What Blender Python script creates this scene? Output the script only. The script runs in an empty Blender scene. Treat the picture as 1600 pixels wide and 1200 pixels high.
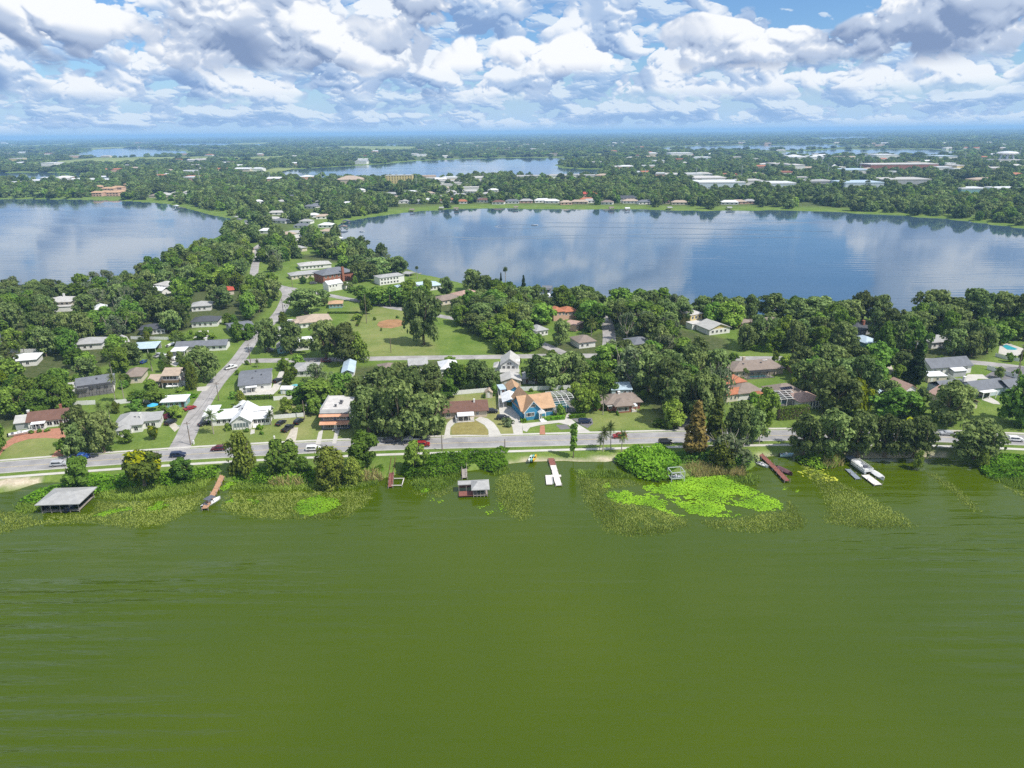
import bpy, bmesh, math, random
import numpy as np
from mathutils import Vector, Matrix, Euler

# ------------------------------------------------------------------ camera, sky, sun, exposure
SC = bpy.context.scene
COL = SC.collection
R = math.radians
CAM_H = 98.0
F_PX = 1101.0                      # focal length in pixels of the 1600 px wide photograph
PITCH = math.atan((600 - 206) / F_PX)
ROLL = R(0.62)
cam_data = bpy.data.cameras.new('camera')
cam = bpy.data.objects.new('camera', cam_data)
COL.objects.link(cam)
cam_data.sensor_fit = 'HORIZONTAL'
cam_data.sensor_width = 36.0
cam_data.lens = 36.0 * F_PX / 1600
cam_data.clip_start = 1.0
cam_data.clip_end = 200000
cam.matrix_world = Matrix.Translation((0, 0, CAM_H)) @ Matrix.Rotation(math.pi / 2 - PITCH, 4, 'X') @ Matrix.Rotation(-ROLL, 4, 'Z')
SC.camera = cam
CAM_M = cam.matrix_world.copy()

SUN_EL = R(54)
SUN_AZ = math.atan2(0.80, -0.42)   # clockwise from +Y: to the right of and behind the camera
SUN_DIR = Vector((math.sin(SUN_AZ) * math.cos(SUN_EL), math.cos(SUN_AZ) * math.cos(SUN_EL), math.sin(SUN_EL)))

def build_world():
    w = bpy.data.worlds.new('World')
    SC.world = w
    w.use_nodes = True
    w.cycles.sampling_method = 'MANUAL'
    w.cycles.sample_map_resolution = 512
    nt = w.node_tree
    N, L = nt.nodes, nt.links
    N.clear()
    def n(t, **k):
        q = N.new(t)
        for a, b in k.items():
            setattr(q, a, b)
        return q
    def math_(op, a, b=None, c=None, clamp=False):
        q = n('ShaderNodeMath', operation=op, use_clamp=clamp)
        for i, v in enumerate((a, b, c)):
            if v is None:
                continue
            if isinstance(v, (int, float)):
                q.inputs[i].default_value = v
            else:
                L.new(v, q.inputs[i])
        return q.outputs[0]
    def ramp(v, a, b):
        q = n('ShaderNodeMapRange', interpolation_type='SMOOTHSTEP')
        L.new(v, q.inputs[0])
        q.inputs[1].default_value = a
        q.inputs[2].default_value = b
        return q.outputs[0]
    def mix(f, a, b):
        q = n('ShaderNodeMix', data_type='RGBA')
        for i, v in ((0, f), (6, a), (7, b)):
            if isinstance(v, (int, float)):
                q.inputs[i].default_value = v
            elif isinstance(v, tuple):
                q.inputs[i].default_value = (*v, 1)
            else:
                L.new(v, q.inputs[i])
        return q.outputs[2]
    sky = n('ShaderNodeTexSky', sky_type='NISHITA', sun_disc=False, sun_elevation=SUN_EL, sun_rotation=SUN_AZ,
            altitude=100, air_density=1.0, dust_density=0.3, ozone_density=3.0)
    tint = n('ShaderNodeMix', data_type='RGBA', blend_type='MULTIPLY')
    tint.inputs[0].default_value = 1
    L.new(sky.outputs[0], tint.inputs[6])
    tint.inputs[7].default_value = (0.72, 0.95, 1.22, 1)
    geo = n('ShaderNodeTexCoord')
    sep = n('ShaderNodeSeparateXYZ')
    L.new(geo.outputs['Generated'], sep.inputs[0])
    x, y, z = sep.outputs
    az = math_('ARCTAN2', x, y)
    el = math_('ARCSINE', z)
    elp = math_('MAXIMUM', el, 0.0)
    def coords(sx, sy, ox, oy):
        c = n('ShaderNodeCombineXYZ')
        L.new(math_('MULTIPLY_ADD', az, sx, ox), c.inputs[0])
        L.new(math_('MULTIPLY_ADD', elp, sy, oy), c.inputs[1])
        return c.outputs[0]
    def noise(vec, detail, rough=0.55, kind='FBM', dist=0.0):
        t = n('ShaderNodeTexNoise', noise_dimensions='2D', noise_type=kind, normalize=(kind == 'FBM'))
        t.inputs['Scale'].default_value = 1.0
        t.inputs['Detail'].default_value = detail
        t.inputs['Roughness'].default_value = rough
        t.inputs['Lacunarity'].default_value = 2.15
        t.inputs['Distortion'].default_value = dist
        if kind == 'RIDGED_MULTIFRACTAL':
            t.inputs['Offset'].default_value = 1.0
            t.inputs['Gain'].default_value = 1.2
        L.new(vec, t.inputs['Vector'])
        return t.outputs[0]
    def bank(s, v, ox, oy, cover, soft, det, up, rag):
        """one bank of cumulus: coverage, broad light from above, fine relief"""
        big = noise(coords(s, s * v, ox, oy), 1.2)
        above = noise(coords(s, s * v, ox + up * 0.3, oy + up), 0.6)
        bil = noise(coords(s * 2.6, s * v * 2.6, ox + 5.1, oy + 1.7), det, 0.60, 'RIDGED_MULTIFRACTAL')
        bil2 = noise(coords(s * 2.6, s * v * 2.6, ox + 5.1 + 0.05, oy + 1.7 + 0.13), det - 1.0, 0.60, 'RIDGED_MULTIFRACTAL')
        d = math_('SUBTRACT', big, math_('MULTIPLY', bil, rag))
        cov = ramp(math_('ADD', d, cover), 0.42, 0.42 + soft)
        broad = math_('SUBTRACT', big, above)
        fine = math_('SUBTRACT', bil2, bil)
        light = math_('MULTIPLY_ADD', broad, 2.3, math_('MULTIPLY', fine, 0.34))
        return d, cov, light
    # the sky breaks open towards the upper right and, seen steeper, everywhere a little more
    def spot(a0, e0, ra, re):
        q = math_('ADD', math_('POWER', math_('ABSOLUTE', math_('DIVIDE', math_('SUBTRACT', az, a0), ra)), 2.0),
                  math_('POWER', math_('ABSOLUTE', math_('DIVIDE', math_('SUBTRACT', elp, e0), re)), 2.0))
        return math_('SUBTRACT', 1.0, ramp(q, 0.0, 1.0))
    gap = math_('ADD', spot(0.36, 0.19, 0.15, 0.10), math_('MULTIPLY', spot(0.72, 0.20, 0.16, 0.10), 0.7))
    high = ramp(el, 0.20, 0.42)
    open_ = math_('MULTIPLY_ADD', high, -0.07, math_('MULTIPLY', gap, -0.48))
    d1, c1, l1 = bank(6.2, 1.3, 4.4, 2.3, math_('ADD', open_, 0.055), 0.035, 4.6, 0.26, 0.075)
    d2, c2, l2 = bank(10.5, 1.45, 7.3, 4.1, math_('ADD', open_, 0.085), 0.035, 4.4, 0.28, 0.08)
    d3, c3, l3 = bank(19.0, 2.3, 3.3, 8.4, math_('MULTIPLY_ADD', gap, -0.40, 0.11), 0.06, 3.4, 0.34, 0.09)
    c1 = math_('MULTIPLY', c1, ramp(el, 0.062, 0.085))
    c2 = math_('MULTIPLY', c2, ramp(el, 0.030, 0.055))
    c3 = math_('MULTIPLY', c3, ramp(el, 0.0, 0.014))
    low = math_('SUBTRACT', 1.0, ramp(el, 0.0, 0.09))                      # the farther (lower) a bank, the bluer and softer
    def shade(l, dark, mid, bright):
        a = mix(ramp(l, -0.40, 0.0), dark, mid)
        return mix(ramp(l, -0.02, 0.34), a, bright)
    col1 = shade(l1, (2.2, 3.1, 5.0), (4.9, 5.8, 7.4), (9.2, 9.4, 9.7))
    col2 = shade(l2, (2.2, 3.5, 6.0), (4.3, 5.6, 7.7), (8.6, 9.0, 9.5))
    col3 = shade(l3, (2.7, 4.3, 7.0), (3.9, 5.4, 7.8), (6.9, 7.9, 9.0))
    hz = mix(low, tint.outputs[2], (4.4, 6.2, 8.4))
    base = mix(math_('MULTIPLY', c3, 0.85), hz, col3)
    base = mix(math_('MULTIPLY', c2, 0.96), base, col2)
    out = mix(c1, base, col1)
    bg = n('ShaderNodeBackground')
    L.new(out, bg.inputs[0])
    bg.inputs[1].default_value = 0.082
    o = n('ShaderNodeOutputWorld')
    L.new(bg.outputs[0], o.inputs[0])

build_world()

sun_data = bpy.data.lights.new('sun', 'SUN')
sun_data.energy = 4.2
sun_data.angle = R(0.53)
sun_data.color = (1.0, 0.95, 0.87)
sun = bpy.data.objects.new('sun', sun_data)
COL.objects.link(sun)
sun.rotation_euler = SUN_DIR.to_track_quat('Z', 'Y').to_euler()
sun.location = (0, 0, 400)

SC.view_settings.view_transform = 'Standard'
SC.view_settings.look = 'None'
SC.view_settings.exposure = 0.38
SC.view_settings.gamma = 1.0
SC.view_settings.use_curve_mapping = False
SC.cycles.max_bounces = 6
SC.cycles.diffuse_bounces = 3
SC.cycles.glossy_bounces = 3
SC.cycles.transmission_bounces = 4
SC.cycles.transparent_max_bounces = 8
SC.cycles.volume_bounces = 1
SC.cycles.caustics_reflective = False
SC.cycles.caustics_refractive = False
SC.cycles.use_denoising = False

# ------------------------------------------------------------------ helpers
rng = random.Random(7)
nrs = np.random.RandomState(11)
GZ = 1.2                                           # height of the land above the lakes

def pix(px, py, z=GZ):
    """a pixel of the 1600x1200 photograph -> the point where its ray meets height z"""
    d = CAM_M.to_3x3() @ Vector((px - 800, 600 - py, -F_PX))
    t = (z - CAM_H) / d.z
    return Vector((d.x * t, d.y * t, z))

def scale_at(p):
    """photo pixels per metre across the view at point p"""
    v = CAM_M.inverted() @ Vector(p)
    return F_PX / -v.z

def to_px(p):
    v = CAM_M.inverted() @ Vector(p)
    return (800 + F_PX * v.x / -v.z, 600 - F_PX * v.y / -v.z)

def tall(px, ytop, ybase, z=GZ):
    """height of a thing standing at (px, ybase) whose top shows at ytop"""
    p = pix(px, ybase, z)
    lo, hi = 0.0, 90.0
    for _ in range(40):
        m = (lo + hi) / 2
        if to_px((p.x, p.y, p.z + m))[1] > ytop:
            lo = m
        else:
            hi = m
    return lo

def alb(r, g, b):
    """a colour as it shows sunlit in the photograph (0-255) -> base colour"""
    f = lambda c: (c / 255 / 12.92) if c / 255 < 0.04045 else ((c / 255 + 0.055) / 1.055) ** 2.4
    return tuple(min(0.85, f(c) / 1.35) for c in (r, g, b))

MATS = {}
def material(name, col, rough=0.8, spec=0.3, var=0.15, scale=0.5, bump=0.0, metal=0.0, col2=None, stripes=None, rnd=0.0):
    """procedural material: base colour broken up by two scales of noise"""
    if name in MATS:
        return MATS[name]
    m = bpy.data.materials.new(name)
    m.use_nodes = True
    nt = m.node_tree
    N, L = nt.nodes, nt.links
    b = N['Principled BSDF']
    b.inputs['Roughness'].default_value = rough
    b.inputs['Specular IOR Level'].default_value = spec
    b.inputs['Metallic'].default_value = metal
    tc = N.new('ShaderNodeTexCoord')
    geo = N.new('ShaderNodeNewGeometry')
    nz = N.new('ShaderNodeTexNoise')
    nz.inputs['Scale'].default_value = scale
    nz.inputs['Detail'].default_value = 4
    nz.inputs['Roughness'].default_value = 0.65
    L.new(geo.outputs['Position'], nz.inputs['Vector'])
    mx = N.new('ShaderNodeMix')
    mx.data_type = 'RGBA'
    mr = N.new('ShaderNodeMapRange')
    mr.inputs[1].default_value = 0.3
    mr.inputs[2].default_value = 0.7
    L.new(nz.outputs[0], mr.inputs[0])
    L.new(mr.outputs[0], mx.inputs[0])
    c2 = col2 if col2 else tuple(c * (1 - var) for c in col)
    c1 = col if col2 else tuple(min(0.9, c * (1 + var)) for c in col)
    mx.inputs[6].default_value = (*c2, 1)
    mx.inputs[7].default_value = (*c1, 1)
    out = mx.outputs[2]
    if stripes:                                    # seams or courses: (axis, pitch, depth)
        sp = N.new('ShaderNodeSeparateXYZ')
        L.new(tc.outputs['Object'], sp.inputs[0])
        w = N.new('ShaderNodeMath'); w.operation = 'MULTIPLY'
        L.new(sp.outputs[stripes[0]], w.inputs[0]); w.inputs[1].default_value = 1 / stripes[1]
        fr = N.new('ShaderNodeMath'); fr.operation = 'FRACT'
        L.new(w.outputs[0], fr.inputs[0])
        gt = N.new('ShaderNodeMath'); gt.operation = 'LESS_THAN'
        L.new(fr.outputs[0], gt.inputs[0]); gt.inputs[1].default_value = 0.18
        s = N.new('ShaderNodeMix'); s.data_type = 'RGBA'; s.blend_type = 'MULTIPLY'
        k = N.new('ShaderNodeMath'); k.operation = 'MULTIPLY'
        L.new(gt.outputs[0], k.inputs[0]); k.inputs[1].default_value = stripes[2]
        L.new(k.outputs[0], s.inputs[0]); L.new(out, s.inputs[6]); s.inputs[7].default_value = (0.3, 0.3, 0.3, 1)
        out = s.outputs[2]
    if rnd:
        oi = N.new('ShaderNodeObjectInfo')
        hs = N.new('ShaderNodeHueSaturation')
        vr = N.new('ShaderNodeMapRange')
        vr.inputs[3].default_value = 1 - rnd; vr.inputs[4].default_value = 1 + rnd
        L.new(oi.outputs['Random'], vr.inputs[0]); L.new(vr.outputs[0], hs.inputs['Value'])
        L.new(out, hs.inputs['Color'])
        out = hs.outputs[0]
    L.new(out, b.inputs['Base Color'])
    if bump:
        bp = N.new('ShaderNodeBump')
        bp.inputs['Strength'].default_value = bump
        bp.inputs['Distance'].default_value = 0.1
        L.new(nz.outputs[0], bp.inputs['Height'])
        L.new(bp.outputs[0], b.inputs['Normal'])
    MATS[name] = m
    return m

def tag(o, label=None, cat=None, group=None, kind=None):
    for k, v in (('label', label), ('category', cat), ('group', group), ('kind', kind)):
        if v:
            o[k] = v
    return o

def empty(name, loc, rz=0.0, label=None, cat=None, group=None):
    o = bpy.data.objects.new(name, None)
    o.empty_display_size = 0.5
    COL.objects.link(o)
    o.location = loc
    o.rotation_euler = (0, 0, rz)
    return tag(o, label, cat, group)

def link(name, me, parent=None, loc=None, rz=None):
    o = bpy.data.objects.new(name, me)
    COL.objects.link(o)
    if parent is not None:
        o.parent = parent
    if loc is not None:
        o.location = loc
    if rz is not None:
        o.rotation_euler = (0, 0, rz)
    return o

class MB:
    """collects faces for one mesh"""
    def __init__(self):
        self.v, self.f = [], []
    def add(self, verts, faces):
        k = len(self.v)
        self.v += [tuple(p) for p in verts]
        self.f += [tuple(i + k for i in q) for q in faces]
        return self
    def box(self, x0, x1, y0, y1, z0, z1):
        return self.add([(x0, y0, z0), (x1, y0, z0), (x1, y1, z0), (x0, y1, z0), (x0, y0, z1), (x1, y0, z1), (x1, y1, z1), (x0, y1, z1)],
                        [(3, 2, 1, 0), (4, 5, 6, 7), (0, 1, 5, 4), (1, 2, 6, 5), (2, 3, 7, 6), (3, 0, 4, 7)])
    def prism(self, pts, y0, y1):
        """polygon of (x, z) drawn out along y"""
        n = len(pts)
        vs = [(x, y0, z) for x, z in pts] + [(x, y1, z) for x, z in pts]
        fs = [tuple(range(n)), tuple(range(2 * n - 1, n - 1, -1))] + [((i + 1) % n, i, i + n, (i + 1) % n + n) for i in range(n)]
        return self.add(vs, fs)
    def prism_x(self, pts, x0, x1):
        """polygon of (y, z) drawn out along x"""
        n = len(pts)
        vs = [(x0, y, z) for y, z in pts] + [(x1, y, z) for y, z in pts]
        fs = [tuple(range(n - 1, -1, -1)), tuple(range(n, 2 * n))] + [(i, (i + 1) % n, (i + 1) % n + n, i + n) for i in range(n)]
        return self.add(vs, fs)
    def slab(self, pts, z0, z1):
        """polygon of (x, y) drawn up"""
        n = len(pts)
        vs = [(x, y, z0) for x, y in pts] + [(x, y, z1) for x, y in pts]
        fs = [tuple(range(n - 1, -1, -1)), tuple(range(n, 2 * n))] + [(i, (i + 1) % n, (i + 1) % n + n, i + n) for i in range(n)]
        return self.add(vs, fs)
    def bar(self, a, b, r, n=6, r2=None):
        a, b = Vector(a), Vector(b)
        d = (b - a).normalized()
        u = d.orthogonal().normalized()
        w = d.cross(u)
        r2 = r if r2 is None else r2
        vs = []
        for c, rr in ((a, r), (b, r2)):
            for i in range(n):
                t = 2 * math.pi * i / n
                vs.append(c + u * (math.cos(t) * rr) + w * (math.sin(t) * rr))
        fs = [tuple(range(n - 1, -1, -1)), tuple(range(n, 2 * n))] + [(i, (i + 1) % n, (i + 1) % n + n, i + n) for i in range(n)]
        return self.add(vs, fs)
    def beam(self, a, b, w, h):
        """square beam from a to b, top face at the given heights"""
        a, b = Vector(a), Vector(b)
        d = (b - a); s = Vector((d.y, -d.x, 0))
        s = s.normalized() * (w / 2) if s.length > 1e-6 else Vector((w / 2, 0, 0))
        dn = Vector((0, 0, -h))
        if abs(d.x) + abs(d.y) < 1e-6:
            return self.box(a.x - w / 2, a.x + w / 2, a.y - w / 2, a.y + w / 2, min(a.z, b.z), max(a.z, b.z))
        vs = [a - s + dn, a + s + dn, b + s + dn, b - s + dn, a - s, a + s, b + s, b - s]
        return self.add(vs, [(3, 2, 1, 0), (4, 5, 6, 7), (0, 1, 5, 4), (1, 2, 6, 5), (2, 3, 7, 6), (3, 0, 4, 7)])
    def mesh(self, name, mat, smooth=False):
        me = bpy.data.meshes.new(name)
        me.from_pydata(self.v, [], self.f)
        if mat:
            me.materials.append(mat)
        bm = bmesh.new(); bm.from_mesh(me)
        bmesh.ops.recalc_face_normals(bm, faces=bm.faces)
        bm.to_mesh(me); bm.free()
        if smooth:
            me.polygons.foreach_set('use_smooth', [True] * len(me.polygons))
        me.update()
        return me
    def build(self, name, mat, parent=None, loc=None, rz=None, smooth=False):
        return link(name, self.mesh(name, mat, smooth), parent, loc, rz)

def np_mesh(name, verts, quads, mat=None, attr=None):
    """a mesh from numpy arrays; quads (n,4) or triangles (n,3)"""
    me = bpy.data.meshes.new(name)
    verts = np.asarray(verts, dtype=np.float32)
    quads = np.asarray(quads, dtype=np.int32)
    k = quads.shape[1]
    me.vertices.add(len(verts))
    me.vertices.foreach_set('co', verts.ravel())
    me.loops.add(quads.size)
    me.loops.foreach_set('vertex_index', quads.ravel())
    me.polygons.add(len(quads))
    me.polygons.foreach_set('loop_start', np.arange(0, quads.size, k, dtype=np.int32))
    me.update(calc_edges=True)
    if mat:
        me.materials.append(mat)
    for nm, (dom, typ, dat) in (attr or {}).items():
        a = me.attributes.new(nm, typ, dom)
        if typ == 'FLOAT':
            a.data.foreach_set('value', np.asarray(dat, dtype=np.float32).ravel())
        else:
            a.data.foreach_set('color', np.asarray(dat, dtype=np.float32).ravel())
    me.validate()
    return me

def smoothstep(a, b, x):
    t = np.clip((x - a) / (b - a), 0, 1)
    return t * t * (3 - 2 * t)

def inside(poly, P):
    """points P (n,2) inside polygon?"""
    x, y = P[:, 0], P[:, 1]
    r = np.zeros(len(P), bool)
    n = len(poly)
    for i in range(n):
        x0, y0 = poly[i]; x1, y1 = poly[(i + 1) % n]
        if y0 == y1:
            continue
        c = ((y0 > y) != (y1 > y)) & (x < (x1 - x0) * (y - y0) / (y1 - y0) + x0)
        r ^= c
    return r

def dist_poly(poly, P, closed=True):
    d = np.full(len(P), 1e9)
    n = len(poly)
    for i in range(n if closed else n - 1):
        a = np.array(poly[i]); b = np.array(poly[(i + 1) % n])
        ab = b - a
        t = np.clip(((P - a) @ ab) / max(ab @ ab, 1e-9), 0, 1)
        d = np.minimum(d, np.linalg.norm(P - (a + t[:, None] * ab), axis=1))
    return d

def wpoly(pts, z=GZ):
    return [tuple(pix(x, y, z)[:2]) for x, y in pts]

def dense(pts, step=6.0, wob=0.0, closed=True, seed=3):
    """a polyline cut into short pieces with a little natural wobble"""
    r = random.Random(seed)
    out = []
    n = len(pts)
    for i in range(n if closed else n - 1):
        a = Vector(pts[i]); b = Vector(pts[(i + 1) % n])
        k = max(1, int((b - a).length / step))
        nrm = Vector((-(b - a).y, (b - a).x))
        nrm = nrm.normalized() if nrm.length > 0 else nrm
        for j in range(k):
            p = a.lerp(b, j / k)
            if 0 < j:
                p += nrm * r.uniform(-wob, wob)
            out.append((p.x, p.y))
    if not closed:
        out.append(tuple(pts[-1]))
    return out

# ------------------------------------------------------------------ lakes, land, roads
NEAR_SHORE = [(-700, 830), (-300, 795), (-60, 772), (0, 767), (22, 764), (58, 752), (130, 750), (200, 757), (260, 748), (300, 744), (335, 740), (362, 750),
              (430, 750), (480, 751), (560, 753), (596, 745), (622, 737), (680, 738), (722, 734), (745, 731), (788, 722.5), (822, 718.5), (860, 717.5),
              (905, 718.5), (945, 719), (968, 714), (985, 728), (1030, 742), (1062, 743), (1092, 737), (1130, 737), (1165, 732), (1180, 717), (1190, 711),
              (1240, 709), (1292, 711), (1320, 711.5), (1370, 713), (1440, 712), (1470, 711.5), (1503, 717), (1532, 726), (1562, 738), (1610, 745), (1900, 765), (2300, 800)]
near_lake = wpoly(NEAR_SHORE, 0.0) + [(900, 20), (900, -400), (-900, -400), (-900, 20)]
BIG = [(521, 355), (540, 345), (600, 336), (640, 331), (700, 327), (760, 325), (830, 326), (900, 327), (1000, 327), (1100, 329), (1200, 328.5), (1300, 331), (1400, 336),
       (1500, 344), (1600, 357), (1800, 385), (2200, 430), (2200, 520), (1800, 500), (1600, 497), (1520, 500), (1440, 499), (1400, 496), (1330, 497), (1240, 495), (1190, 494), (1120, 489),
       (1090, 487), (1050, 481), (1015, 473), (960, 467), (900, 467), (870, 463), (830, 459), (790, 455), (735, 449), (690, 437), (655, 430), (640, 424), (612, 410), (575, 396), (538, 388), (524, 371)]
LEFT = [(-500, 330), (-200, 318), (0, 311), (60, 311), (130, 312), (200, 314), (262, 318), (300, 327), (330, 335), (362, 341), (373, 350), (360, 359), (350, 366), (338, 377),
        (300, 398), (222, 427), (150, 447), (60, 461), (0, 457), (-200, 452), (-500, 450)]
UPPER = [(382, 274), (420, 268), (465, 264), (540, 260), (600, 256), (640, 252), (720, 248.5), (800, 246.5), (890, 247), (945, 247.5), (942, 250), (885, 253), (868, 258), (876, 262), (900, 264),
         (945, 264), (940, 270), (925, 277), (880, 279.5), (800, 277), (700, 281), (600, 283), (520, 281.5), (450, 279.5), (400, 277)]
FAR_LAKES = [[(118, 238), (160, 232.5), (220, 231), (287, 236), (296, 241), (200, 246), (130, 245)],
             [(-150, 274), (0, 270), (80, 269.5), (142, 272), (132, 277), (60, 284), (0, 284), (-150, 290)],
             [(1205, 239), (1300, 233.5), (1450, 233), (1508, 236.5), (1495, 243), (1350, 245), (1230, 243.5)],
             [(1005, 231), (1100, 227.5), (1290, 225), (1345, 228), (1250, 234), (1100, 236)],
             [(1240, 216.5), (1300, 213.5), (1378, 213), (1380, 216.5), (1300, 219.5)],
             [(220, 227), (300, 223.5), (425, 224), (405, 228.5), (280, 229.5)],
             [(-40, 219.5), (60, 217.5), (70, 219.5), (0, 221)],
             [(560, 226), (650, 223.5), (700, 225), (620, 228)]]
big_lake, left_lake, upper_lake = wpoly(BIG, 0), wpoly(LEFT, 0), wpoly(UPPER, 0)
far_lakes = [wpoly(q, 0) for q in FAR_LAKES]
near_lake_d = dense(near_lake, 4, 0.5, seed=1)
big_lake_d = dense(big_lake, 12, 1.6, seed=2)
left_lake_d = dense(left_lake, 14, 1.6, seed=4)
upper_lake_d = dense(upper_lake, 60, 4, seed=5)
LAKES = [near_lake_d, big_lake_d, left_lake_d, upper_lake_d] + far_lakes

def lake_sd(P):
    """distance to the nearest shore, negative over water"""
    sd = np.full(len(P), 1e9)
    for L_ in LAKES:
        a = np.array(L_)
        lo, hi = a.min(0) - 60, a.max(0) + 60
        k = np.where((P[:, 0] > lo[0]) & (P[:, 0] < hi[0]) & (P[:, 1] > lo[1]) & (P[:, 1] < hi[1]))[0]
        if len(k) == 0:
            continue
        d = dist_poly(L_, P[k])
        s = inside(L_, P[k])
        cur = sd[k]
        sd[k] = np.where(s, -d, np.where(cur < 0, cur, np.minimum(cur, d)))
    return sd

FIELDS = [[(82, 252), (150, 247), (240, 245.5), (310, 245), (372, 245), (372, 249), (300, 251), (160, 256), (95, 257.5)],
          [(360, 247), (450, 243), (452, 248), (400, 250.5), (362, 251)],
          [(468, 232), (540, 228), (655, 229), (645, 235), (580, 236.5), (540, 232), (480, 233)],
          [(375, 275), (430, 262), (465, 262.5), (440, 268), (395, 277)],
          [(95, 232.5), (215, 228.5), (220, 230), (110, 235)],
          [(1300, 262), (1360, 259), (1362, 263), (1312, 265.5)],
          [(360, 224), (460, 221), (470, 222.5), (380, 226)],
          [(700, 223), (820, 219.5), (830, 221.5), (720, 226)], [(1080, 222), (1180, 219), (1190, 221), (1100, 224.5)], [(20, 228), (120, 224), (125, 226.5), (30, 231)], [(1420, 224), (1540, 220), (1550, 223), (1440, 227)], [(560, 239), (640, 236), (650, 239), (575, 242.5)], [(930, 240), (990, 237.5), (1000, 240), (940, 243)]]
fields = [wpoly(q) for q in FIELDS]

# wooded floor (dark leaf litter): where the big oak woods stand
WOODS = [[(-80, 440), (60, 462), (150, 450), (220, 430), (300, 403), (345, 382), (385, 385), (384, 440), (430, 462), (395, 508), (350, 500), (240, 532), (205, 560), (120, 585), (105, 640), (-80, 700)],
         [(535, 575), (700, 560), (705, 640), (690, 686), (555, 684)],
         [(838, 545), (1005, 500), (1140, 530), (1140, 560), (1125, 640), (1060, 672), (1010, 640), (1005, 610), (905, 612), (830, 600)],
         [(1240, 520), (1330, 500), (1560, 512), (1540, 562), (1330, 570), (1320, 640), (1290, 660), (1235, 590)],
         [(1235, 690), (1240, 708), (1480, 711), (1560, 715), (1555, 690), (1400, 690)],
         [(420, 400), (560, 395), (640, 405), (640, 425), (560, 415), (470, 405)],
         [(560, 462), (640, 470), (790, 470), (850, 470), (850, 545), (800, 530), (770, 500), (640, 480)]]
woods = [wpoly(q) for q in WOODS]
SANDS = [([(-60, 776), (0, 764), (62, 756), (66, 748), (30, 748), (-60, 758)], 1.0),
         ([(782, 724), (820, 716.6), (862, 716), (905, 717.2), (945, 714.5), (964, 713), (962, 719), (905, 722), (820, 723)], 1.0),
         ([(1325, 708.5), (1480, 708.5), (1480, 716), (1325, 716)], 0.7), ([(1180, 708), (1330, 708), (1330, 716), (1180, 716)], 0.5)]
DRYS = [([(440, 590), (500, 640), (490, 690), (440, 690), (430, 660)], 0.6), ([(905, 640), (1055, 640), (1058, 668), (920, 672)], 0.3), ([(690, 620), (770, 610), (815, 660), (810, 685), (690, 690)], 0.65),
        ([(0, 672), (95, 672), (95, 716), (0, 720)], 0.4), ([(300, 655), (560, 655), (560, 705), (300, 705)], 0.25), ([(545, 480), (650, 480), (690, 557), (545, 557)], 0.35)]

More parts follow.
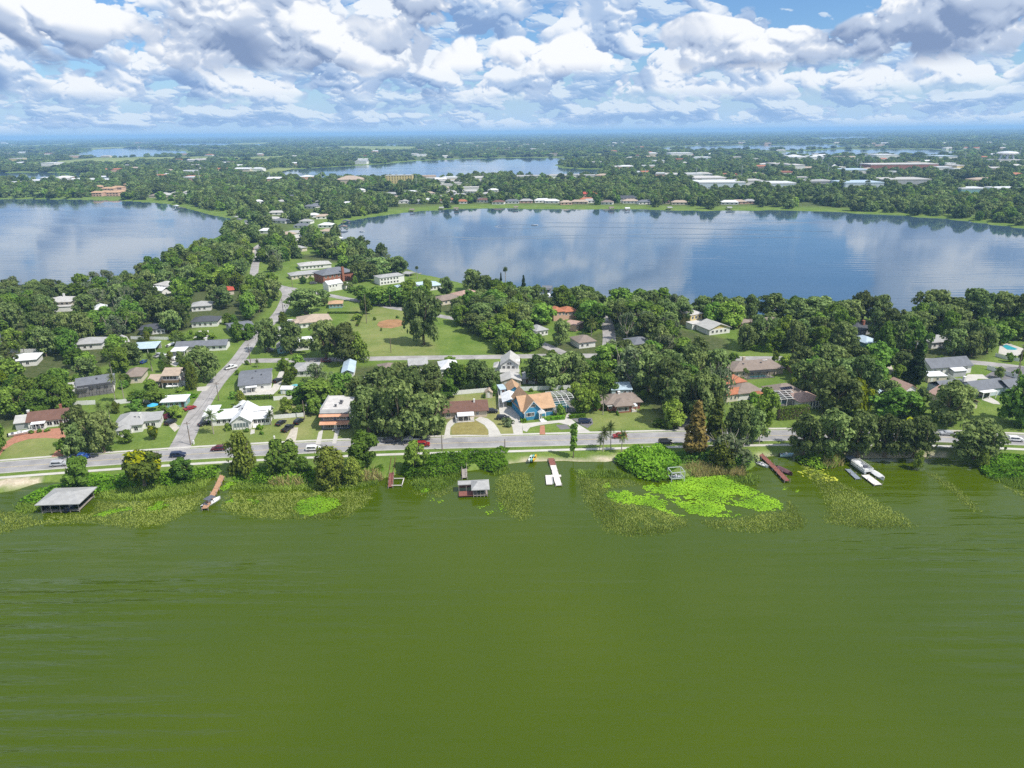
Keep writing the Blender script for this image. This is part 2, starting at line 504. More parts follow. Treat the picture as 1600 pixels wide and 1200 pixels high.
def build_ground():
    rows = [60.0]
    while rows[-1] < 45000:
        rows.append(rows[-1] * (1.0095 if rows[-1] < 700 else 1.016))
    rows = np.array(rows[next(i for i, r in enumerate(rows) if r > 130):])
    ang = np.radians(np.arange(-58, 58.01, 0.26))
    A, Rr = np.meshgrid(ang, rows)
    X, Y = Rr * np.sin(A), Rr * np.cos(A)
    P = np.stack([X.ravel(), Y.ravel()], 1)
    sd = lake_sd(P)
    shore = np.where(P[:, 1] > 420, 7.0, 4.0)
    z = -1.6 + (GZ + 1.6) * smoothstep(-4.2, 1.0, sd / shore * 4.0)
    far = np.linalg.norm(P, axis=1)
    z = z + np.where(far > 2500, (np.sin(P[:, 0] / 1900.) * np.cos(P[:, 1] / 2300.) + 0.4) * 0.0, 0)
    zone = np.zeros((len(P), 4), np.float32); zone[:, 3] = 1
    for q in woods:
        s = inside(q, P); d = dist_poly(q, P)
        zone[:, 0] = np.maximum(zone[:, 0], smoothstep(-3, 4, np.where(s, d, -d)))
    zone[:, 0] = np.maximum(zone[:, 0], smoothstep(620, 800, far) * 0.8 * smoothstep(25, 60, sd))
    for q in fields:
        zone[inside(q, P), 0] = 0.0
    for q, k in SANDS:
        w = wpoly(q, 0.6); s = inside(w, P); d = dist_poly(w, P)
        zone[:, 1] = np.maximum(zone[:, 1], k * smoothstep(-0.6, 1.2, np.where(s, d, -d)))
    for q, k in DRYS:
        w = wpoly(q); s = inside(w, P); d = dist_poly(w, P)
        zone[:, 2] = np.maximum(zone[:, 2], k * smoothstep(-2, 3, np.where(s, d, -d)))
    nr, na = Rr.shape
    i = np.arange(nr * na).reshape(nr, na)
    q = np.stack([i[:-1, :-1].ravel(), i[:-1, 1:].ravel(), i[1:, 1:].ravel(), i[1:, :-1].ravel()], 1)
    me = np_mesh('ground', np.column_stack([P, z]), q, None, {'zone': ('POINT', 'FLOAT_COLOR', zone)})
    me.polygons.foreach_set('use_smooth', np.ones(len(q), bool))
    m = bpy.data.materials.new('ground_grass'); m.use_nodes = True
    N, L = m.node_tree.nodes, m.node_tree.links
    b = N['Principled BSDF']; b.inputs['Roughness'].default_value = 0.95; b.inputs['Specular IOR Level'].default_value = 0.1
    at = N.new('ShaderNodeAttribute'); at.attribute_name = 'zone'
    sp = N.new('ShaderNodeSeparateColor'); L.new(at.outputs['Color'], sp.inputs[0])
    g = N.new('ShaderNodeNewGeometry')
    def nz(s, d=4):
        t = N.new('ShaderNodeTexNoise'); t.inputs['Scale'].default_value = s; t.inputs['Detail'].default_value = d
        t.inputs['Roughness'].default_value = 0.65
        L.new(g.outputs['Position'], t.inputs['Vector'])
        r = N.new('ShaderNodeMapRange'); r.inputs[1].default_value = 0.32; r.inputs[2].default_value = 0.68
        L.new(t.outputs[0], r.inputs[0])
        return r.outputs[0]
    def mix(f, a, c):
        x = N.new('ShaderNodeMix'); x.data_type = 'RGBA'
        for k_, v in ((0, f), (6, a), (7, c)):
            if isinstance(v, tuple):
                x.inputs[k_].default_value = (*v, 1)
            elif isinstance(v, float):
                x.inputs[k_].default_value = v
            else:
                L.new(v, x.inputs[k_])
        return x.outputs[2]
    def mul(a, c):
        x = N.new('ShaderNodeMath'); x.operation = 'MULTIPLY'; L.new(a, x.inputs[0])
        if isinstance(c, float):
            x.inputs[1].default_value = c
        else:
            L.new(c, x.inputs[1])
        return x.outputs[0]
    grass = mix(nz(0.07), (0.10, 0.17, 0.024), (0.20, 0.26, 0.062))
    grass = mix(mul(nz(0.9), 0.55), grass, (0.062, 0.115, 0.018))
    dry = mix(nz(0.35), (0.26, 0.245, 0.10), (0.34, 0.30, 0.145))
    grass = mix(mul(sp.outputs[2], nz(0.12)), grass, dry)
    grass = mix(mul(sp.outputs[2], 0.5), grass, dry)
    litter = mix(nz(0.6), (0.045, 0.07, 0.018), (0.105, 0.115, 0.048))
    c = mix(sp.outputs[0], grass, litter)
    sand = mix(nz(1.2), (0.42, 0.35, 0.25), (0.58, 0.51, 0.40))
    c = mix(sp.outputs[1], c, sand)
    L.new(c, b.inputs['Base Color'])
    bp = N.new('ShaderNodeBump'); bp.inputs['Strength'].default_value = 0.5; bp.inputs['Distance'].default_value = 0.25
    L.new(nz(1.6, 5), bp.inputs['Height']); L.new(bp.outputs[0], b.inputs['Normal'])
    me.materials.append(m)
    tag(link('ground', me), kind='structure')
build_ground()

def water_mat(name, deep, silt, rough, scale, strength, streak, sheen):
    m = bpy.data.materials.new(name); m.use_nodes = True
    N, L = m.node_tree.nodes, m.node_tree.links
    b = N['Principled BSDF']
    b.inputs['Roughness'].default_value = rough
    b.inputs['IOR'].default_value = 1.33
    b.inputs['Specular IOR Level'].default_value = sheen
    g = N.new('ShaderNodeNewGeometry')
    t = N.new('ShaderNodeTexNoise'); t.inputs['Scale'].default_value = 0.012; t.inputs['Detail'].default_value = 3
    L.new(g.outputs['Position'], t.inputs['Vector'])
    x = N.new('ShaderNodeMix'); x.data_type = 'RGBA'
    r = N.new('ShaderNodeMapRange'); r.inputs[1].default_value = 0.35; r.inputs[2].default_value = 0.65
    L.new(t.outputs[0], r.inputs[0]); L.new(r.outputs[0], x.inputs[0])
    x.inputs[6].default_value = (*deep, 1); x.inputs[7].default_value = (*silt, 1)
    L.new(x.outputs[2], b.inputs['Base Color'])
    # ripples: long-crested waves running to the shore, broken up by noise, with calm lanes between
    mp = N.new('ShaderNodeMapping'); mp.inputs['Rotation'].default_value = (0, 0, R(6)); mp.inputs['Scale'].default_value = (0.15, 1, 1)
    L.new(g.outputs['Position'], mp.inputs['Vector'])
    w = N.new('ShaderNodeTexNoise'); w.inputs['Scale'].default_value = scale; w.inputs['Detail'].default_value = 3; w.inputs['Roughness'].default_value = 0.55
    L.new(mp.outputs[0], w.inputs['Vector'])
    w2 = N.new('ShaderNodeTexNoise'); w2.inputs['Scale'].default_value = scale * 3.1; w2.inputs['Detail'].default_value = 2
    L.new(mp.outputs[0], w2.inputs['Vector'])
    mp3 = N.new('ShaderNodeMapping'); mp3.inputs['Scale'].default_value = (streak, streak * 2.6, 1)
    L.new(g.outputs['Position'], mp3.inputs['Vector'])
    c = N.new('ShaderNodeTexNoise'); c.inputs['Scale'].default_value = 1.0; c.inputs['Detail'].default_value = 2
    L.new(mp3.outputs[0], c.inputs['Vector'])
    cr = N.new('ShaderNodeMapRange'); cr.inputs[1].default_value = 0.42; cr.inputs[2].default_value = 0.66; cr.inputs[3].default_value = 0.12; cr.inputs[4].default_value = 1.0
    L.new(c.outputs[0], cr.inputs[0])
    s0 = N.new('ShaderNodeMath'); s0.operation = 'MULTIPLY_ADD'
    L.new(w2.outputs[0], s0.inputs[0]); s0.inputs[1].default_value = 0.25; L.new(w.outputs[0], s0.inputs[2])
    wv = N.new('ShaderNodeTexWave'); wv.bands_direction = 'Y'; wv.inputs['Scale'].default_value = 0.33 * scale / 1.0 * 0.75; wv.inputs['Distortion'].default_value = 3.5; wv.inputs['Detail'].default_value = 2; wv.inputs['Detail Scale'].default_value = 0.35
    L.new(mp.outputs[0], wv.inputs['Vector'])
    s = N.new('ShaderNodeMath'); s.operation = 'MULTIPLY_ADD'
    L.new(wv.outputs['Fac'], s.inputs[0]); s.inputs[1].default_value = 0.22; L.new(s0.outputs[0], s.inputs[2])
    sx = N.new('ShaderNodeSeparateXYZ'); L.new(g.outputs['Position'], sx.inputs[0])
    ng = N.new('ShaderNodeMath'); ng.operation = 'MULTIPLY'; ng.inputs[1].default_value = -1.8; L.new(sx.outputs[0], ng.inputs[0])
    ab = N.new('ShaderNodeMath'); ab.operation = 'MAXIMUM'; L.new(sx.outputs[0], ab.inputs[0]); L.new(ng.outputs[0], ab.inputs[1])
    wr = N.new('ShaderNodeMapRange'); wr.interpolation_type = 'SMOOTHSTEP'; wr.inputs[1].default_value = 25; wr.inputs[2].default_value = 240; wr.inputs[3].default_value = 0.35; wr.inputs[4].default_value = 2.7
    L.new(ab.outputs[0], wr.inputs[0])
    lane = N.new('ShaderNodeMath'); lane.operation = 'MULTIPLY'; L.new(cr.outputs[0], lane.inputs[0]); L.new(wr.outputs[0], lane.inputs[1])
    k = N.new('ShaderNodeMath'); k.operation = 'MULTIPLY'
    L.new(s.outputs[0], k.inputs[0]); L.new(lane.outputs[0], k.inputs[1])
    bp = N.new('ShaderNodeBump'); bp.inputs['Strength'].default_value = 1.0; bp.inputs['Distance'].default_value = strength
    L.new(k.outputs[0], bp.inputs['Height']); L.new(bp.outputs[0], b.inputs['Normal'])
    return m

def sheet(name, poly, z, mat, kind='structure', parent=None):
    """a flat polygon laid on the ground"""
    bm = bmesh.new()
    vs = [bm.verts.new((x, y, z)) for x, y in poly]
    f = bm.faces.new(vs)
    if f.normal.z < 0:
        f.normal_flip()
    bmesh.ops.triangulate(bm, faces=[f])
    bmesh.ops.recalc_face_normals(bm, faces=bm.faces)
    if bm.faces and sum(q.normal.z for q in bm.faces) < 0:
        bmesh.ops.reverse_faces(bm, faces=bm.faces)
    me = bpy.data.meshes.new(name); bm.to_mesh(me); bm.free()
    me.materials.append(mat)
    o = link(name, me, parent)
    return tag(o, kind=kind) if kind else o

def grow(poly, d):
    """a polygon pushed outwards by d metres"""
    n = len(poly); area = sum(poly[i][0] * poly[(i + 1) % n][1] - poly[(i + 1) % n][0] * poly[i][1] for i in range(n))
    s = 1 if area > 0 else -1
    out = []
    for i in range(n):
        a, b, c = Vector(poly[i - 1]), Vector(poly[i]), Vector(poly[(i + 1) % n])
        t = (c - a)
        nn = Vector((t.y, -t.x)).normalized() * s * d
        out.append((b.x + nn.x, b.y + nn.y))
    return out

green_water = water_mat('green_lake_water', (0.043, 0.072, 0.0), (0.054, 0.083, 0.0), 0.14, 0.32, 0.8, 0.011, 0.4)
lake_water = water_mat('blue_lake_water', (0.040, 0.082, 0.13), (0.055, 0.095, 0.14), 0.05, 0.16, 0.045, 0.004, 0.9)
sheet('near_lake_water', [(-900, 330), (900, 330), (900, -400), (-900, -400)], 0.0, green_water)
sheet('big_lake_water', grow(big_lake, 9), 0.0, lake_water)
sheet('left_lake_water', grow(left_lake, 9), 0.0, lake_water)
sheet('upper_lake_water', grow(upper_lake, 40), 0.0, lake_water)
for q in far_lakes:
    sheet('far_lake_water', grow(q, 15), 0.05, lake_water)
field_mat = material('field_grass', (0.20, 0.24, 0.075), 0.95, 0.1, 0.25, 0.004)
for q in fields:
    sheet('field', q, GZ + 0.02, field_mat)

asphalt = material('pale_asphalt', (0.275, 0.268, 0.268), 0.9, 0.2, 0.24, 0.18, 0.15)
asphalt_old = material('street_asphalt', (0.31, 0.295, 0.285), 0.9, 0.2, 0.26, 0.2, 0.15)
concrete = material('concrete', (0.47, 0.45, 0.41), 0.85, 0.25, 0.12, 0.4, 0.1)
kerb_mat = material('kerb_concrete', (0.50, 0.48, 0.44), 0.85, 0.25, 0.1, 0.5)
yellow_paint = material('yellow_road_paint', (0.50, 0.40, 0.18), 0.8, 0.3, 0.2, 1.5)
white_paint_road = material('white_road_paint', (0.6, 0.6, 0.58), 0.8, 0.3, 0.2, 1.5)
brick_pave = material('red_brick_paving', (0.36, 0.17, 0.11), 0.9, 0.2, 0.2, 1.0)
gravel = material('pale_gravel', (0.45, 0.41, 0.34), 0.95, 0.1, 0.2, 0.8)
dark_pave = material('dark_paving', (0.16, 0.155, 0.16), 0.9, 0.2, 0.2, 0.5)
dirt = material('bare_dirt', (0.30, 0.17, 0.085), 0.95, 0.1, 0.25, 0.3)

def smooth_line(pts, step=3.0):
    """Catmull-Rom through world points"""
    P = [Vector(p) for p in pts]
    P = [P[0] * 2 - P[1]] + P + [P[-1] * 2 - P[-2]]
    out = []
    for i in range(1, len(P) - 2):
        n = max(2, int((P[i + 1] - P[i]).length / step))
        for j in range(n):
            t = j / n
            a, b, c, d = P[i - 1], P[i], P[i + 1], P[i + 2]
            out.append(0.5 * ((2 * b) + (c - a) * t + (2 * a - 5 * b + 4 * c - d) * t * t + (3 * b - a - 3 * c + d) * t ** 3))
    out.append(P[-2])
    return out

def strip(name, line, off0, off1, z, mat, height=0.0, kind='structure', parent=None, dash=None):
    """a ribbon along a world line, from offset off0 to off1 (left is positive), optionally with a raised body"""
    n = len(line)
    L_, R_ = [], []
    for i in range(n):
        t = (line[min(i + 1, n - 1)] - line[max(i - 1, 0)]).normalized()
        nn = Vector((-t.y, t.x))
        p = Vector((line[i].x, line[i].y))
        L_.append(p + nn * off1); R_.append(p + nn * off0)
    vs, fs = [], []
    for i in range(n):
        vs += [(R_[i].x, R_[i].y, z), (L_[i].x, L_[i].y, z)]
        if height:
            vs += [(R_[i].x, R_[i].y, z - height), (L_[i].x, L_[i].y, z - height)]
    k = 4 if height else 2
    for i in range(n - 1):
        if dash and (i // dash) % 2:
            continue
        a, b = i * k, (i + 1) * k
        fs.append((a, b, b + 1, a + 1))
        if height:
            fs += [(a + 2, b + 2, b, a), (a + 1, b + 1, b + 3, a + 3)]
    me = bpy.data.meshes.new(name); me.from_pydata(vs, [], fs); me.materials.append(mat)
    o = link(name, me, parent)
    return tag(o, kind=kind) if kind else o

def line_px(pts, z=GZ, step=3.0):
    return smooth_line([pix(x, y, z).to_2d() for x, y in pts], step)

# shore drive
SHORE = line_px([(-260, 757), (-90, 740), (0, 731), (160, 719), (320, 708.5), (480, 700), (640, 694), (800, 690), (960, 685.7), (1100, 682.5), (1240, 680.3), (1380, 680.8), (1490, 683.6), (1600, 688), (1800, 698), (2000, 711)])
strip('shore_road', SHORE, -4.1, 4.1, GZ + 0.02, asphalt)
for s in (-0.12, 0.12):
    strip('centre_line', SHORE, s - 0.055, s + 0.055, GZ + 0.026, yellow_paint)
for s in (-1, 1):
    strip('kerb', SHORE, s * 4.25 - 0.15, s * 4.25 + 0.15, GZ + 0.14, kerb_mat, 0.2)
strip('lake_side_pavement', SHORE, -8.3, -6.7, GZ + 0.03, concrete)
strip('house_side_pavement', SHORE, 5.2, 6.5, GZ + 0.03, concrete)
# side street up the hill and the cross streets
STREET = line_px([(276, 708), (291, 680), (306, 648), (337, 600), (372, 562), (396, 530), (434, 492), (446, 470), (449, 458), (440, 449), (415, 443)])
strip('side_street', STREET, -3.4, 3.4, GZ + 0.012, asphalt_old)
UP = line_px([(392, 452), (395, 440), (397, 425), (400, 408), (404, 398), (400, 388), (420, 375), (440, 360)])
strip('upper_street', UP, -3.0, 3.0, GZ + 0.016, asphalt_old)
LANE = line_px([(392, 446), (420, 445), (450, 450), (505, 459.5), (540, 466.5), (580, 473), (610, 480), (640, 485), (700, 496), (760, 505), (800, 520), (840, 535), (880, 552)])
strip('park_lane', LANE, -2.9, 2.9, GZ + 0.008, asphalt_old)
CROSS = line_px([(372, 565), (400, 563.5), (450, 563), (550, 561), (620, 559.5), (690, 558.5), (780, 557.5), (860, 556), (960, 556), (1050, 558), (1140, 560), (1230, 560), (1330, 562), (1450, 563), (1530, 567), (1620, 578), (1700, 592)])
strip('cross_street', CROSS, -3.2, 3.2, GZ + 0.004, asphalt_old)
CUL = line_px([(950, 556), (952, 530), (950, 510), (946, 496), (944, 484)])
strip('lakeside_drive', CUL, -3.2, 3.2, GZ + 0.01, asphalt_old)
BACK = line_px([(150, 600), (200, 580), (260, 566), (330, 556), (372, 548)])

def patch(name, pts, mat, z=0.034):
    return sheet(name, wpoly(pts), GZ + z, mat)

# driveways, paths and yards, in the order in which they show along the shore road
patch('brick_driveway', [(-10, 706), (10, 690), (30, 677), (60, 672), (100, 668), (110, 673), (107, 683), (98, 686), (70, 684), (45, 686), (22, 693), (6, 703), (0, 712), (-10, 714)], brick_pave)
patch('brick_driveway', [(86, 706), (96, 700), (106, 708), (98, 713), (80, 714)], brick_pave)
patch('driveway', [(259, 660), (268, 655), (281, 668), (273, 675)], gravel)
patch('house_path', [(392, 671), (398, 671), (398, 677), (391, 679)], concrete)
patch('gravel_driveway', [(443, 694), (452, 677), (456, 668), (466, 668), (464, 680), (461, 694)], gravel)
patch('garden_path', [(493, 694), (498, 675), (505, 671), (501, 694)], concrete)
patch('garden_path', [(519, 693), (524, 672), (531, 671), (525, 693)], concrete)
patch('curved_driveway', [(693, 686), (698, 662), (704, 656), (716, 652), (722, 655), (712, 660), (704, 668), (703, 678), (706, 684)], concrete)
patch('curved_driveway', [(742, 656), (750, 651), (762, 654), (772, 661), (779, 671), (784, 681), (764, 682), (763, 672), (757, 664)], concrete)
patch('dry_lawn', [(706, 679), (705.5, 669), (714, 661), (726, 658), (744, 657.5), (756, 665), (762, 673), (763, 680)], material('dry_lawn', (0.235, 0.205, 0.075), 0.95, 0.1, 0.2, 0.6))
patch('driveway', [(803, 680), (800, 665), (782, 652), (779, 636), (790, 634), (810, 636), (812, 652), (816, 662), (817, 680)], concrete)
patch('curved_driveway', [(816, 672), (816, 662), (850, 658.5), (893, 655), (900, 661), (925, 676), (905, 677), (888, 664), (873, 660.5), (845, 664), (828, 668), (823, 675)], concrete)
patch('parking_bay', [(893, 654), (925, 653), (927, 662), (918, 669), (907, 664)], dark_pave, 0.038)
patch('parking_bay', [(868, 664), (885, 663), (892, 670), (876, 671.5)], dark_pave, 0.038)
patch('brick_path', [(843, 679), (844, 665), (851, 665), (852, 679)], brick_pave, 0.042)
patch('house_path', [(882, 658), (885, 648), (889, 645), (892, 647), (890, 657)], concrete, 0.042)
patch('patio', [(778, 636), (780, 614), (792, 612), (792, 634)], concrete, 0.03)
patch('concrete_yard', [(372, 618), (374, 608), (425, 606), (437, 580), (446, 580), (436, 608), (425, 618)], concrete)
patch('driveway', [(307, 605), (330, 603), (322, 611), (308, 611)], concrete)
patch('driveway', [(262, 568), (272, 551), (292, 548), (285, 560), (275, 573)], concrete)
patch('side_drive', [(1058, 672), (1062, 650), (1075, 645), (1080, 655), (1072, 673)], asphalt_old)
patch('driveway', [(1240, 674), (1246, 668), (1256, 662), (1254, 674)], concrete)
patch('bare_earth', [(589, 508), (592, 503), (605, 499.5), (622, 499), (632, 502), (628, 509), (612, 513), (595, 512)], dirt)
patch('clearing', [(1355, 583), (1365, 573), (1392, 570), (1398, 582), (1380, 590), (1362, 588)], gravel)
patch('court', [(1500, 600), (1512, 585), (1535, 585), (1545, 592), (1528, 592), (1520, 600)], concrete)
patch('parking_court', [(1535, 590), (1560, 575), (1610, 572), (1650, 590), (1600, 597), (1560, 592)], dark_pave, 0.03)
patch('patio', [(1535, 625), (1545, 619), (1560, 628), (1563, 632), (1552, 631)], concrete)
patch('patio', [(1560, 552), (1562, 540), (1575, 536), (1600, 545), (1600, 556), (1575, 556)], concrete, 0.03)

# ------------------------------------------------------------------ houses
HOUSE_NAMES, HOUSE_VIEWS = [], []
HOUSE_SPOTS = []                                    # (x, y, radius): ground the woods stay off
glass = bpy.data.materials.new('window_glass'); glass.use_nodes = True
_b = glass.node_tree.nodes['Principled BSDF']
_b.inputs['Base Color'].default_value = (0.018, 0.022, 0.028, 1); _b.inputs['Roughness'].default_value = 0.08; _b.inputs['Specular IOR Level'].default_value = 0.6
trim = material('white_trim', (0.72, 0.71, 0.69), 0.6, 0.3, 0.05, 0.8)
WALL = {k: material(k + '_wall', c, 0.85, 0.2, 0.07, 0.6, 0.1) for k, c in dict(white=(0.70, 0.69, 0.66), cream=(0.58, 0.52, 0.42), beige=(0.50, 0.42, 0.33), blue=(0.055, 0.24, 0.40), slate=(0.115, 0.135, 0.19), teal=(0.20, 0.36, 0.37),
        brick=(0.30, 0.125, 0.085), grey=(0.36, 0.37, 0.38), pink=(0.55, 0.36, 0.27), yellow=(0.62, 0.50, 0.22), brown=(0.20, 0.14, 0.10), paleblue=(0.50, 0.57, 0.62)).items()}
def roof_mat(k, c, pitch=0.0, axis=1, rough=0.85, metal=0.0, depth=0.35):
    return material(k + '_roof', c, rough, 0.25, 0.14, 0.55, 0.12, metal, stripes=(axis, pitch, depth) if pitch else None)
ROOF = {'brown': roof_mat('brown', (0.155, 0.085, 0.065), 0.5), 'grey': roof_mat('grey', (0.155, 0.165, 0.185), 0.5), 'dark': roof_mat('dark', (0.075, 0.08, 0.09), 0.5), 'tan': roof_mat('tan', (0.45, 0.29, 0.175), 0.5),
        'pale': roof_mat('pale', (0.43, 0.42, 0.40), 0.5), 'whitemetal': roof_mat('white_metal', (0.66, 0.67, 0.68), 0.6, 0, 0.45, 0.0, 0.3), 'lightgrey': roof_mat('light_grey', (0.34, 0.34, 0.335), 0.5),
        'taupe': roof_mat('taupe', (0.235, 0.19, 0.16), 0.5), 'beige': roof_mat('beige', (0.40, 0.32, 0.25), 0.5), 'orange': roof_mat('orange_tile', (0.38, 0.15, 0.08), 0.35, 0), 'copper': roof_mat('orange_metal', (0.60, 0.32, 0.20), 0.5, 0, 0.5, 0.0, 0.25),
        'red': roof_mat('red', (0.42, 0.08, 0.05), 0.5), 'bluemetal': roof_mat('blue_metal', (0.42, 0.52, 0.60), 0.5, 0, 0.45, 0.0, 0.25), 'pink': roof_mat('pink_shingle', (0.40, 0.27, 0.22), 0.5), 'flat': roof_mat('flat_gravel', (0.50, 0.48, 0.46))}
WIN_CACHE = {}

class House:
    """front wall foot runs from pixel a to pixel b; local x to the right along it, y away into the plot"""
    def __init__(self, name, a, b, label, cat='house', group=None, depth=10.0):
        A, B = pix(*a), pix(*b)
        d = B - A
        self.w = d.length
        self.t = empty(name, A, math.atan2(d.y, d.x), label, cat, group)
        m = self.t.matrix_basis
        c = Matrix.Translation(A) @ Matrix.Rotation(math.atan2(d.y, d.x), 4, 'Z') @ Vector((self.w / 2, depth / 2, 0))
        if name not in ('shed', 'wooded_house', 'low_house'):
            HOUSE_NAMES.append((c.x, c.y, name))
        HOUSE_VIEWS.append((c.x, c.y, self.w * .5, depth / 2 + (42 if name in ('villa', 'white_villa', 'red_tile_house', 'yellow_lake_house', 'white_gable_house', 'dark_roofed_house', 'pool_house') else 16 if name == 'wooded_house' else 16)))
        n = max(1, int(round(self.w / max(depth, 4))))
        for i in range(n):
            q = Matrix.Translation(A) @ Matrix.Rotation(math.atan2(d.y, d.x), 4, 'Z') @ Vector((self.w * (i + 0.5) / n, depth / 2, 0))
            HOUSE_SPOTS.append((q.x, q.y, max(self.w / n, depth) * 0.5))
    def part(self, name, mb, mat, parent=None, label=None, smooth=False):
        o = mb.build(name, mat, parent or self.t, smooth=smooth)
        return tag(o, label)
    def wall(self, x0, x1, y0, y1, h, mat, z0=-0.3, gable=None, rise=0.0, name='wall'):
        """a storey or wing; gable 'x' or 'y' fills the triangle under a gable roof whose ridge runs that way"""
        m = MB()
        if gable == 'y':
            m.prism([(x0, z0), (x1, z0), (x1, h), ((x0 + x1) / 2, h + rise), (x0, h)], y0, y1)
        elif gable == 'x':
            m.prism_x([(y0, z0), (y1, z0), (y1, h), ((y0 + y1) / 2, h + rise), (y0, h)], x0, x1)
        else:
            m.box(x0, x1, y0, y1, z0, h)
        return self.part(name, m, WALL[mat])
    def gable(self, x0, x1, y0, y1, z, rise, axis, mat, over=0.5, th=0.18, name='roof'):
        m = MB()
        if axis == 'y':                              # ridge runs away from the street
            c = (x0 + x1) / 2; s = rise / (c - x0)
            a0, a1 = x0 - over, x1 + over
            lo = z - over * s
            m.prism([(a0, lo), (c, z + rise), (a1, lo), (a1, lo + th), (c, z + rise + th), (a0, lo + th)], y0 - over, y1 + over)
        else:
            c = (y0 + y1) / 2; s = rise / (c - y0)
            a0, a1 = y0 - over, y1 + over
            lo = z - over * s
            m.prism_x([(a0, lo), (c, z + rise), (a1, lo), (a1, lo + th), (c, z + rise + th), (a0, lo + th)], x0 - over, x1 + over)
        return self.part(name, m, ROOF[mat])
    def hip(self, x0, x1, y0, y1, z, rise, mat, over=0.6, name='roof'):
        x0 -= over; x1 += over; y0 -= over; y1 += over
        w, d = x1 - x0, y1 - y0
        i = min(w, d) / 2
        if w >= d:
            r0, r1 = (x0 + i, (y0 + y1) / 2), (x1 - i + 0.001, (y0 + y1) / 2)
        else:
            r0, r1 = ((x0 + x1) / 2, y0 + i), ((x0 + x1) / 2, y1 - i + 0.001)
        z0 = z - 0.1
        vs = [(x0, y0, z0), (x1, y0, z0), (x1, y1, z0), (x0, y1, z0), (x0, y0, z0 + .18), (x1, y0, z0 + .18), (x1, y1, z0 + .18), (x0, y1, z0 + .18), (*r0, z + rise), (*r1, z + rise)]
        fs = [(3, 2, 1, 0), (0, 1, 5, 4), (1, 2, 6, 5), (2, 3, 7, 6), (3, 0, 4, 7)]
        fs += [(4, 5, 9, 8), (6, 7, 8, 9), (5, 6, 9), (7, 4, 8)] if w >= d else [(4, 5, 8), (6, 7, 9), (5, 6, 9, 8), (7, 4, 8, 9)]
        return self.part(name, MB().add(vs, fs), ROOF[mat])
    def flat(self, x0, x1, y0, y1, z, mat, th=0.2, tilt=0.0, name='roof'):
        """a flat or lean-to roof; tilt raises its far edge"""
        m = MB().add([(x0, y0, z), (x1, y0, z), (x1, y1, z + tilt), (x0, y1, z + tilt), (x0, y0, z + th), (x1, y0, z + th), (x1, y1, z + th + tilt), (x0, y1, z + th + tilt)],
                     [(3, 2, 1, 0), (4, 5, 6, 7), (0, 1, 5, 4), (1, 2, 6, 5), (2, 3, 7, 6), (3, 0, 4, 7)])
        return self.part(name, m, ROOF[mat])
    def window(self, face, at, z, w=1.2, h=1.2, n=1, gap=0.5, frame=None, at_y=0.0):
        """n windows in a row on face F (front, at y=at_y), R or L (at x=at_y); at = centre of the first"""
        key = (round(w, 2), round(h, 2), frame.name if frame else '')
        if key not in WIN_CACHE:
            f = MB()
            for a in ((-w / 2 - .12, -w / 2, -h / 2 - .12, h / 2 + .12), (w / 2, w / 2 + .12, -h / 2 - .12, h / 2 + .12), (-w / 2, w / 2, h / 2, h / 2 + .12), (-w / 2, w / 2, -h / 2 - .12, -h / 2), (-.035, .035, -h / 2, h / 2)):
                f.box(a[0], a[1], -0.07, 0.0, a[2], a[3])
            WIN_CACHE[key] = (f.mesh('window', frame or trim), MB().box(-w / 2, w / 2, -0.03, 0.0, -h / 2, h / 2).mesh('pane', glass))
        fm, pm = WIN_CACHE[key]
        for i in range(n):
            u = at + i * (w + gap)
            loc, rz = {'F': ((u, at_y, z), 0), 'R': ((at_y, u, z), math.pi / 2), 'L': ((at_y, u, z), -math.pi / 2)}[face]
            o = link('window', fm, self.t, loc, rz)
            link('pane', pm, o)
    def door(self, at, y=0.0, w=1.0, h=2.05, z=0.1, mat=None):
        self.part('door', MB().box(at - w / 2, at + w / 2, y - 0.06, y, z, z + h), mat or material('dark_door', (0.10, 0.06, 0.05), 0.6, 0.4, 0.1))
    def garage(self, x0, x1, y, h=2.1):
        self.part('garage_door', MB().box(x0, x1, y - 0.05, y, 0.05, h), material('garage_door', (0.62, 0.61, 0.58), 0.6, 0.3, 0.05, stripes=(2, 0.5, 0.3)))
    def chimney(self, x, y, z0, z1, mat='brick', s=0.7):
        m = MB().box(x - s / 2, x + s / 2, y - s / 2, y + s / 2, z0, z1).box(x - s / 2 - .08, x + s / 2 + .08, y - s / 2 - .08, y + s / 2 + .08, z1, z1 + .15)
        self.part('chimney', m, WALL[mat])
    def vent(self, x, y, z, s=0.45):
        self.part('roof_vent', MB().box(x - s / 2, x + s / 2, y - s / 2, y + s / 2, z - 0.4, z + s).box(x - s * .7, x + s * .7, y - s * .7, y + s * .7, z + s, z + s + .1), material('vent_metal', (0.10, 0.10, 0.11), 0.5, 0.4, 0.1))
    def post(self, x, y, h, w=0.14, z0=0.0):
        self.part('post', MB().box(x - w / 2, x + w / 2, y - w / 2, y + w / 2, z0 - 0.2, h), trim)
    def porch(self, x0, x1, y0, y1, h, mat, n, tilt=0.5, floor=True):
        self.flat(x0 - .2, x1 + .2, y0 - .3, y1, h, mat, 0.12, tilt, 'porch_roof')
        for i in range(n):
            self.post(x0 + (x1 - x0) * i / (n - 1), y0, h)
        if floor:
            self.part('porch_floor', MB().box(x0, x1, y0, y1 - 0.01, -0.2, 0.22), concrete)
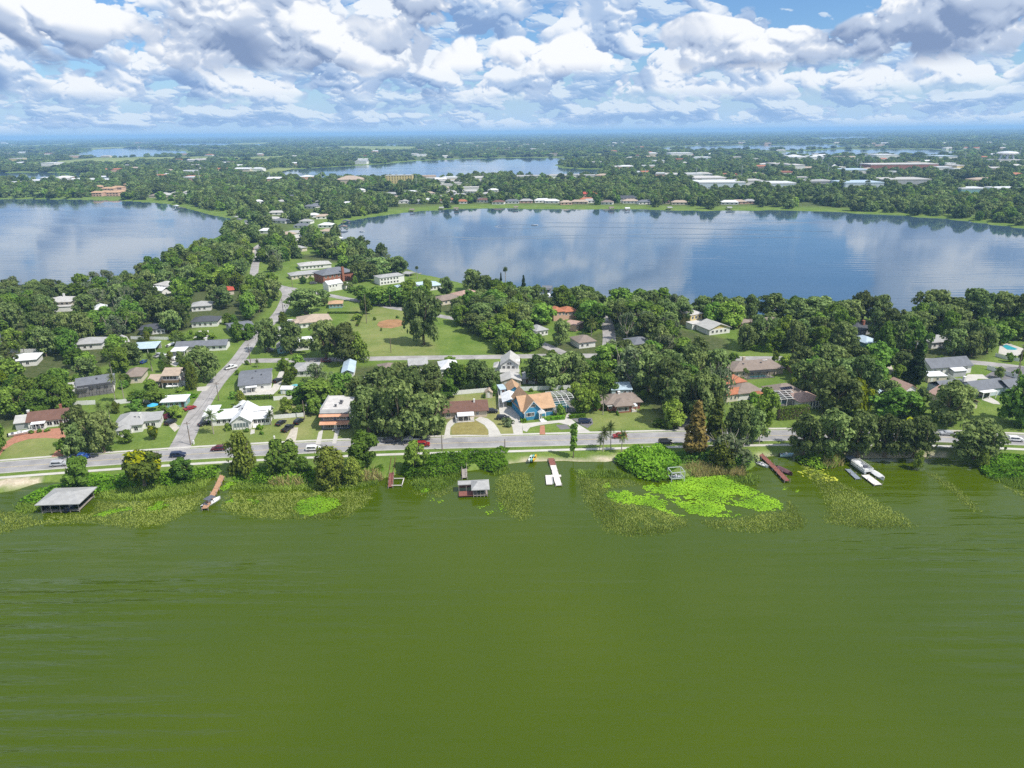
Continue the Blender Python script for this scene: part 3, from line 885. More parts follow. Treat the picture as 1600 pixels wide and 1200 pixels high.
    def panels(self, x0, y0, z0, dx, dy, dz, nx, ny, mat=None):
        """solar panels on a slope, each one its own part"""
        mm = mat or material('solar_panel', (0.012, 0.016, 0.035), 0.15, 0.6, 0.1)
        for i in range(nx):
            for j in range(ny):
                x, y, z = x0 + i * dx, y0 + j * dy, z0 + j * dz
                self.part('solar_panel', MB().add([(x, y, z), (x + dx * .94, y, z), (x + dx * .94, y + dy * .94, z + dz * .94), (x, y + dy * .94, z + dz * .94),
                          (x, y, z + .06), (x + dx * .94, y, z + .06), (x + dx * .94, y + dy * .94, z + dz * .94 + .06), (x, y + dy * .94, z + dz * .94 + .06)],
                          [(3, 2, 1, 0), (4, 5, 6, 7), (0, 1, 5, 4), (1, 2, 6, 5), (2, 3, 7, 6), (3, 0, 4, 7)]), mm)

screen_mat = bpy.data.materials.new('insect_screen'); screen_mat.use_nodes = True
def _screen():
    N, L = screen_mat.node_tree.nodes, screen_mat.node_tree.links
    p = N['Principled BSDF']; p.inputs['Base Color'].default_value = (0.02, 0.022, 0.025, 1); p.inputs['Roughness'].default_value = 0.9
    t = N.new('ShaderNodeBsdfTransparent'); m = N.new('ShaderNodeMixShader'); m.inputs[0].default_value = 0.55
    L.new(t.outputs[0], m.inputs[1]); L.new(p.outputs[0], m.inputs[2]); L.new(m.outputs[0], N['Material Output'].inputs[0])
_screen()
pool_water = material('pool_water', (0.05, 0.38, 0.45), 0.08, 0.5, 0.08, 0.4)
frame_dark = material('bronze_frame', (0.05, 0.045, 0.04), 0.5, 0.4, 0.1)

def pool_cage(a, b, depth, h, label, nx, ny, mat, rise=0.0, pool=True, group=None, screen=True):
    """screened pool enclosure: every beam and every screen panel a part"""
    A, B = pix(*a), pix(*b); d = B - A; w = d.length
    t = empty('pool_cage', A, math.atan2(d.y, d.x), label, 'pool cage', group)
    HOUSE_SPOTS.append(tuple(A + (B - A) / 2)[:2] + (max(w, depth) * 0.5,))
    prof = lambda u: h + rise * (1 - abs(2 * u - 1))
    for i in range(nx + 1):
        x = w * i / nx
        MB().beam((x, 0, -0.2), (x, 0, h), 0.14, 0).build('post', mat, t)
        MB().beam((x, depth, -0.2), (x, depth, h), 0.14, 0).build('post', mat, t)
        if rise:
            MB().beam((x, 0, h), (x, depth / 2, h + rise), 0.16, 0.14).build('roof_beam', mat, t)
            MB().beam((x, depth / 2, h + rise), (x, depth, h), 0.16, 0.14).build('roof_beam', mat, t)
        else:
            MB().beam((x, 0, h), (x, depth, h), 0.16, 0.14).build('roof_beam', mat, t)
    for j in range(ny + 1):
        y = depth * j / ny; z = prof(j / ny) if rise else h
        MB().beam((0, y, z - 0.02), (w, y, z - 0.02), 0.15, 0.12).build('cross_beam', mat, t)
    for j in range(ny):
        y0, y1 = depth * j / ny, depth * (j + 1) / ny
        z0, z1 = (prof(j / ny), prof((j + 1) / ny)) if rise else (h, h)
        if screen:
            link('screen_panel', MB().add([(0, y0, z0 - .08), (w, y0, z0 - .08), (w, y1, z1 - .08), (0, y1, z1 - .08)], [(0, 1, 2, 3)]).mesh('screen_panel', screen_mat), t)
    if screen:
        link('screen_panel', MB().add([(0, 0, 0), (w, 0, 0), (w, 0, h - .1), (0, 0, h - .1)], [(0, 1, 2, 3)]).mesh('screen_panel', screen_mat), t)
    MB().box(0.05, w - 0.05, 0.05, depth - 0.05, -0.2, 0.06).build('deck', concrete, t)
    if pool:
        MB().box(w * 0.2, w * 0.8, depth * 0.25, depth * 0.75, -0.1, 0.07).build('pool', pool_water, t)
    return t

def fence(pts, h, mat, label, name='fence', panel=2.4, group=None):
    """a run of fence panels between posts, each panel and post a part"""
    P = [pix(*p) for p in pts]
    t = empty(name, P[0], 0, label, 'fence', group)
    for a, b in zip(P, P[1:]):
        a, b = a - P[0], b - P[0]
        n = max(1, int((b - a).length / panel))
        for i in range(n):
            u, v = a.lerp(b, i / n), a.lerp(b, (i + 1) / n)
            MB().beam(u + Vector((0, 0, h)), v + Vector((0, 0, h)), 0.06, h - 0.05).build('panel', mat, t)
            MB().beam(u + Vector((0, 0, -0.3)), u + Vector((0, 0, h + 0.1)), 0.13, 0).build('post', mat, t)
    return t
white_fence = material('white_vinyl', (0.72, 0.72, 0.71), 0.5, 0.35, 0.05, 0.5)
wood_fence = material('wood_fence', (0.22, 0.15, 0.09), 0.9, 0.2, 0.2, 0.8)

# --- the row along the shore road
h = House('ranch_house', (28, 673), (107, 664), 'long brown roofed ranch house with white walls and red brick driveway', depth=9)
W_ = h.w
h.wall(3.4, W_, 0, 8, 2.9, 'white'); h.wall(-0.6, 3.4, 0.6, 7.4, 2.7, 'grey')
h.gable(3.4, W_, 0, 8, 2.9, 2.1, 'x', 'brown'); h.gable(-0.6, 3.3, 0.6, 7.4, 2.7, 1.5, 'x', 'pale', 0.4)
h.wall(3.4, 3.7, 0.02, 7.98, 2.9, 'white', 0.0, 'x', 2.0, 'gable_wall')
h.porch(5.0, 9.0, -2.0, 0, 2.4, 'whitemetal', 4, 0.35)
h.window('F', 5.8, 1.4, 1.3, 1.3, 2); h.window('F', 10.0, 1.4, 1.5, 1.4, 2, 0.6); h.window('F', 15.2, 1.4, 1.5, 1.3, 1); h.door(13.6)
h.chimney(13.2, 4.6, 3.4, 6.4); h.chimney(3.1, 4.2, 3, 5.6, 'white')

h = House('hip_roofed_house', (181, 679), (248, 672), 'white house with pale grey hip roof on the corner of the side street', depth=11)
W_ = h.w
h.wall(0, W_ * .62, 0, 11, 2.9, 'white'); h.wall(W_ * .62, W_, 2.5, 9.5, 2.8, 'white')
h.hip(0, W_ * .62, 0, 11, 2.9, 2.4, 'lightgrey'); h.flat(W_ * .62 + .1, W_ + .6, 2.0, 10, 2.9, 'lightgrey', 0.2, 0.3)
h.wall(1.6, 5.2, -3.0, 0, 2.5, 'white'); h.hip(1.6, 5.2, -3.0, 0.6, 2.5, 1.2, 'lightgrey', 0.4)
h.window('F', 2.4, 1.4, 1.0, 1.3, 2, 0.4, at_y=-3.0); h.window('R', -1.5, 1.4, 1.0, 1.2, 1, at_y=5.2); h.window('F', 6.6, 1.4, 1.1, 1.3, 1, at_y=0); h.window('F', W_ * .62 + 1.4, 1.4, 1.2, 1.3, 2, 0.6, at_y=2.5); h.window('R', 4.5, 1.4, 1.0, 1.2, 2, 1.2, at_y=W_)
h.vent(4.2, 6.5, 4.6); h.vent(6.0, 3.5, 4.1); h.chimney(7.8, 4, 3.4, 5.4, 'white', 0.5)

h = House('teal_cottage', (254, 638), (290, 636), 'small flat white roofed cottage with teal walls beside the side street', 'cottage', depth=6)
h.wall(0, h.w, 0, 6, 2.4, 'teal'); h.flat(-0.5, h.w + 0.5, -0.6, 6.5, 2.4, 'whitemetal', 0.22, 0.25); h.wall(1.2, h.w - 1, 1.2, 5.2, 2.85, 'white', 2.5, name='parapet')
h.window('F', 1.4, 1.3, 1.1, 1.0, 3, 0.9); h.door(h.w - 0.9); h.window('R', 2.0, 1.3, 1.0, 1.0, 1, at_y=h.w)

h = House('screened_house', (120, 622), (180, 613), 'grey shingled house with dark screened patio in front', depth=14)
W_ = h.w
h.wall(0.5, W_, 5, 14, 2.9, 'white'); h.gable(0.5, W_, 5, 14, 2.9, 2.2, 'x', 'grey', 0.6)
h.wall(-2.5, 0.5, 6, 12, 2.6, 'white'); h.flat(-3.2, 0.2, 5.6, 12.4, 2.7, 'pale', .2, .2); h.flat(0.4, 4.2, 3.2, 5.2, 2.5, 'whitemetal', .12, .3, 'awning')
h.vent(7.5, 7.5, 4.4); h.vent(9.5, 11, 4.4); h.window('F', 5, 1.4, 1.4, 1.2, 3, 1.2, at_y=5)
pool_cage((122, 622), (179, 614), 6.5, 2.9, 'dark screened patio cage in front of the grey shingled house', 5, 3, frame_dark, 0.9, False)

h = House('brown_chalet', (233, 605), (289, 604), 'brown roofed two-storey house with dark balcony and yellow garden things', depth=9)
W_ = h.w
h.wall(0, W_ * .45, 0, 8, 2.7, 'brown'); h.gable(0, W_ * .45, 0, 8, 2.7, 1.4, 'x', 'beige', .5)
h.wall(W_ * .45, W_ * .88, -0.6, 8.4, 5.2, 'white'); h.gable(W_ * .45, W_ * .88, -0.6, 8.4, 5.2, 1.7, 'x', 'beige', .6)
h.wall(W_ * .88, W_ + .8, 1, 7, 2.5, 'white'); h.hip(W_ * .88, W_ + .8, 1, 7, 2.5, 1, 'taupe', .3)
h.part('balcony', MB().box(W_ * .44, W_ * .9, -2.2, -0.6, 2.5, 2.7).box(W_ * .44, W_ * .9, -2.2, -2.1, 2.7, 3.6).box(W_ * .44, W_ * .44 + .1, -2.1, -0.6, 2.7, 3.6).box(W_ * .9 - .1, W_ * .9, -2.1, -0.6, 2.7, 3.6), wood_fence)
for i in range(4):
    h.post(W_ * (.45 + .145 * i), -2.1, 2.5)
h.window('F', W_ * .5, 4.2, 1.0, 1.2, 4, 0.35, at_y=-0.6); h.window('F', W_ * .5, 1.3, 1.4, 1.6, 2, 0.8, at_y=-0.6); h.window('F', 1.5, 1.3, 1.2, 1.1, 2, 1.0)

h = House('long_grey_house', (375, 614), (424, 609), 'large plain grey roofed house with white walls beside the side street', depth=20)
W_ = h.w
h.wall(0, W_, 0, 19, 3.0, 'white'); h.gable(0, W_, 0, 19, 3.0, 1.6, 'x', 'grey', .5)
h.window('F', 1.8, 1.6, 1.0, 0.8, 3, 2.4); h.door(4.6); h.vent(5, 5, 3.8); h.vent(6, 12, 4.4); h.vent(8.4, 7, 4.3); h.window('R', 3, 1.5, 1.2, 1, 4, 2.5, at_y=W_)
h.porch(2.6, 6.6, -1.8, 0, 2.4, 'whitemetal', 3, .2)

h = House('white_bungalow', (363, 672), (420, 668), 'rambling white metal roofed bungalow with front porch gable', depth=15)
W_ = h.w
h.wall(0, W_ * .52, -0.0, 9, 3.0, 'white', gable='y', rise=2.2); h.gable(0, W_ * .52, -0.0, 14, 3.0, 2.2, 'y', 'whitemetal', .5)
h.wall(0.3, W_ * .52 - .3, 9.01, 13.8, 3.0, 'white')
h.wall(W_ * .52, W_, 2.6, 11, 2.9, 'white'); h.gable(W_ * .4, W_, 2.6, 11, 2.9, 2.5, 'x', 'whitemetal', .5)
h.wall(-8.0, 0, 5, 13, 2.7, 'white'); h.gable(-8.0, 0.5, 5, 13, 2.7, 1.8, 'x', 'whitemetal', .5)
h.wall(-11, -7.5, 8, 17, 2.5, 'white'); h.flat(-11.5, -6.8, 7.6, 17.5, 2.6, 'whitemetal', .2, .5); h.wall(-2, 3.4, 13.9, 18, 2.9, 'white'); h.gable(-2, 3.4, 13.9, 18, 2.9, 1.2, 'y', 'whitemetal', .4)
h.part('porch_screen', MB().box(0.7, W_ * .52 - .7, -0.12, -0.02, 1.0, 2.4), material('porch_screen_tint', (0.16, 0.20, 0.20), .4, .4, .1))
for i in range(6):
    h.post(0.7 + (W_ * .52 - 1.4) * i / 5, -0.16, 2.5, .1)
h.part('gable_vent', MB().box(W_ * .26 - .9, W_ * .26 + .9, -0.06, 0, 3.5, 3.9), material('vent_slats', (0.25, 0.26, 0.27), .7, .2, .1))
h.window('F', W_ * .52 + 1.1, 1.6, 1.0, 1.3, 4, 0.35, at_y=2.6); h.window('F', -5.5, 1.5, 1.1, 1.2, 3, 0.9, at_y=5); h.window('R', 4, 1.5, 1.0, 1.2, 2, 1.2, at_y=W_); h.window('F', W_ * .6, 4.3, 0.9, 0.5, 4, 0.15, frame=frame_dark, at_y=5.0)
for i in range(4):
    h.part('step', MB().box(W_ * .55, W_ * .55 + 1.8, 0.6 + i * .35, 2.55, -0.1 + i * .2, 0.1 + i * .2), trim)
h.vent(3, 6, 5.1, .5); h.vent(W_ * .8, 8, 4.6)

h = House('awning_house', (503, 671), (546, 670), 'slate blue two-storey house with two orange metal awning roofs', depth=15)
W_ = h.w
h.wall(0, W_, 0, 15, 6.0, 'slate'); h.flat(-.2, W_ + .2, 0.8, 15.3, 6.05, 'flat', .25, .5); h.part('front_roof_slope', MB().prism_x([(-.1, 6.0), (1.1, 6.0), (1.1, 7.0)], -.2, W_ + .2), ROOF['lightgrey'])
h.part('parapet', MB().box(-.25, 0, 1.2, 15.2, 6.0, 7.1).box(W_, W_ + .25, 1.2, 15.2, 6.0, 7.1), WALL['grey'])
h.flat(-.4, W_ + .4, -1.1, -0.01, 5.0, 'copper', .1, .6, 'upper_awning'); h.flat(-.4, W_ + .4, -1.8, -.01, 2.35, 'copper', .1, .75, 'lower_awning')
h.window('F', 1.3, 4.2, 0.7, 1.2, 4, 0.15); h.window('F', W_ - 3.6, 4.2, 0.7, 1.2, 4, 0.15); h.window('F', 1.2, 1.2, 1.1, 1.3, 3, 0.15); h.window('F', W_ - 3.6, 1.2, 1.1, 1.3, 3, 0.15)
h.door(W_ / 2, mat=trim); h.vent(4.4, 5, 6.6, .6); h.vent(5.6, 8.5, 6.8, .6); h.part('roof_duct', MB().box(5.2, 6.2, 7, 10, 6.2, 6.9), material('vent_metal', (0.1, 0.1, 0.11)))
h.part('step', MB().box(W_ / 2 - .9, W_ / 2 + .9, -1.6, 0, -.2, .15), concrete)
h.window('R', 3, 4.2, 1.0, 1.2, 3, 2.2, at_y=W_); h.window('R', 3, 1.4, 1.0, 1.2, 3, 2.2, at_y=W_)

h = House('beige_ranch', (694, 655), (761, 651), 'beige ranch house with dark brown roof and white front awning', depth=9)
W_ = h.w
h.wall(0, W_, 0, 9, 2.8, 'beige'); h.gable(0, W_, 0, 9, 2.8, 2.0, 'x', 'brown', .7); h.wall(0.01, W_ - .01, 0.01, 8.99, 2.8, 'beige', 0, 'x', 1.95, 'gable_wall')
h.wall(-1.6, 0, 1.5, 7.5, 2.4, 'cream'); h.flat(-2.0, -.6, 1.1, 7.9, 2.45, 'brown', .15, 0)
h.flat(4.6, 10.6, -3.8, -0.1, 2.2, 'whitemetal', .12, .35, 'awning')
for i in range(4):
    h.post(4.8 + 1.87 * i, -3.6, 2.25)
h.window('F', 5.4, 1.4, 1.6, 1.3, 1); h.window('F', 9.2, 1.4, 1.3, 1.2, 1); h.door(7.6); h.window('F', 12.0, 1.5, 0.9, 1.0, 1); h.window('F', 1.6, 1.4, 1.2, 1.2, 1); h.chimney(11.2, 3.6, 3.8, 5.6, 'white', .55)
h.part('porch_slab', MB().box(4.5, 10.6, -4, 0, -.2, .12), concrete)
h.part('screen_wall', MB().box(3.9, 4.5, -4.2, -.4, 0, 1.6), WALL['grey'])

h = House('shed', (758, 622), (769, 622), 'small beige gabled garden shed by the white fence', 'shed', depth=3)
h.wall(0, h.w, 0, 3, 2.2, 'cream', gable='y', rise=1.0); h.gable(0, h.w, 0, 3, 2.2, 1.0, 'y', 'beige', .25); h.door(h.w / 2, mat=trim)

h = House('blue_house', (815, 657), (866, 650), 'bright blue house with tan cross-gabled roof and white trim', depth=14)
W_ = h.w
h.wall(0.6, W_, 1.2, 12.5, 3.6, 'blue'); h.gable(0.6, W_, 1.2, 10.5, 3.6, 3.4, 'x', 'tan', .7)
h.wall(0.61, W_ - .01, 1.21, 10.49, 3.6, 'blue', 0, 'x', 3.35, 'gable_wall')
h.wall(1.0, W_ * .58, -0.6, 14, 3.5, 'blue', gable='y', rise=3.9); h.gable(1.0, W_ * .58, -0.6, 14.5, 3.5, 3.9, 'y', 'tan', .6)
c_ = (1.0 + W_ * .58) / 2
for s in (-1, 1):
    h.part('bargeboard', MB().prism([(c_, 7.3), (c_ + s * (W_ * .29 + .1), 3.15), (c_ + s * (W_ * .29 + .1), 2.85), (c_, 7.0)], -1.28, -1.2), trim)
h.window('F', c_ - .45, 5.3, 0.8, 0.9, 2, 0.12, at_y=-0.6); h.window('F', 2.0, 2.1, 0.9, 1.3, 3, 0.12, at_y=-0.6); h.window('F', W_ * .58 + 1.0, 2.2, 0.9, 0.9, 1, at_y=1.2); h.window('F', W_ - 2.8, 2.2, 0.9, 1.2, 3, 0.12, at_y=1.2)
h.part('porch_gable', MB().prism([(W_ * .46, 2.6), (W_ * .46 + 2.6, 2.6), (W_ * .46 + 2.6, 2.9), (W_ * .46 + 1.3, 3.9), (W_ * .46, 2.9)], -2.4, -.61), trim)
for s in (0.15, 2.45):
    h.post(W_ * .46 + s, -2.3, 2.6, .2)
h.door(W_ * .46 + 1.3, -0.61, mat=trim)
for i in range(4):
    h.part('step', MB().box(W_ * .46 + .2, W_ * .46 + 2.4, -4.0 + i * .4, -2.4, -.1 + i * .2, .1 + i * .2), trim)
h.part('corner_board', MB().box(.9, 1.1, -.66, -.6, 0, 3.4).box(W_ * .58 - .1, W_ * .58 + .1, -.66, -.6, 0, 3.4), trim)
h.window('R', 3.5, 2.1, 1.0, 1.2, 3, 1.4, at_y=W_)

h = House('carport', (786, 638), (811, 637), 'white metal carport with blue trim left of the blue house', 'carport', depth=9)
for x in (0.2, h.w - .2):
    for y in (0.2, 4, 8.5):
        h.post(x, y, 2.5)
h.gable(0, h.w, 0, 9, 2.5, 1.1, 'y', 'whitemetal', .3, .12); h.part('gable_board', MB().prism([(0, 2.45), (h.w, 2.45), (h.w / 2, 3.5)], .1, .2), WALL['blue'])
h.part('back_wall', MB().box(.1, h.w - .1, 8.6, 8.8, 0, 2.4), WALL['white'])
h = House('blue_garage', (795, 622), (813, 621), 'small blue garage with tan gable roof behind the carport', 'garage', depth=8)
h.wall(0, h.w, 0, 8, 2.9, 'blue', gable='y', rise=1.8); h.gable(0, h.w, 0, 8, 2.9, 1.8, 'y', 'tan', .4); h.window('F', h.w / 2, 2.0, .9, .9)
h = House('shed', (782, 618), (791, 617), 'low blue-grey flat roofed shed beside the blue garage', 'shed', depth=5)
h.wall(0, h.w, 0, 5, 2.3, 'paleblue'); h.flat(-.2, h.w + .2, -.2, 5.2, 2.35, 'bluemetal', .12, .3); h.door(h.w / 2)

pool_cage((868, 646), (902, 643), 15, 3.0, 'white beamed screened pool enclosure right of the blue house', 4, 9, trim, 1.1)

h = House('brick_ranch', (952, 646), (1003, 642), 'red brick ranch house with taupe hip roof and white windows', depth=11)
W_ = h.w
h.wall(0, W_, 2.2, 11, 2.8, 'brick'); h.hip(-0.3, W_ + .3, 2.2, 11, 2.8, 2.3, 'taupe', .7)
h.wall(2.6, W_ * .66, -0.4, 3, 2.7, 'brick'); h.hip(2.2, W_ * .7, -0.6, 6, 2.8, 1.9, 'taupe', .5)
h.wall(-4.2, 0, 4, 9, 2.6, 'brick'); h.gable(-4.2, .6, 4, 9, 2.6, 1.2, 'x', 'taupe', .5)
h.window('F', 3.3, 1.4, 1.0, 1.3, 4, 0.12, at_y=-0.4); h.window('F', 1.0, 1.5, 1.1, 1.1, 1, at_y=2.2); h.window('F', W_ - 2.9, 1.6, 1.0, 1.1, 2, .3, at_y=2.2); h.chimney(5.5, 6.4, 4.4, 5.7, 'white', .8)
h.porch(W_ * .68, W_ * .82, -.6, 2.2, 2.4, 'whitemetal', 2, .2); h.part('awning', MB().box(-.4, 2.6, 1.2, 2.19, 2.25, 2.4), trim)
h = House('metal_shed', (956, 619), (987, 618), 'long blue-grey metal roofed shed behind the brick ranch', 'shed', depth=7)
h.wall(0, h.w, 0, 6, 2.4, 'paleblue'); h.flat(-.3, h.w + .3, -.3, 6.3, 2.45, 'bluemetal', .15, .9); h.door(2); h.window('F', 5, 1.4, 1, .9, 2, 1)

h = House('white_two_storey', (783, 588), (810, 588), 'white two-storey house with pale grey roof behind the blue garage', depth=12)
W_ = h.w
h.wall(0, W_, 0, 11, 5.2, 'white', gable='y', rise=2.6); h.gable(0, W_, 0, 11, 5.2, 2.6, 'y', 'pale', .5); h.flat(-.5, W_ + .5, -2.6, -.02, 2.5, 'pale', .15, .6, 'porch_roof')
for i in range(4):
    h.post(W_ * i / 3, -2.4, 2.6)
h.window('F', W_ / 2 - .6, 5.6, .8, 1.1, 2, .15); h.window('F', 1.2, 4.0, 1, 1.2, 3, 1.0); h.window('F', 1.3, 1.3, 1.1, 1.3, 3, 1.0); h.wall(-3, 0, 3, 9, 3, 'white'); h.hip(-3.2, .2, 3, 9, 3, 1.2, 'pale', .3)
h.wall(W_ - 1, W_ + .6, 2, 5, 6.0, 'white', 5, name='dormer')
h = House('gabled_garage', (784, 605), (814, 604), 'pale gabled garage below the white two-storey house', 'garage', depth=9)
h.wall(0, h.w, 0, 8, 2.5, 'beige', gable='y', rise=1.3); h.gable(0, h.w, 0, 8, 2.5, 1.3, 'y', 'pale', .4); h.garage(1, h.w - 1, 0)
h = House('lean_to', (816, 600), (836, 600), 'grey lean-to roof in the shade right of the pale garage', 'shed', depth=8)
h.wall(0, h.w, 0, 7, 2.2, 'grey'); h.flat(-.3, h.w + .3, -.4, 7.4, 2.25, 'lightgrey', .15, .7); h.door(2); h.window('F', 4.5, 1.3, 1, .9)

# --- the second row
h = House('tiled_house', (1135, 629), (1183, 622), 'orange tiled beige house half hidden by pale tree', depth=13)
W_ = h.w
h.wall(0, W_, 0, 6, 3, 'cream'); h.hip(0, W_, 0, 6, 3, 1.4, 'orange', .4); h.wall(W_ * .2, W_ * .9, 6, 14, 5, 'cream'); h.hip(W_ * .2, W_ * .9, 6, 14, 5, 1.6, 'orange', .5)
h.window('F', 2, 1.6, .8, 1.3, 5, .9); h.window('F', W_ * .3, 4.1, .8, 1.1, 4, .8, at_y=6)
h.wall(W_ - 3, W_ + .6, -5, 0, 2.7, 'cream'); h.hip(W_ - 3, W_ + .6, -5, 0, 2.7, 1.1, 'orange', .4)

h = House('taupe_house', (1148, 592), (1226, 586), 'wide taupe roofed house with dark pool cage in front', depth=14)
W_ = h.w
h.wall(0, W_, 1.5, 13, 2.8, 'beige'); h.hip(0, W_, 1.5, 13, 2.8, 2.4, 'taupe', .7); h.vent(6, 5, 4.2); h.chimney(8.5, 9.5, 4.2, 5.9, 'beige', 1.0); h.vent(14, 5, 4.2); h.window('F', 1.5, 1.4, 1.2, 1.2, 5, 2.2, at_y=1.5)
h.panels(15.3, 6.0, 5.0, 1.2, 1, -.1, 2, 2, trim)
pool_cage((1168, 593), (1210, 590), 7.5, 2.9, 'low dark bronze pool cage of the wide taupe roofed house', 5, 3, frame_dark, 0.0)

h = House('solar_house', (1252, 641), (1284, 637), 'pinkish roofed house with solar panels and white columns', depth=20)
W_ = h.w
h.wall(0, W_, 1, 9, 2.9, 'white'); h.hip(0, W_, 1, 9, 2.9, 2.2, 'pink', .7)
h.wall(-3.5, W_ - 1, 9.8, 19, 2.9, 'white'); h.hip(-3.5, W_ - 1, 9.8, 19, 2.9, 2.5, 'taupe', .6); h.wall(-17, -6.5, 15, 24, 2.9, 'white'); h.hip(-17, -6.5, 15, 24, 2.9, 2.4, 'taupe', .6)
h.panels(-1.0, 9.7, 3.12, 1.05, 1.5, .73, 5, 2)
for i in range(4):
    h.post(W_ - 4 + 1.3 * i, 0.2, 2.7, .25)
h.window('F', W_ - 3.8, 1.4, 1.0, 1.6, 3, .4, at_y=1); h.window('F', 1, 1.4, 1.2, 1.3, 1, 1, at_y=1)
pool_cage((1210, 637), (1247, 634), 12, 3.2, 'white ribbed pool cage with blue-grey screens beside the solar panel roof', 4, 8, trim, 0.8)

h = House('long_white_house', (1453, 588), (1516, 583), 'long white house with grey gable roof by the walled court', depth=9)
W_ = h.w
h.wall(0, W_, 0, 8.5, 3.6, 'white'); h.wall(0.01, W_ - .01, .01, 8.49, 3.6, 'white', 0, 'x', 2.4, 'gable_wall'); h.gable(0, W_, 0, 8.5, 3.6, 2.5, 'x', 'grey', .5)
h.flat(W_ * .42, W_ * .75, -3.4, -.05, 2.6, 'whitemetal', .12, .7, 'porch_roof'); h.wall(W_ * .43, W_ * .74, -3.0, -.04, 2.5, 'grey', name='porch_wall')
h.window('F', 2, 2.0, 1, 1.3, 1); h.window('F', W_ - 2.4, 2.0, 1, 1.3, 1); h.window('F', 5, 2.0, 1, 1.2, 1); h.window('L', -4, 2, 1.1, 1.4, 1, at_y=0)
h = House('white_shed', (1449, 598), (1478, 597), 'small white flat roofed outbuilding below the long white house', 'shed', depth=5)
h.wall(0, h.w, 0, 5, 2.6, 'cream'); h.flat(-.2, h.w + .2, -.3, 5.2, 2.6, 'whitemetal', .2, .2); h.door(1.6, mat=trim); h.window('F', 4, 1.5, .9, .9)
h = House('grey_wing_house', (1521, 622), (1570, 616), 'pale grey walled house with dark grey roof and dark glass doors', depth=14)
W_ = h.w
h.wall(0, W_, 0, 8, 3.2, 'paleblue'); h.gable(0, W_, 0, 8, 3.2, 2.0, 'x', 'grey', .5); h.wall(0.01, W_ - .01, .01, 7.99, 3.2, 'paleblue', 0, 'x', 1.95, 'gable_wall')
h.wall(-10, 0, 4, 12, 3, 'paleblue'); h.gable(-10, .5, 4, 12, 3, 2, 'x', 'grey', .5); h.wall(W_ - 1, W_ + 10, -3, 6, 3.1, 'paleblue'); h.gable(W_ - 1, W_ + 10, -3, 6, 3.1, 2.2, 'x', 'grey', .5)
h.part('porch_roof', MB().box(1.2, 8.0, -2.6, -.05, 2.7, 2.95), trim)
for i in range(3):
    h.post(1.5 + 3.1 * i, -2.4, 2.7, .2)
for i in range(2):
    h.part('glass_door', MB().box(1.8 + 3.1 * i, 4.2 + 3.1 * i, -.06, 0, .1, 2.4), glass)
h.chimney(.5, 6, 4, 6.5, 'white', .9); h.window('F', -8, 1.6, 1.2, 1.2, 3, 1.6, at_y=4); h.window('F', W_ + 1, 1.6, 1.2, 1.2, 3, 1.4, at_y=-3)
h = House('pink_roofed_cottage', (1414, 619), (1430, 617), 'small white cottage with pinkish roof by the parked white boat', 'cottage', depth=9)
h.wall(0, h.w, 0, 9, 2.7, 'white', gable='y', rise=1.6); h.gable(0, h.w, 0, 9, 2.7, 1.6, 'y', 'pink', .5); h.window('F', h.w / 2 - .6, 1.5, .9, 1.1, 2, .2); h.wall(-3.5, 0, 2, 9, 2.6, 'white'); h.flat(-4, -.5, 1.6, 9.4, 2.7, 'pink', .15, .3)
h = House('pale_blue_cottage', (1364, 625), (1384, 622), 'pale blue metal roofed cottage behind deep green tree', 'cottage', depth=8)
h.wall(0, h.w, 0, 8, 2.6, 'white'); h.hip(0, h.w, 0, 8, 2.6, 1.5, 'bluemetal', .4); h.window('F', 1, 1.4, .9, 1, 3, .6)
h = House('tan_roofed_house', (1496, 642), (1526, 638), 'pinkish brown roofed house behind the mossy oak', depth=14)
h.wall(0, h.w, 0, 13, 2.7, 'cream'); h.gable(0, h.w, 0, 13, 2.7, 2.0, 'y', 'pink', .6); h.window('F', 1.2, 1.4, 1.1, 1.2, 3, .8)

h = House('pool_house', (366, 527), (400, 522), 'grey flat-pitched house with turquoise pool at its side', depth=20)
W_ = h.w
h.wall(0, W_, 0, 19, 2.9, 'grey'); h.gable(0, W_, 0, 19, 2.9, 1.6, 'x', 'grey', .6); h.window('F', 1.6, 1.4, 1.1, 1.1, 5, 1.6); h.window('R', 3, 1.4, 1.1, 1.1, 4, 2, at_y=W_)
sheet('swimming_pool_deck', wpoly([(302, 529), (310, 517), (326, 516), (326, 527), (318, 530)]), GZ + .02, concrete)
t = MB().slab([tuple((pix(x, y) - pix(315, 523)).to_2d()) for x, y in [(306, 526), (311, 519), (322, 518.5), (322.5, 524.5), (316, 526.5)]], -.5, .10).build('swimming_pool', pool_water, None, pix(315, 523)); tag(t, 'turquoise swimming pool beside the grey pool house', 'pool')
t = MB().slab([tuple((pix(x, y) - pix(1578, 546)).to_2d()) for x, y in [(1566, 541), (1572, 538.5), (1590, 545.5), (1586, 547), (1574, 546.5)]], -.5, .12).build('swimming_pool', pool_water, None, pix(1578, 546)); tag(t, 'long teal swimming pool in pale paving by the lake wood', 'pool')

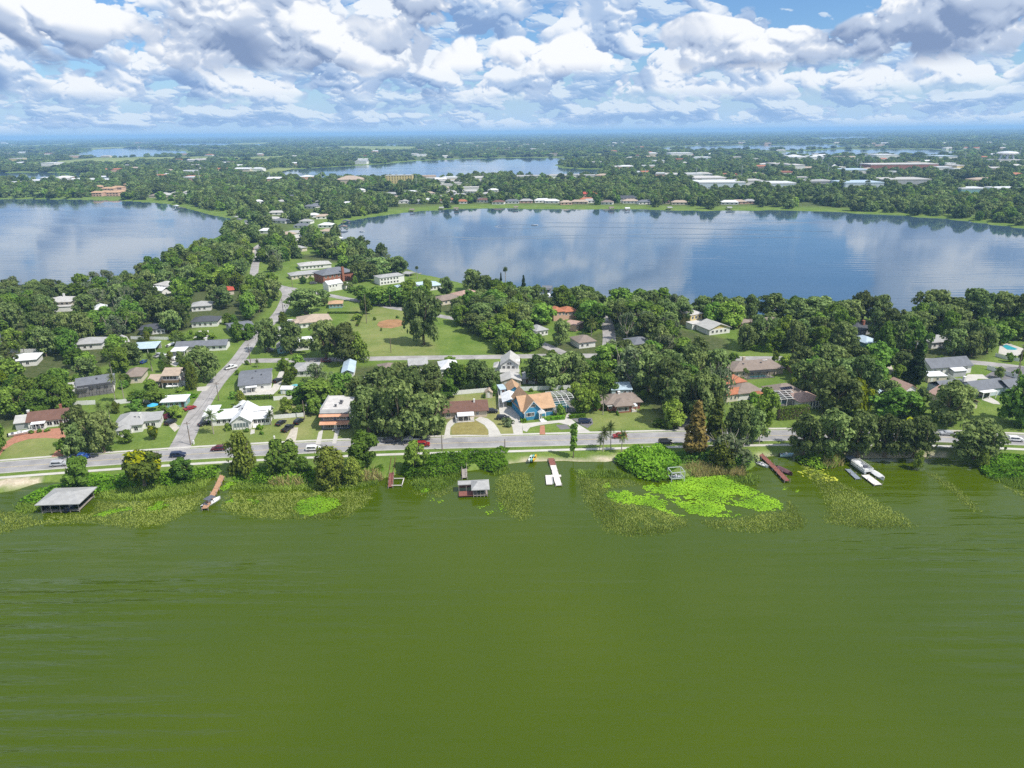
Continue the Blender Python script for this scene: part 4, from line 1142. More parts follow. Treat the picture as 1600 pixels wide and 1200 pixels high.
h = House('grey_longhouse', (276, 551), (354, 547), 'long low grey roofed house with carport left of the side street', depth=9)
W_ = h.w
h.wall(0, W_, 0, 8, 2.7, 'white'); h.gable(0, W_, 0, 8, 2.7, 1.5, 'x', 'grey', .6); h.flat(-.6, 6, -7.5, -.3, 2.6, 'whitemetal', .15, .1, 'carport_roof')
for x in (-.3, 5.7):
    for y in (-7.2, -3.8):
        h.post(x, y, 2.6)
h.window('F', 8, 1.5, 1.2, 1.1, 5, 1.8); h.chimney(13, 4, 3.5, 5.4, 'white', .9)
h = House('metal_carport', (207, 554), (244, 552), 'blue-grey metal roofed open carport on the lawn', 'carport', depth=9)
h.flat(-.3, h.w + .3, -.3, 9, 2.5, 'bluemetal', .15, .8)
for x in (0, h.w / 3, h.w * 2 / 3, h.w):
    for y in (0, 8.6):
        h.post(x, y, 2.5 + y * .08)
h.part('back_wall', MB().box(0, h.w, 8.7, 8.85, 0, 2.9), WALL['grey'])
h = House('dark_roofed_house', (232, 523), (258, 521), 'dark roofed white house between oaks and the white fence', depth=9)
h.wall(0, h.w, 0, 9, 2.8, 'white'); h.hip(-4, h.w, 0, 9, 2.8, 1.8, 'dark', .5); h.wall(-4, 0, 1, 8, 2.8, 'grey'); h.window('F', 1.5, 1.4, 1, 1.1, 4, .8)
h = House('villa', (72, 486), (112, 484), 'white villa with pale hip roof deep in the left wood', 'house', depth=14)
h.wall(0, h.w, 0, 13, 5, 'cream'); h.hip(0, h.w, 0, 13, 5, 2.2, 'pale', .8); h.chimney(9, 6, 6, 8.6, 'white', .9); h.window('F', 2, 3.8, 1.1, 1.2, 5, 1.4); h.window('F', 2, 1.4, 1.1, 1.2, 5, 1.4); h.wall(h.w * .4, h.w + 1, -4, 0, 2.8, 'white'); h.flat(h.w * .4 - .3, h.w + 1.3, -4.3, -.1, 2.85, 'pale', .2, .2)
h = House('white_villa', (232, 459), (254, 461), 'white house with white roofs seen through oak branches', depth=16)
h.wall(0, h.w, 0, 7, 2.8, 'white'); h.gable(0, h.w, 0, 7, 2.8, 1.6, 'x', 'whitemetal', .5); h.wall(-2, h.w - 2, 7.5, 18, 4.4, 'white'); h.hip(-2, h.w - 2, 7.5, 18, 4.4, 1.9, 'pale', .5); h.window('F', 1.4, 1.4, 1, 1.1, 4, 1); h.window('F', 1, 3.5, 1, 1, 3, 1.4, at_y=7.5)
h = House('tan_hip_house', (470, 513), (518, 508), 'tan hip roofed house beside the park lawn', depth=15)
h.wall(0, h.w, 0, 14, 2.8, 'white'); h.hip(0, h.w, 0, 14, 2.8, 2.6, 'beige', .7); h.window('F', 2, 1.4, 1.2, 1.2, 5, 1.6); h.garage(-2.5, 0, 2); h.wall(-3, 0, 2, 9, 2.6, 'white'); h.hip(-3.2, 0.4, 2, 9, 2.6, 1.1, 'beige', .5)
h = House('brick_mansion', (506, 444), (554, 437), 'tall red brick house with grey hip roof and brick chimney', depth=16)
h.wall(0, h.w, 0, 15, 6, 'brick'); h.hip(0, h.w, 0, 15, 6, 3.2, 'grey', .8); h.chimney(h.w * .62, -.6, 0, 10, 'brick', 1.5); h.window('F', 2, 4.6, 1.2, 1.4, 5, 2); h.window('F', 2, 1.5, 1.2, 1.4, 5, 2)
h = House('white_wing', (514, 456), (543, 451), 'white gabled wing with dark solar roof below the red brick house', depth=9)
h.wall(0, h.w * .75, 0, 7, 4.6, 'white'); h.wall(.01, h.w * .75 - .01, .01, 6.99, 4.6, 'white', 0, 'x', 1.7, 'gable_wall'); h.gable(0, h.w * .75, 0, 7, 4.6, 1.8, 'x', 'whitemetal', .3); h.panels(2, .3, 4.85, 1.5, 1.4, .72, 5, 2)
h.wall(h.w * .75, h.w + 3, 1, 6, 2.7, 'white'); h.flat(h.w * .75, h.w + 3.3, .7, 6.3, 2.7, 'flat', .2, .2); h.window('F', 1.4, 3.4, 1, 1.1, 3, 1.2); h.garage(1.5, 5, 0)
h = House('pale_flat_house', (470, 422), (518, 418), 'wide pale roofed house left of the red brick house', depth=14)
h.wall(0, h.w, 0, 14, 2.9, 'white'); h.hip(0, h.w, 0, 14, 2.9, 1.8, 'pale', .6); h.window('F', 2, 1.5, 1.2, 1.1, 6, 1.6); h.vent(9, 5, 4)
h = House('grey_low_house', (456, 437), (505, 432), 'low grey roofed house between pale tree and red brick house', depth=12)
h.wall(0, h.w, 0, 11, 2.8, 'cream'); h.hip(0, h.w, 0, 11, 2.8, 1.7, 'lightgrey', .6); h.window('F', 2, 1.5, 1.2, 1.1, 6, 1.6)
h = House('orange_cottage', (514, 482), (535, 481), 'little cottage with orange brown roof on the green lawn', 'cottage', depth=8)
h.wall(0, h.w, 0, 7.5, 2.6, 'teal'); h.hip(0, h.w, 0, 7.5, 2.6, 1.4, 'tan', .5); h.window('F', 1.3, 1.4, 1.2, 1.1, 4, .9)
h = House('teal_bungalow', (434, 553), (476, 549), 'white roofed bungalow with teal gable wall on the cross street', 'house', depth=13)
h.wall(0, h.w * .4, 0, 8, 2.8, 'teal', gable='y', rise=1.6); h.gable(0, h.w * .4, 0, 8, 2.8, 1.6, 'y', 'pale', .4); h.wall(h.w * .4, h.w + 4, 2, 12, 3.2, 'white'); h.gable(h.w * .38, h.w + 4, 2, 12, 3.2, 2, 'x', 'whitemetal', .5); h.window('F', 1.6, 1.4, 1, 1.1, 2, 1.4); h.window('F', h.w * .5, 1.6, 1.1, 1.2, 4, 1.2, at_y=2)
h = House('beige_cottage', (457, 589), (492, 588), 'low cottage with beige hip roof below the cross street', 'cottage', depth=12)
h.wall(0, h.w, 0, 11, 2.6, 'white'); h.hip(0, h.w, 0, 11, 2.6, 1.7, 'lightgrey', .6); h.window('F', 1.5, 1.4, 1.1, 1.1, 4, 1.4)
h = House('grey_cottage', (535, 592), (553, 591), 'narrow grey metal roofed cottage beside the dense trees', 'cottage', depth=16)
h.wall(0, h.w, 0, 15, 2.7, 'white'); h.gable(0, h.w, 0, 15, 2.7, 1.1, 'y', 'bluemetal', .4); h.window('F', 1.1, 1.4, 1, 1, 2, 1)
h = House('shed', (439, 616), (457, 616), 'small pale blue shed behind the white bungalow garden', 'shed', depth=4)
h.wall(0, h.w, 0, 4, 2.0, 'paleblue'); h.gable(0, h.w, 0, 4, 2.0, .7, 'x', 'whitemetal', .2); h.door(1.2, mat=trim)
h = House('low_house', (640, 580), (668, 578), 'grey roofed house peeping out above the roadside oak grove', depth=9)
h.wall(0, h.w, 0, 9, 2.7, 'white'); h.gable(0, h.w, 0, 9, 2.7, 1.5, 'x', 'lightgrey', .5); h.window('F', 1.4, 1.4, 1.1, 1.1, 3, 1.3)
h = House('white_lake_house', (594, 446), (632, 441), 'white two-storey lake house with many dark windows', depth=11)
h.wall(0, h.w, 0, 10, 5, 'white'); h.hip(0, h.w, 0, 10, 5, 1.3, 'lightgrey', .4); h.window('F', 1.5, 3.7, 1.2, 1.2, 6, 1.1); h.window('F', 1.5, 1.4, 1.2, 1.2, 6, 1.1)
h = House('metal_roofed_villa', (627, 459), (690, 452), 'large pale metal roofed villa at the lake edge above park lane', depth=13)
h.wall(0, h.w, 0, 12, 3, 'white'); h.hip(0, h.w, 0, 12, 3, 2.2, 'bluemetal', .7); h.wall(6, 15, -5, 0, 2.8, 'grey'); h.gable(6, 15, -5, 1, 2.8, 2, 'y', 'grey', .6); h.window('F', 1, 1.5, 1.2, 1.2, 2, 1); h.window('F', h.w - 9, 1.5, 1.2, 1.2, 4, 1)
h = House('brown_hip_house', (686, 478), (722, 472), 'brown hip roofed house among garden trees near the lake', depth=12)
h.wall(0, h.w, 0, 11, 2.8, 'cream'); h.hip(0, h.w, 0, 11, 2.8, 2, 'taupe', .6); h.window('F', 2, 1.5, 1.2, 1.1, 4, 1.8)
h = House('pink_hip_house', (722, 470), (752, 464), 'pinkish roofed house among garden trees near the lake', depth=12)
h.wall(0, h.w, 0, 11, 2.8, 'cream'); h.hip(0, h.w, 0, 11, 2.8, 2, 'pink', .6); h.window('F', 2, 1.5, 1.2, 1.1, 4, 1.6)
h = House('red_tile_house', (865, 502), (903, 498), 'two-storey house with bright orange-red tile roof in the woods', depth=12)
h.wall(0, h.w * .45, 0, 10, 5, 'pink'); h.hip(0, h.w * .45, 0, 10, 5, 1.8, 'orange', .5); h.wall(h.w * .45, h.w, 1, 10, 4.2, 'pink'); h.hip(h.w * .45, h.w, 1, 10, 4.2, 2, 'orange', .5); h.window('F', 1.5, 3.8, 1, 1.2, 3, 1.2); h.window('F', h.w * .55, 3, 1, 1.2, 3, 1.2, at_y=1)
h = House('pink_annex', (900, 518), (912, 512), 'pale pink flat annex beside the red tiled house', 'house', depth=8)
h.wall(0, h.w, 0, 8, 3, 'pink'); h.flat(-.2, h.w + .2, -.2, 8.2, 3, 'pink', .2, .1); h.window('F', 1.2, 1.6, 1, 1.1, 2, 1)
h = House('grey_wood_house', (838, 526), (856, 523), 'grey roof showing through the wood above white two-storey house', depth=9)
h.wall(0, h.w, 0, 9, 2.8, 'white'); h.hip(0, h.w, 0, 9, 2.8, 1.8, 'lightgrey', .5); h.window('F', 1.4, 1.4, 1.1, 1.1, 3, 1.2)
h = House('white_lake_cottage', (845, 475), (866, 473), 'white lakeside house by the marsh edge', depth=8)
h.wall(0, h.w, 0, 8, 3.6, 'white'); h.flat(-.3, h.w + .3, -.3, 8.3, 3.6, 'whitemetal', .2, .3); h.window('F', 1.5, 2, 1, 1.2, 4, 1)
h = House('yellow_lake_house', (1078, 511), (1096, 508), 'tall yellow and white house at the lake edge', depth=12)
h.wall(0, h.w, 0, 11, 6.2, 'yellow'); h.flat(-.3, h.w + .3, -.3, 11.3, 6.2, 'flat', .3, .2); h.window('F', 1.4, 4.8, 1.1, 1.4, 3, 1.2); h.window('F', 1.4, 1.8, 1.1, 1.4, 3, 1.2); h.wall(-3, h.w + 4, -5, 0, 3, 'white'); h.flat(-3.2, h.w + 4.2, -5.2, -.05, 3, 'flat', .2, .1)
h = House('white_gable_house', (1108, 524), (1140, 520), 'white house with pale roof and yellow gable near the lake', depth=12)
h.wall(0, h.w, 0, 11, 3, 'white'); h.gable(0, h.w, 0, 11, 3, 2.2, 'y', 'pale', .6); h.wall(0.01, h.w - .01, .01, 10.99, 3, 'yellow', 0, 'y', 2.15, 'gable_wall'); h.window('F', 2, 1.6, 1.1, 1.2, 4, 1.4)
for px0, px1, mat, wl, lab in (((1158, 514), (1172, 511), 'taupe', 'pink', 'brown roofed pink house under the lakeside oaks'), ((1183, 516), (1226, 512), 'taupe', 'cream', 'tan walled house hidden behind the palm and oaks'), ((1240, 522), (1276, 518), 'flat', 'white', 'flat roofed pale house in the wood below the lakeside oaks'),
                          ((1340, 525), (1364, 521), 'dark', 'grey', 'dark roofed house with orange chimney in the right wood'), ((1394, 511), (1424, 505), 'orange', 'pink', 'orange roofed house on the lake shore in the right wood'), ((1536, 525), (1562, 521), 'lightgrey', 'white', 'pale grey hip roofed house with white chimney by the right wood'),
                          ((1352, 546), (1372, 543), 'bluemetal', 'teal', 'low teal roofed house in the middle of the right wood'), ((334, 463), (366, 460), 'red', 'cream', 'red roofed house half hidden in the wood left of the street'), ((346, 398), (379, 396), 'taupe', 'cream', 'brown hip roofed house at the top of the wooded ridge'),
                          ((386, 396), (398, 394), 'pink', 'cream', 'pink roofed house at the bend of the upper street'), ((-6, 540), (18, 536), 'dark', 'white', 'dark roofed house at the edge of the left wood'), ((16, 575), (58, 571), 'whitemetal', 'white', 'white roofed house among the left thicket trees'),
                          ((118, 548), (160, 545), 'lightgrey', 'white', 'light grey roofed house behind the grey screened house'), ((196, 600), (222, 598), 'taupe', 'cream', 'taupe roofed cottage between screened house and brown two-storey house'), ((560, 617), (586, 615), 'lightgrey', 'cream', 'light grey roof tucked behind the roadside oak grove'), ((592, 592), (622, 590), 'taupe', 'white', 'taupe roofed house above the oak grove on the cross street'), ((690, 587), (716, 585), 'whitemetal', 'white', 'white roofed house behind the beige ranch trees'), ((300, 512), (340, 510), 'dark', 'white', 'dark roofed house above the turquoise pool'), ((190, 545), (203, 543), 'pale', 'white', 'small pale shed roof left of the metal carport'), ((300, 487), (330, 485), 'lightgrey', 'white', 'light grey roof in the wood above the pool house'), ((428, 530), (456, 527), 'lightgrey', 'white', 'light grey roofed house above the teal bungalow'), ((905, 545), (930, 542), 'taupe', 'white', 'taupe roof in the oak wood by the cross street'), ((990, 548), (1018, 545), 'grey', 'cream', 'grey roof deep in the oak wood'), ((1455, 545), (1490, 542), 'lightgrey', 'white', 'light grey roof behind the long white house'),
                          ((452, 378), (490, 374), 'pale', 'white', 'pale roofed house above the pale flat house'), ((500, 388), (540, 386), 'lightgrey', 'white', 'light grey roofed house near the lake docks'), ((455, 395), (480, 392), 'lightgrey', 'cream', 'grey roofed house left of the lake dock houses'), ((150, 492), (168, 490), 'whitemetal', 'white', 'small white roof showing in the left wood')):
    h = House('wooded_house', px0, px1, lab, depth=11)
    h.wall(0, h.w, 0, 10, 3, wl); h.hip(0, h.w, 0, 10, 3, 2.0, mat, .6); h.window('F', 1.6, 1.5, 1.1, 1.2, max(2, int(h.w / 3.2)), 1.6)
    if 'chimney' in lab:
        h.chimney(h.w * .6, 3, 3.4, 6.4, 'brick' if 'orange' in lab else 'white', 1.1)
# fences
fence([(57, 640), (110, 634), (150, 632)], 1.8, white_fence, 'white fence behind the brown roofed ranch house')
fence([(180, 632), (200, 630), (246, 630)], 1.8, white_fence, 'white fence behind the white hip roofed house')
fence([(428, 655), (476, 651)], 1.6, white_fence, 'white fence right of the white metal bungalow')
fence([(476, 651), (482, 626)], 1.7, white_fence, 'white fence running back along the awning house lot')
fence([(428, 626), (470, 622)], 1.7, white_fence, 'white fence behind the bungalow back lawn')
fence([(702, 618), (770, 612)], 1.8, white_fence, 'white fence behind the beige ranch back yard')
fence([(780, 640), (778, 612)], 1.7, white_fence, 'white fence between beige ranch and carport')
fence([(812, 611), (898, 608)], 1.8, white_fence, 'white fence behind the blue house')
fence([(-10, 552), (80, 550)], 1.8, white_fence, 'white fence at the edge of the left wood')
fence([(205, 530), (264, 531)], 1.5, white_fence, 'white fence above the metal carport lawn')
fence([(1542, 577), (1590, 592)], 1.9, white_fence, 'white wall between green court and parking court', 'boundary_wall')
fence([(1480, 590), (1508, 609)], 1.8, white_fence, 'white fence running down beside the small outbuilding')
fence([(1224, 572), (1245, 592), (1275, 612)], 1.9, wood_fence, 'brown timber fence beside the dark pool cage garden')
fence([(1555, 557), (1572, 562), (1592, 565)], 1.6, white_fence, 'grey-white garden wall below the teal pool')

# ------------------------------------------------------------------ vegetation
def leaf_mat(name, dark, light, hue=0.016, val=0.42, trans=0.33, accent=None):
    m = bpy.data.materials.new(name); m.use_nodes = True
    N, L = m.node_tree.nodes, m.node_tree.links
    N.remove(N['Principled BSDF'])
    at = N.new('ShaderNodeAttribute'); at.attribute_name = 'tone'
    x = N.new('ShaderNodeMix'); x.data_type = 'RGBA'
    L.new(at.outputs['Fac'], x.inputs[0])
    x.inputs[6].default_value = (*dark, 1); x.inputs[7].default_value = (*light, 1)
    col = x.outputs[2]
    if accent:                                       # blossom or dead leaf on some clumps
        a2 = N.new('ShaderNodeAttribute'); a2.attribute_name = 'bloom'
        y = N.new('ShaderNodeMix'); y.data_type = 'RGBA'
        L.new(a2.outputs['Fac'], y.inputs[0]); L.new(col, y.inputs[6]); y.inputs[7].default_value = (*accent, 1)
        col = y.outputs[2]
    oi = N.new('ShaderNodeObjectInfo')
    hs = N.new('ShaderNodeHueSaturation')
    h = N.new('ShaderNodeMapRange'); h.inputs[3].default_value = 0.5 - hue; h.inputs[4].default_value = 0.5 + hue
    L.new(oi.outputs['Random'], h.inputs[0]); L.new(h.outputs[0], hs.inputs['Hue'])
    f = N.new('ShaderNodeMath'); f.operation = 'FRACT'
    k = N.new('ShaderNodeMath'); k.operation = 'MULTIPLY'; k.inputs[1].default_value = 17.3
    L.new(oi.outputs['Random'], k.inputs[0]); L.new(k.outputs[0], f.inputs[0])
    v = N.new('ShaderNodeMapRange'); v.inputs[3].default_value = 1 - val; v.inputs[4].default_value = 1 + val
    L.new(f.outputs[0], v.inputs[0]); L.new(v.outputs[0], hs.inputs['Value'])
    L.new(col, hs.inputs['Color'])
    d = N.new('ShaderNodeBsdfDiffuse'); t = N.new('ShaderNodeBsdfTranslucent'); ms = N.new('ShaderNodeMixShader')
    L.new(hs.outputs[0], d.inputs[0]); L.new(hs.outputs[0], t.inputs[0])
    ms.inputs[0].default_value = trans
    L.new(d.outputs[0], ms.inputs[1]); L.new(t.outputs[0], ms.inputs[2])
    L.new(ms.outputs[0], N['Material Output'].inputs[0])
    return m

LEAF = {
    'oak': leaf_mat('oak_leaves', (0.074, 0.118, 0.034), (0.265, 0.345, 0.115)),
    'lush': leaf_mat('lush_leaves', (0.066, 0.130, 0.022), (0.20, 0.315, 0.055)),
    'bright': leaf_mat('bright_leaves', (0.10, 0.175, 0.025), (0.26, 0.38, 0.065)),
    'golden': leaf_mat('golden_rain_leaves', (0.08, 0.135, 0.02), (0.20, 0.27, 0.05), accent=(0.50, 0.55, 0.02)),
    'lime': leaf_mat('lime_leaves', (0.14, 0.21, 0.010), (0.28, 0.36, 0.02)),
    'willow': leaf_mat('willow_leaves', (0.10, 0.145, 0.022), (0.25, 0.32, 0.06)),
    'rust': leaf_mat('rusty_cypress_leaves', (0.15, 0.135, 0.035), (0.33, 0.27, 0.08)),
    'cypress': leaf_mat('cypress_leaves', (0.07, 0.105, 0.02), (0.19, 0.22, 0.05)),
    'conifer': leaf_mat('conifer_leaves', (0.018, 0.040, 0.016), (0.055, 0.085, 0.032)),
    'moss': leaf_mat('mossy_leaves', (0.09, 0.13, 0.055), (0.23, 0.28, 0.14)),
    'palm': leaf_mat('palm_leaves', (0.055, 0.085, 0.022), (0.16, 0.20, 0.060)),
    'reed': leaf_mat('reed_blades', (0.15, 0.215, 0.03), (0.36, 0.44, 0.085)),
    'deepreed': leaf_mat('water_grass_blades', (0.125, 0.170, 0.03), (0.29, 0.355, 0.085)),
    'bank': leaf_mat('bank_plant_leaves', (0.07, 0.16, 0.014), (0.22, 0.40, 0.035)),
    'straw': leaf_mat('straw_blades', (0.20, 0.17, 0.06), (0.40, 0.34, 0.16)),
}
bark = material('bark', (0.16, 0.125, 0.09), 0.95, 0.1, 0.25, 1.5)
bark_pale = material('pale_bark', (0.34, 0.30, 0.25), 0.95, 0.1, 0.2, 1.5)

def quads_from(C, Nn, size, seed, aspect=1.0, ngon=4):
    """leaf-sized quads at centres C facing Nn"""
    r = np.random.RandomState(seed)
    n = len(C)
    Nn = Nn / np.maximum(np.linalg.norm(Nn, axis=1, keepdims=True), 1e-6)
    a = r.normal(size=(n, 3))
    u = np.cross(Nn, a); u /= np.maximum(np.linalg.norm(u, axis=1, keepdims=True), 1e-6)
    w = np.cross(Nn, u)
    s = size[:, None] * 0.5
    j = r.uniform(0.7, 1.3, size=(n, 4, 1))
    V = np.stack([C - u * s - w * s * aspect, C + u * s - w * s * aspect, C + u * s + w * s * aspect, C - u * s + w * s * aspect], 1)
    V = C[:, None, :] + (V - C[:, None, :]) * j
    return V.reshape(-1, 3), np.arange(4 * n).reshape(n, 4)

def make_crown(name, mat, seed, clumps, leaves, size, bloom=0.0, hang=0.0):
    """clumps: list of (x, y, z, rx, rz); leaves spread over the shell of every clump"""
    r = np.random.RandomState(seed)
    CC, NN, SS, TT, BB = [], [], [], [], []
    tot = sum(c[3] ** 2 for c in clumps)
    for (x, y, z, rx, rz) in clumps:
        n = max(8, int(leaves * rx ** 2 / tot))
        d = r.normal(size=(n, 3)); d /= np.linalg.norm(d, axis=1, keepdims=True)
        d[:, 2] = np.where((d[:, 2] < -0.35) & (r.rand(n) < 0.6), -d[:, 2], d[:, 2])
        rad = r.uniform(0.72, 1.12, size=(n, 1)) * (1 + 0.18 * np.sin(d[:, :1] * 7 + d[:, 1:2] * 5 + seed))
        p = d * rad * np.array([rx, rx, rz]) + np.array([x, y, z])
        if hang:
            k = (d[:, 2] < 0.1) & (r.rand(n) < hang)
            p[k, 2] -= r.uniform(0.3, 2.2, size=k.sum())
        CC.append(p)
        NN.append(d + r.normal(scale=0.45, size=(n, 3)) + np.array([0, 0, 0.35]))
        SS.append(r.uniform(0.65, 1.45, size=n) * size)
        ct = r.uniform(-0.22, 0.22)
        TT.append(np.clip(r.normal(0.5 + ct, 0.24, size=n), 0, 1))
        BB.append(np.full(n, 1.0) * (r.rand(n) < 0.75) if r.rand() < bloom else np.zeros(n))
    C, Nn, S, T, B = (np.concatenate(a) for a in (CC, NN, SS, TT, BB))
    V, Q = quads_from(C, Nn, S, seed + 1)
    att = {'tone': ('FACE', 'FLOAT', T)}
    if bloom:
        att['bloom'] = ('FACE', 'FLOAT', B)
    return np_mesh(name, V, Q, mat, att)

def dome_clumps(seed, rad, z0, z1, n, cr, flat=0.75, gappy=0.0, squash=1.0):
    """clump centres filling a domed crown, more of them near its skin; a lobed outline"""
    r = np.random.RandomState(seed)
    out = []
    lob = [(r.uniform(0, 6.28), r.uniform(0.12, 0.28)) for _ in range(3)]
    while len(out) < n:
        a = r.uniform(0, 2 * math.pi)
        q = r.uniform(0, 1) ** 0.55
        h = r.uniform(0, 1)
        lobe = 1 + sum(k * math.cos((i + 2) * a + ph) for i, (ph, k) in enumerate(lob)) * 0.7
        prof = math.sqrt(max(0.0, 1 - (abs(h - 0.35) / 0.68) ** 2)) if h > 0.35 else 0.72 + 0.8 * h
        if q < 0.45 and h < 0.55:
            continue
        c = cr * r.uniform(0.65, 1.25)
        rr = max(0.0, rad * prof * lobe * q - c * 0.6)
        if gappy and r.rand() < gappy and q > 0.5:
            continue
        out.append((rr * math.cos(a), rr * math.sin(a) * squash, z0 + (z1 - z0) * h - c * flat * 0.5, c, c * flat))
    return out

def cone_clumps(seed, rad, z0, z1, n, cr, power=0.8):
    r = np.random.RandomState(seed)
    out = []
    for i in range(n):
        h = (i + r.rand()) / n
        w = rad * (1 - h) ** power * (0.35 + 0.65 * min(1, h * 6 + 0.45))
        a = r.uniform(0, 6.28)
        c = cr * (0.55 + 0.6 * (1 - h)) * r.uniform(0.75, 1.2)
        q = max(0, w - c * 0.6) * r.uniform(0.55, 1.05)
        out.append((q * math.cos(a), q * math.sin(a), z0 + (z1 - z0) * h, c, c * 1.15))
    return out

def make_trunk(name, seed, h, r0, limbs, spread, top, mat=None, multi=0):
    """a tapered trunk that divides into limbs reaching into the crown"""
    rr = random.Random(seed)
    b = MB()
    def limb(a, d, ln, r, depth):
        p = Vector(a); d = Vector(d).normalized()
        for i in range(3):
            d2 = (d + Vector((rr.uniform(-.25, .25), rr.uniform(-.25, .25), rr.uniform(-.02, .22)))).normalized()
            q = p + d2 * ln / 3
            r2 = r * 0.76
            b.bar(p, q, r, 5 if depth else 7, r2)
            p, r, d = q, r2, d2
        if depth < 1:
            for k in range(2):
                limb(p, (d + Vector((rr.uniform(-.8, .8), rr.uniform(-.8, .8), rr.uniform(0, .5)))), ln * 0.6, r * 0.9, depth + 1)
    b.bar((0, 0, -0.3), (0, 0, 0.35), r0 * 1.45, 8, r0 * 1.05)
    b.bar((0, 0, 0.3), (rr.uniform(-.2, .2), rr.uniform(-.2, .2), h), r0 * 1.05, 8, r0 * 0.75)
    for i in range(limbs):
        a = 2 * math.pi * i / limbs + rr.uniform(-.4, .4)
        limb((0, 0, h * rr.uniform(0.75, 1.0)), (math.cos(a) * spread, math.sin(a) * spread, 1.0), top - h, r0 * 0.55, 0)
    return b.mesh(name, mat or bark)

# prototypes: nominal crown radius and height in metres, crown mesh, trunk mesh
PROTO = {}
def proto(kind, rad, ht, crown, trunk):
    PROTO.setdefault(kind, []).append((rad, ht, crown, trunk))
for i in range(5):
    proto('oak', 7.0, 12.0, make_crown('crown', LEAF['oak'], 100 + i, dome_clumps(10 + i, 7.0, 3.2, 11.6, 62, 1.5, 0.78, 0.1), 5200, 0.58, hang=0.08),
          make_trunk('trunk', 200 + i, 3.2, 0.55, 5, 1.1, 8.5))
for i in range(3):
    proto('lush', 5.5, 11.0, make_crown('crown', LEAF['lush'], 120 + i, dome_clumps(30 + i, 5.5, 2.0, 10.4, 38, 1.5, 0.95), 3600, 0.60), make_trunk('trunk', 220 + i, 2.6, 0.4, 4, 0.9, 7.5))
for i in range(3):
    proto('bright', 5.0, 10.0, make_crown('crown', LEAF['bright'], 140 + i, dome_clumps(50 + i, 5.0, 1.8, 9.5, 34, 1.35, 0.95, 0.1), 3200, 0.55), make_trunk('trunk', 240 + i, 2.2, 0.32, 4, 0.8, 7))
for i in range(2):
    proto('golden', 6.0, 10.5, make_crown('crown', LEAF['golden'], 160 + i, dome_clumps(60 + i, 6.0, 2.2, 10.0, 36, 1.45, 0.8, 0.2), 3200, 0.6, bloom=0.36), make_trunk('trunk', 260 + i, 2.4, 0.36, 5, 1.0, 7))
proto('lime', 5.0, 10.0, make_crown('crown', LEAF['lime'], 171, dome_clumps(71, 5.0, 2.0, 9.6, 34, 1.4, 0.9), 3200, 0.55), make_trunk('trunk', 271, 2.2, 0.35, 4, 0.8, 7))
for i in range(2):
    proto('willow', 6.0, 9.0, make_crown('crown', LEAF['willow'], 180 + i, dome_clumps(80 + i, 6.0, 1.0, 8.4, 36, 1.55, 0.9), 3600, 0.5, hang=0.5), make_trunk('trunk', 280 + i, 1.8, 0.4, 5, 1.0, 6))
proto('rust', 3.0, 15.0, make_crown('crown', LEAF['rust'], 190, cone_clumps(90, 3.0, 2.0, 14.6, 46, 1.05, 0.6), 3600, 0.5), make_trunk('trunk', 290, 12, 0.35, 3, 0.4, 13.5))
proto('cypress', 2.8, 15.0, make_crown('crown', LEAF['cypress'], 192, cone_clumps(92, 2.8, 1.6, 14.6, 42, 1.05, 0.6), 3000, 0.5), make_trunk('trunk', 292, 12, 0.35, 3, 0.4, 13.5))
proto('conifer', 4.0, 16.0, make_crown('crown', LEAF['conifer'], 194, cone_clumps(94, 4.0, 2.2, 15.6, 46, 1.3, 0.85), 3600, 0.55), make_trunk('trunk', 294, 12, 0.4, 3, 0.3, 14))
for i in range(2):
    proto('moss', 6.5, 10.0, make_crown('crown', LEAF['moss'], 196 + i, dome_clumps(96 + i, 6.5, 2.2, 9.4, 40, 1.1, 0.8, 0.35), 1700, 0.42, hang=0.3), make_trunk('trunk', 296 + i, 2.2, 0.42, 6, 1.2, 8, bark_pale))
proto('slender', 1.6, 11.0, make_crown('crown', LEAF['bright'], 198, [(0.5 * math.sin(i * 1.9), 0.5 * math.cos(i * 2.3), 2.6 + i * 0.62, 1.0 - 0.02 * i, 0.9) for i in range(13)], 1300, 0.42), make_trunk('trunk', 298, 9, 0.18, 2, 0.3, 10))
# lighter versions for trees beyond the park, also repeated in the far woods
for i in range(4):
    proto('faroak', 7.0, 12.0, make_crown('crown', LEAF['oak'], 300 + i, dome_clumps(310 + i, 7.0, 2.4, 11.6, 26, 2.3, 0.85), 1150, 1.15), make_trunk('trunk', 320 + i, 3.0, 0.5, 3, 1.1, 8.0))
for i in range(2):
    proto('farlush', 5.8, 11.0, make_crown('crown', LEAF['lush'], 330 + i, dome_clumps(340 + i, 5.8, 1.6, 10.6, 22, 2.0, 0.95), 950, 1.1), make_trunk('trunk', 350 + i, 2.5, 0.4, 3, 0.9, 7.0))
proto('farbright', 5.0, 10.0, make_crown('crown', LEAF['bright'], 360, dome_clumps(361, 5.0, 1.4, 9.6, 20, 1.8, 0.95), 850, 1.05), make_trunk('trunk', 362, 2.2, 0.35, 3, 0.8, 6.5))

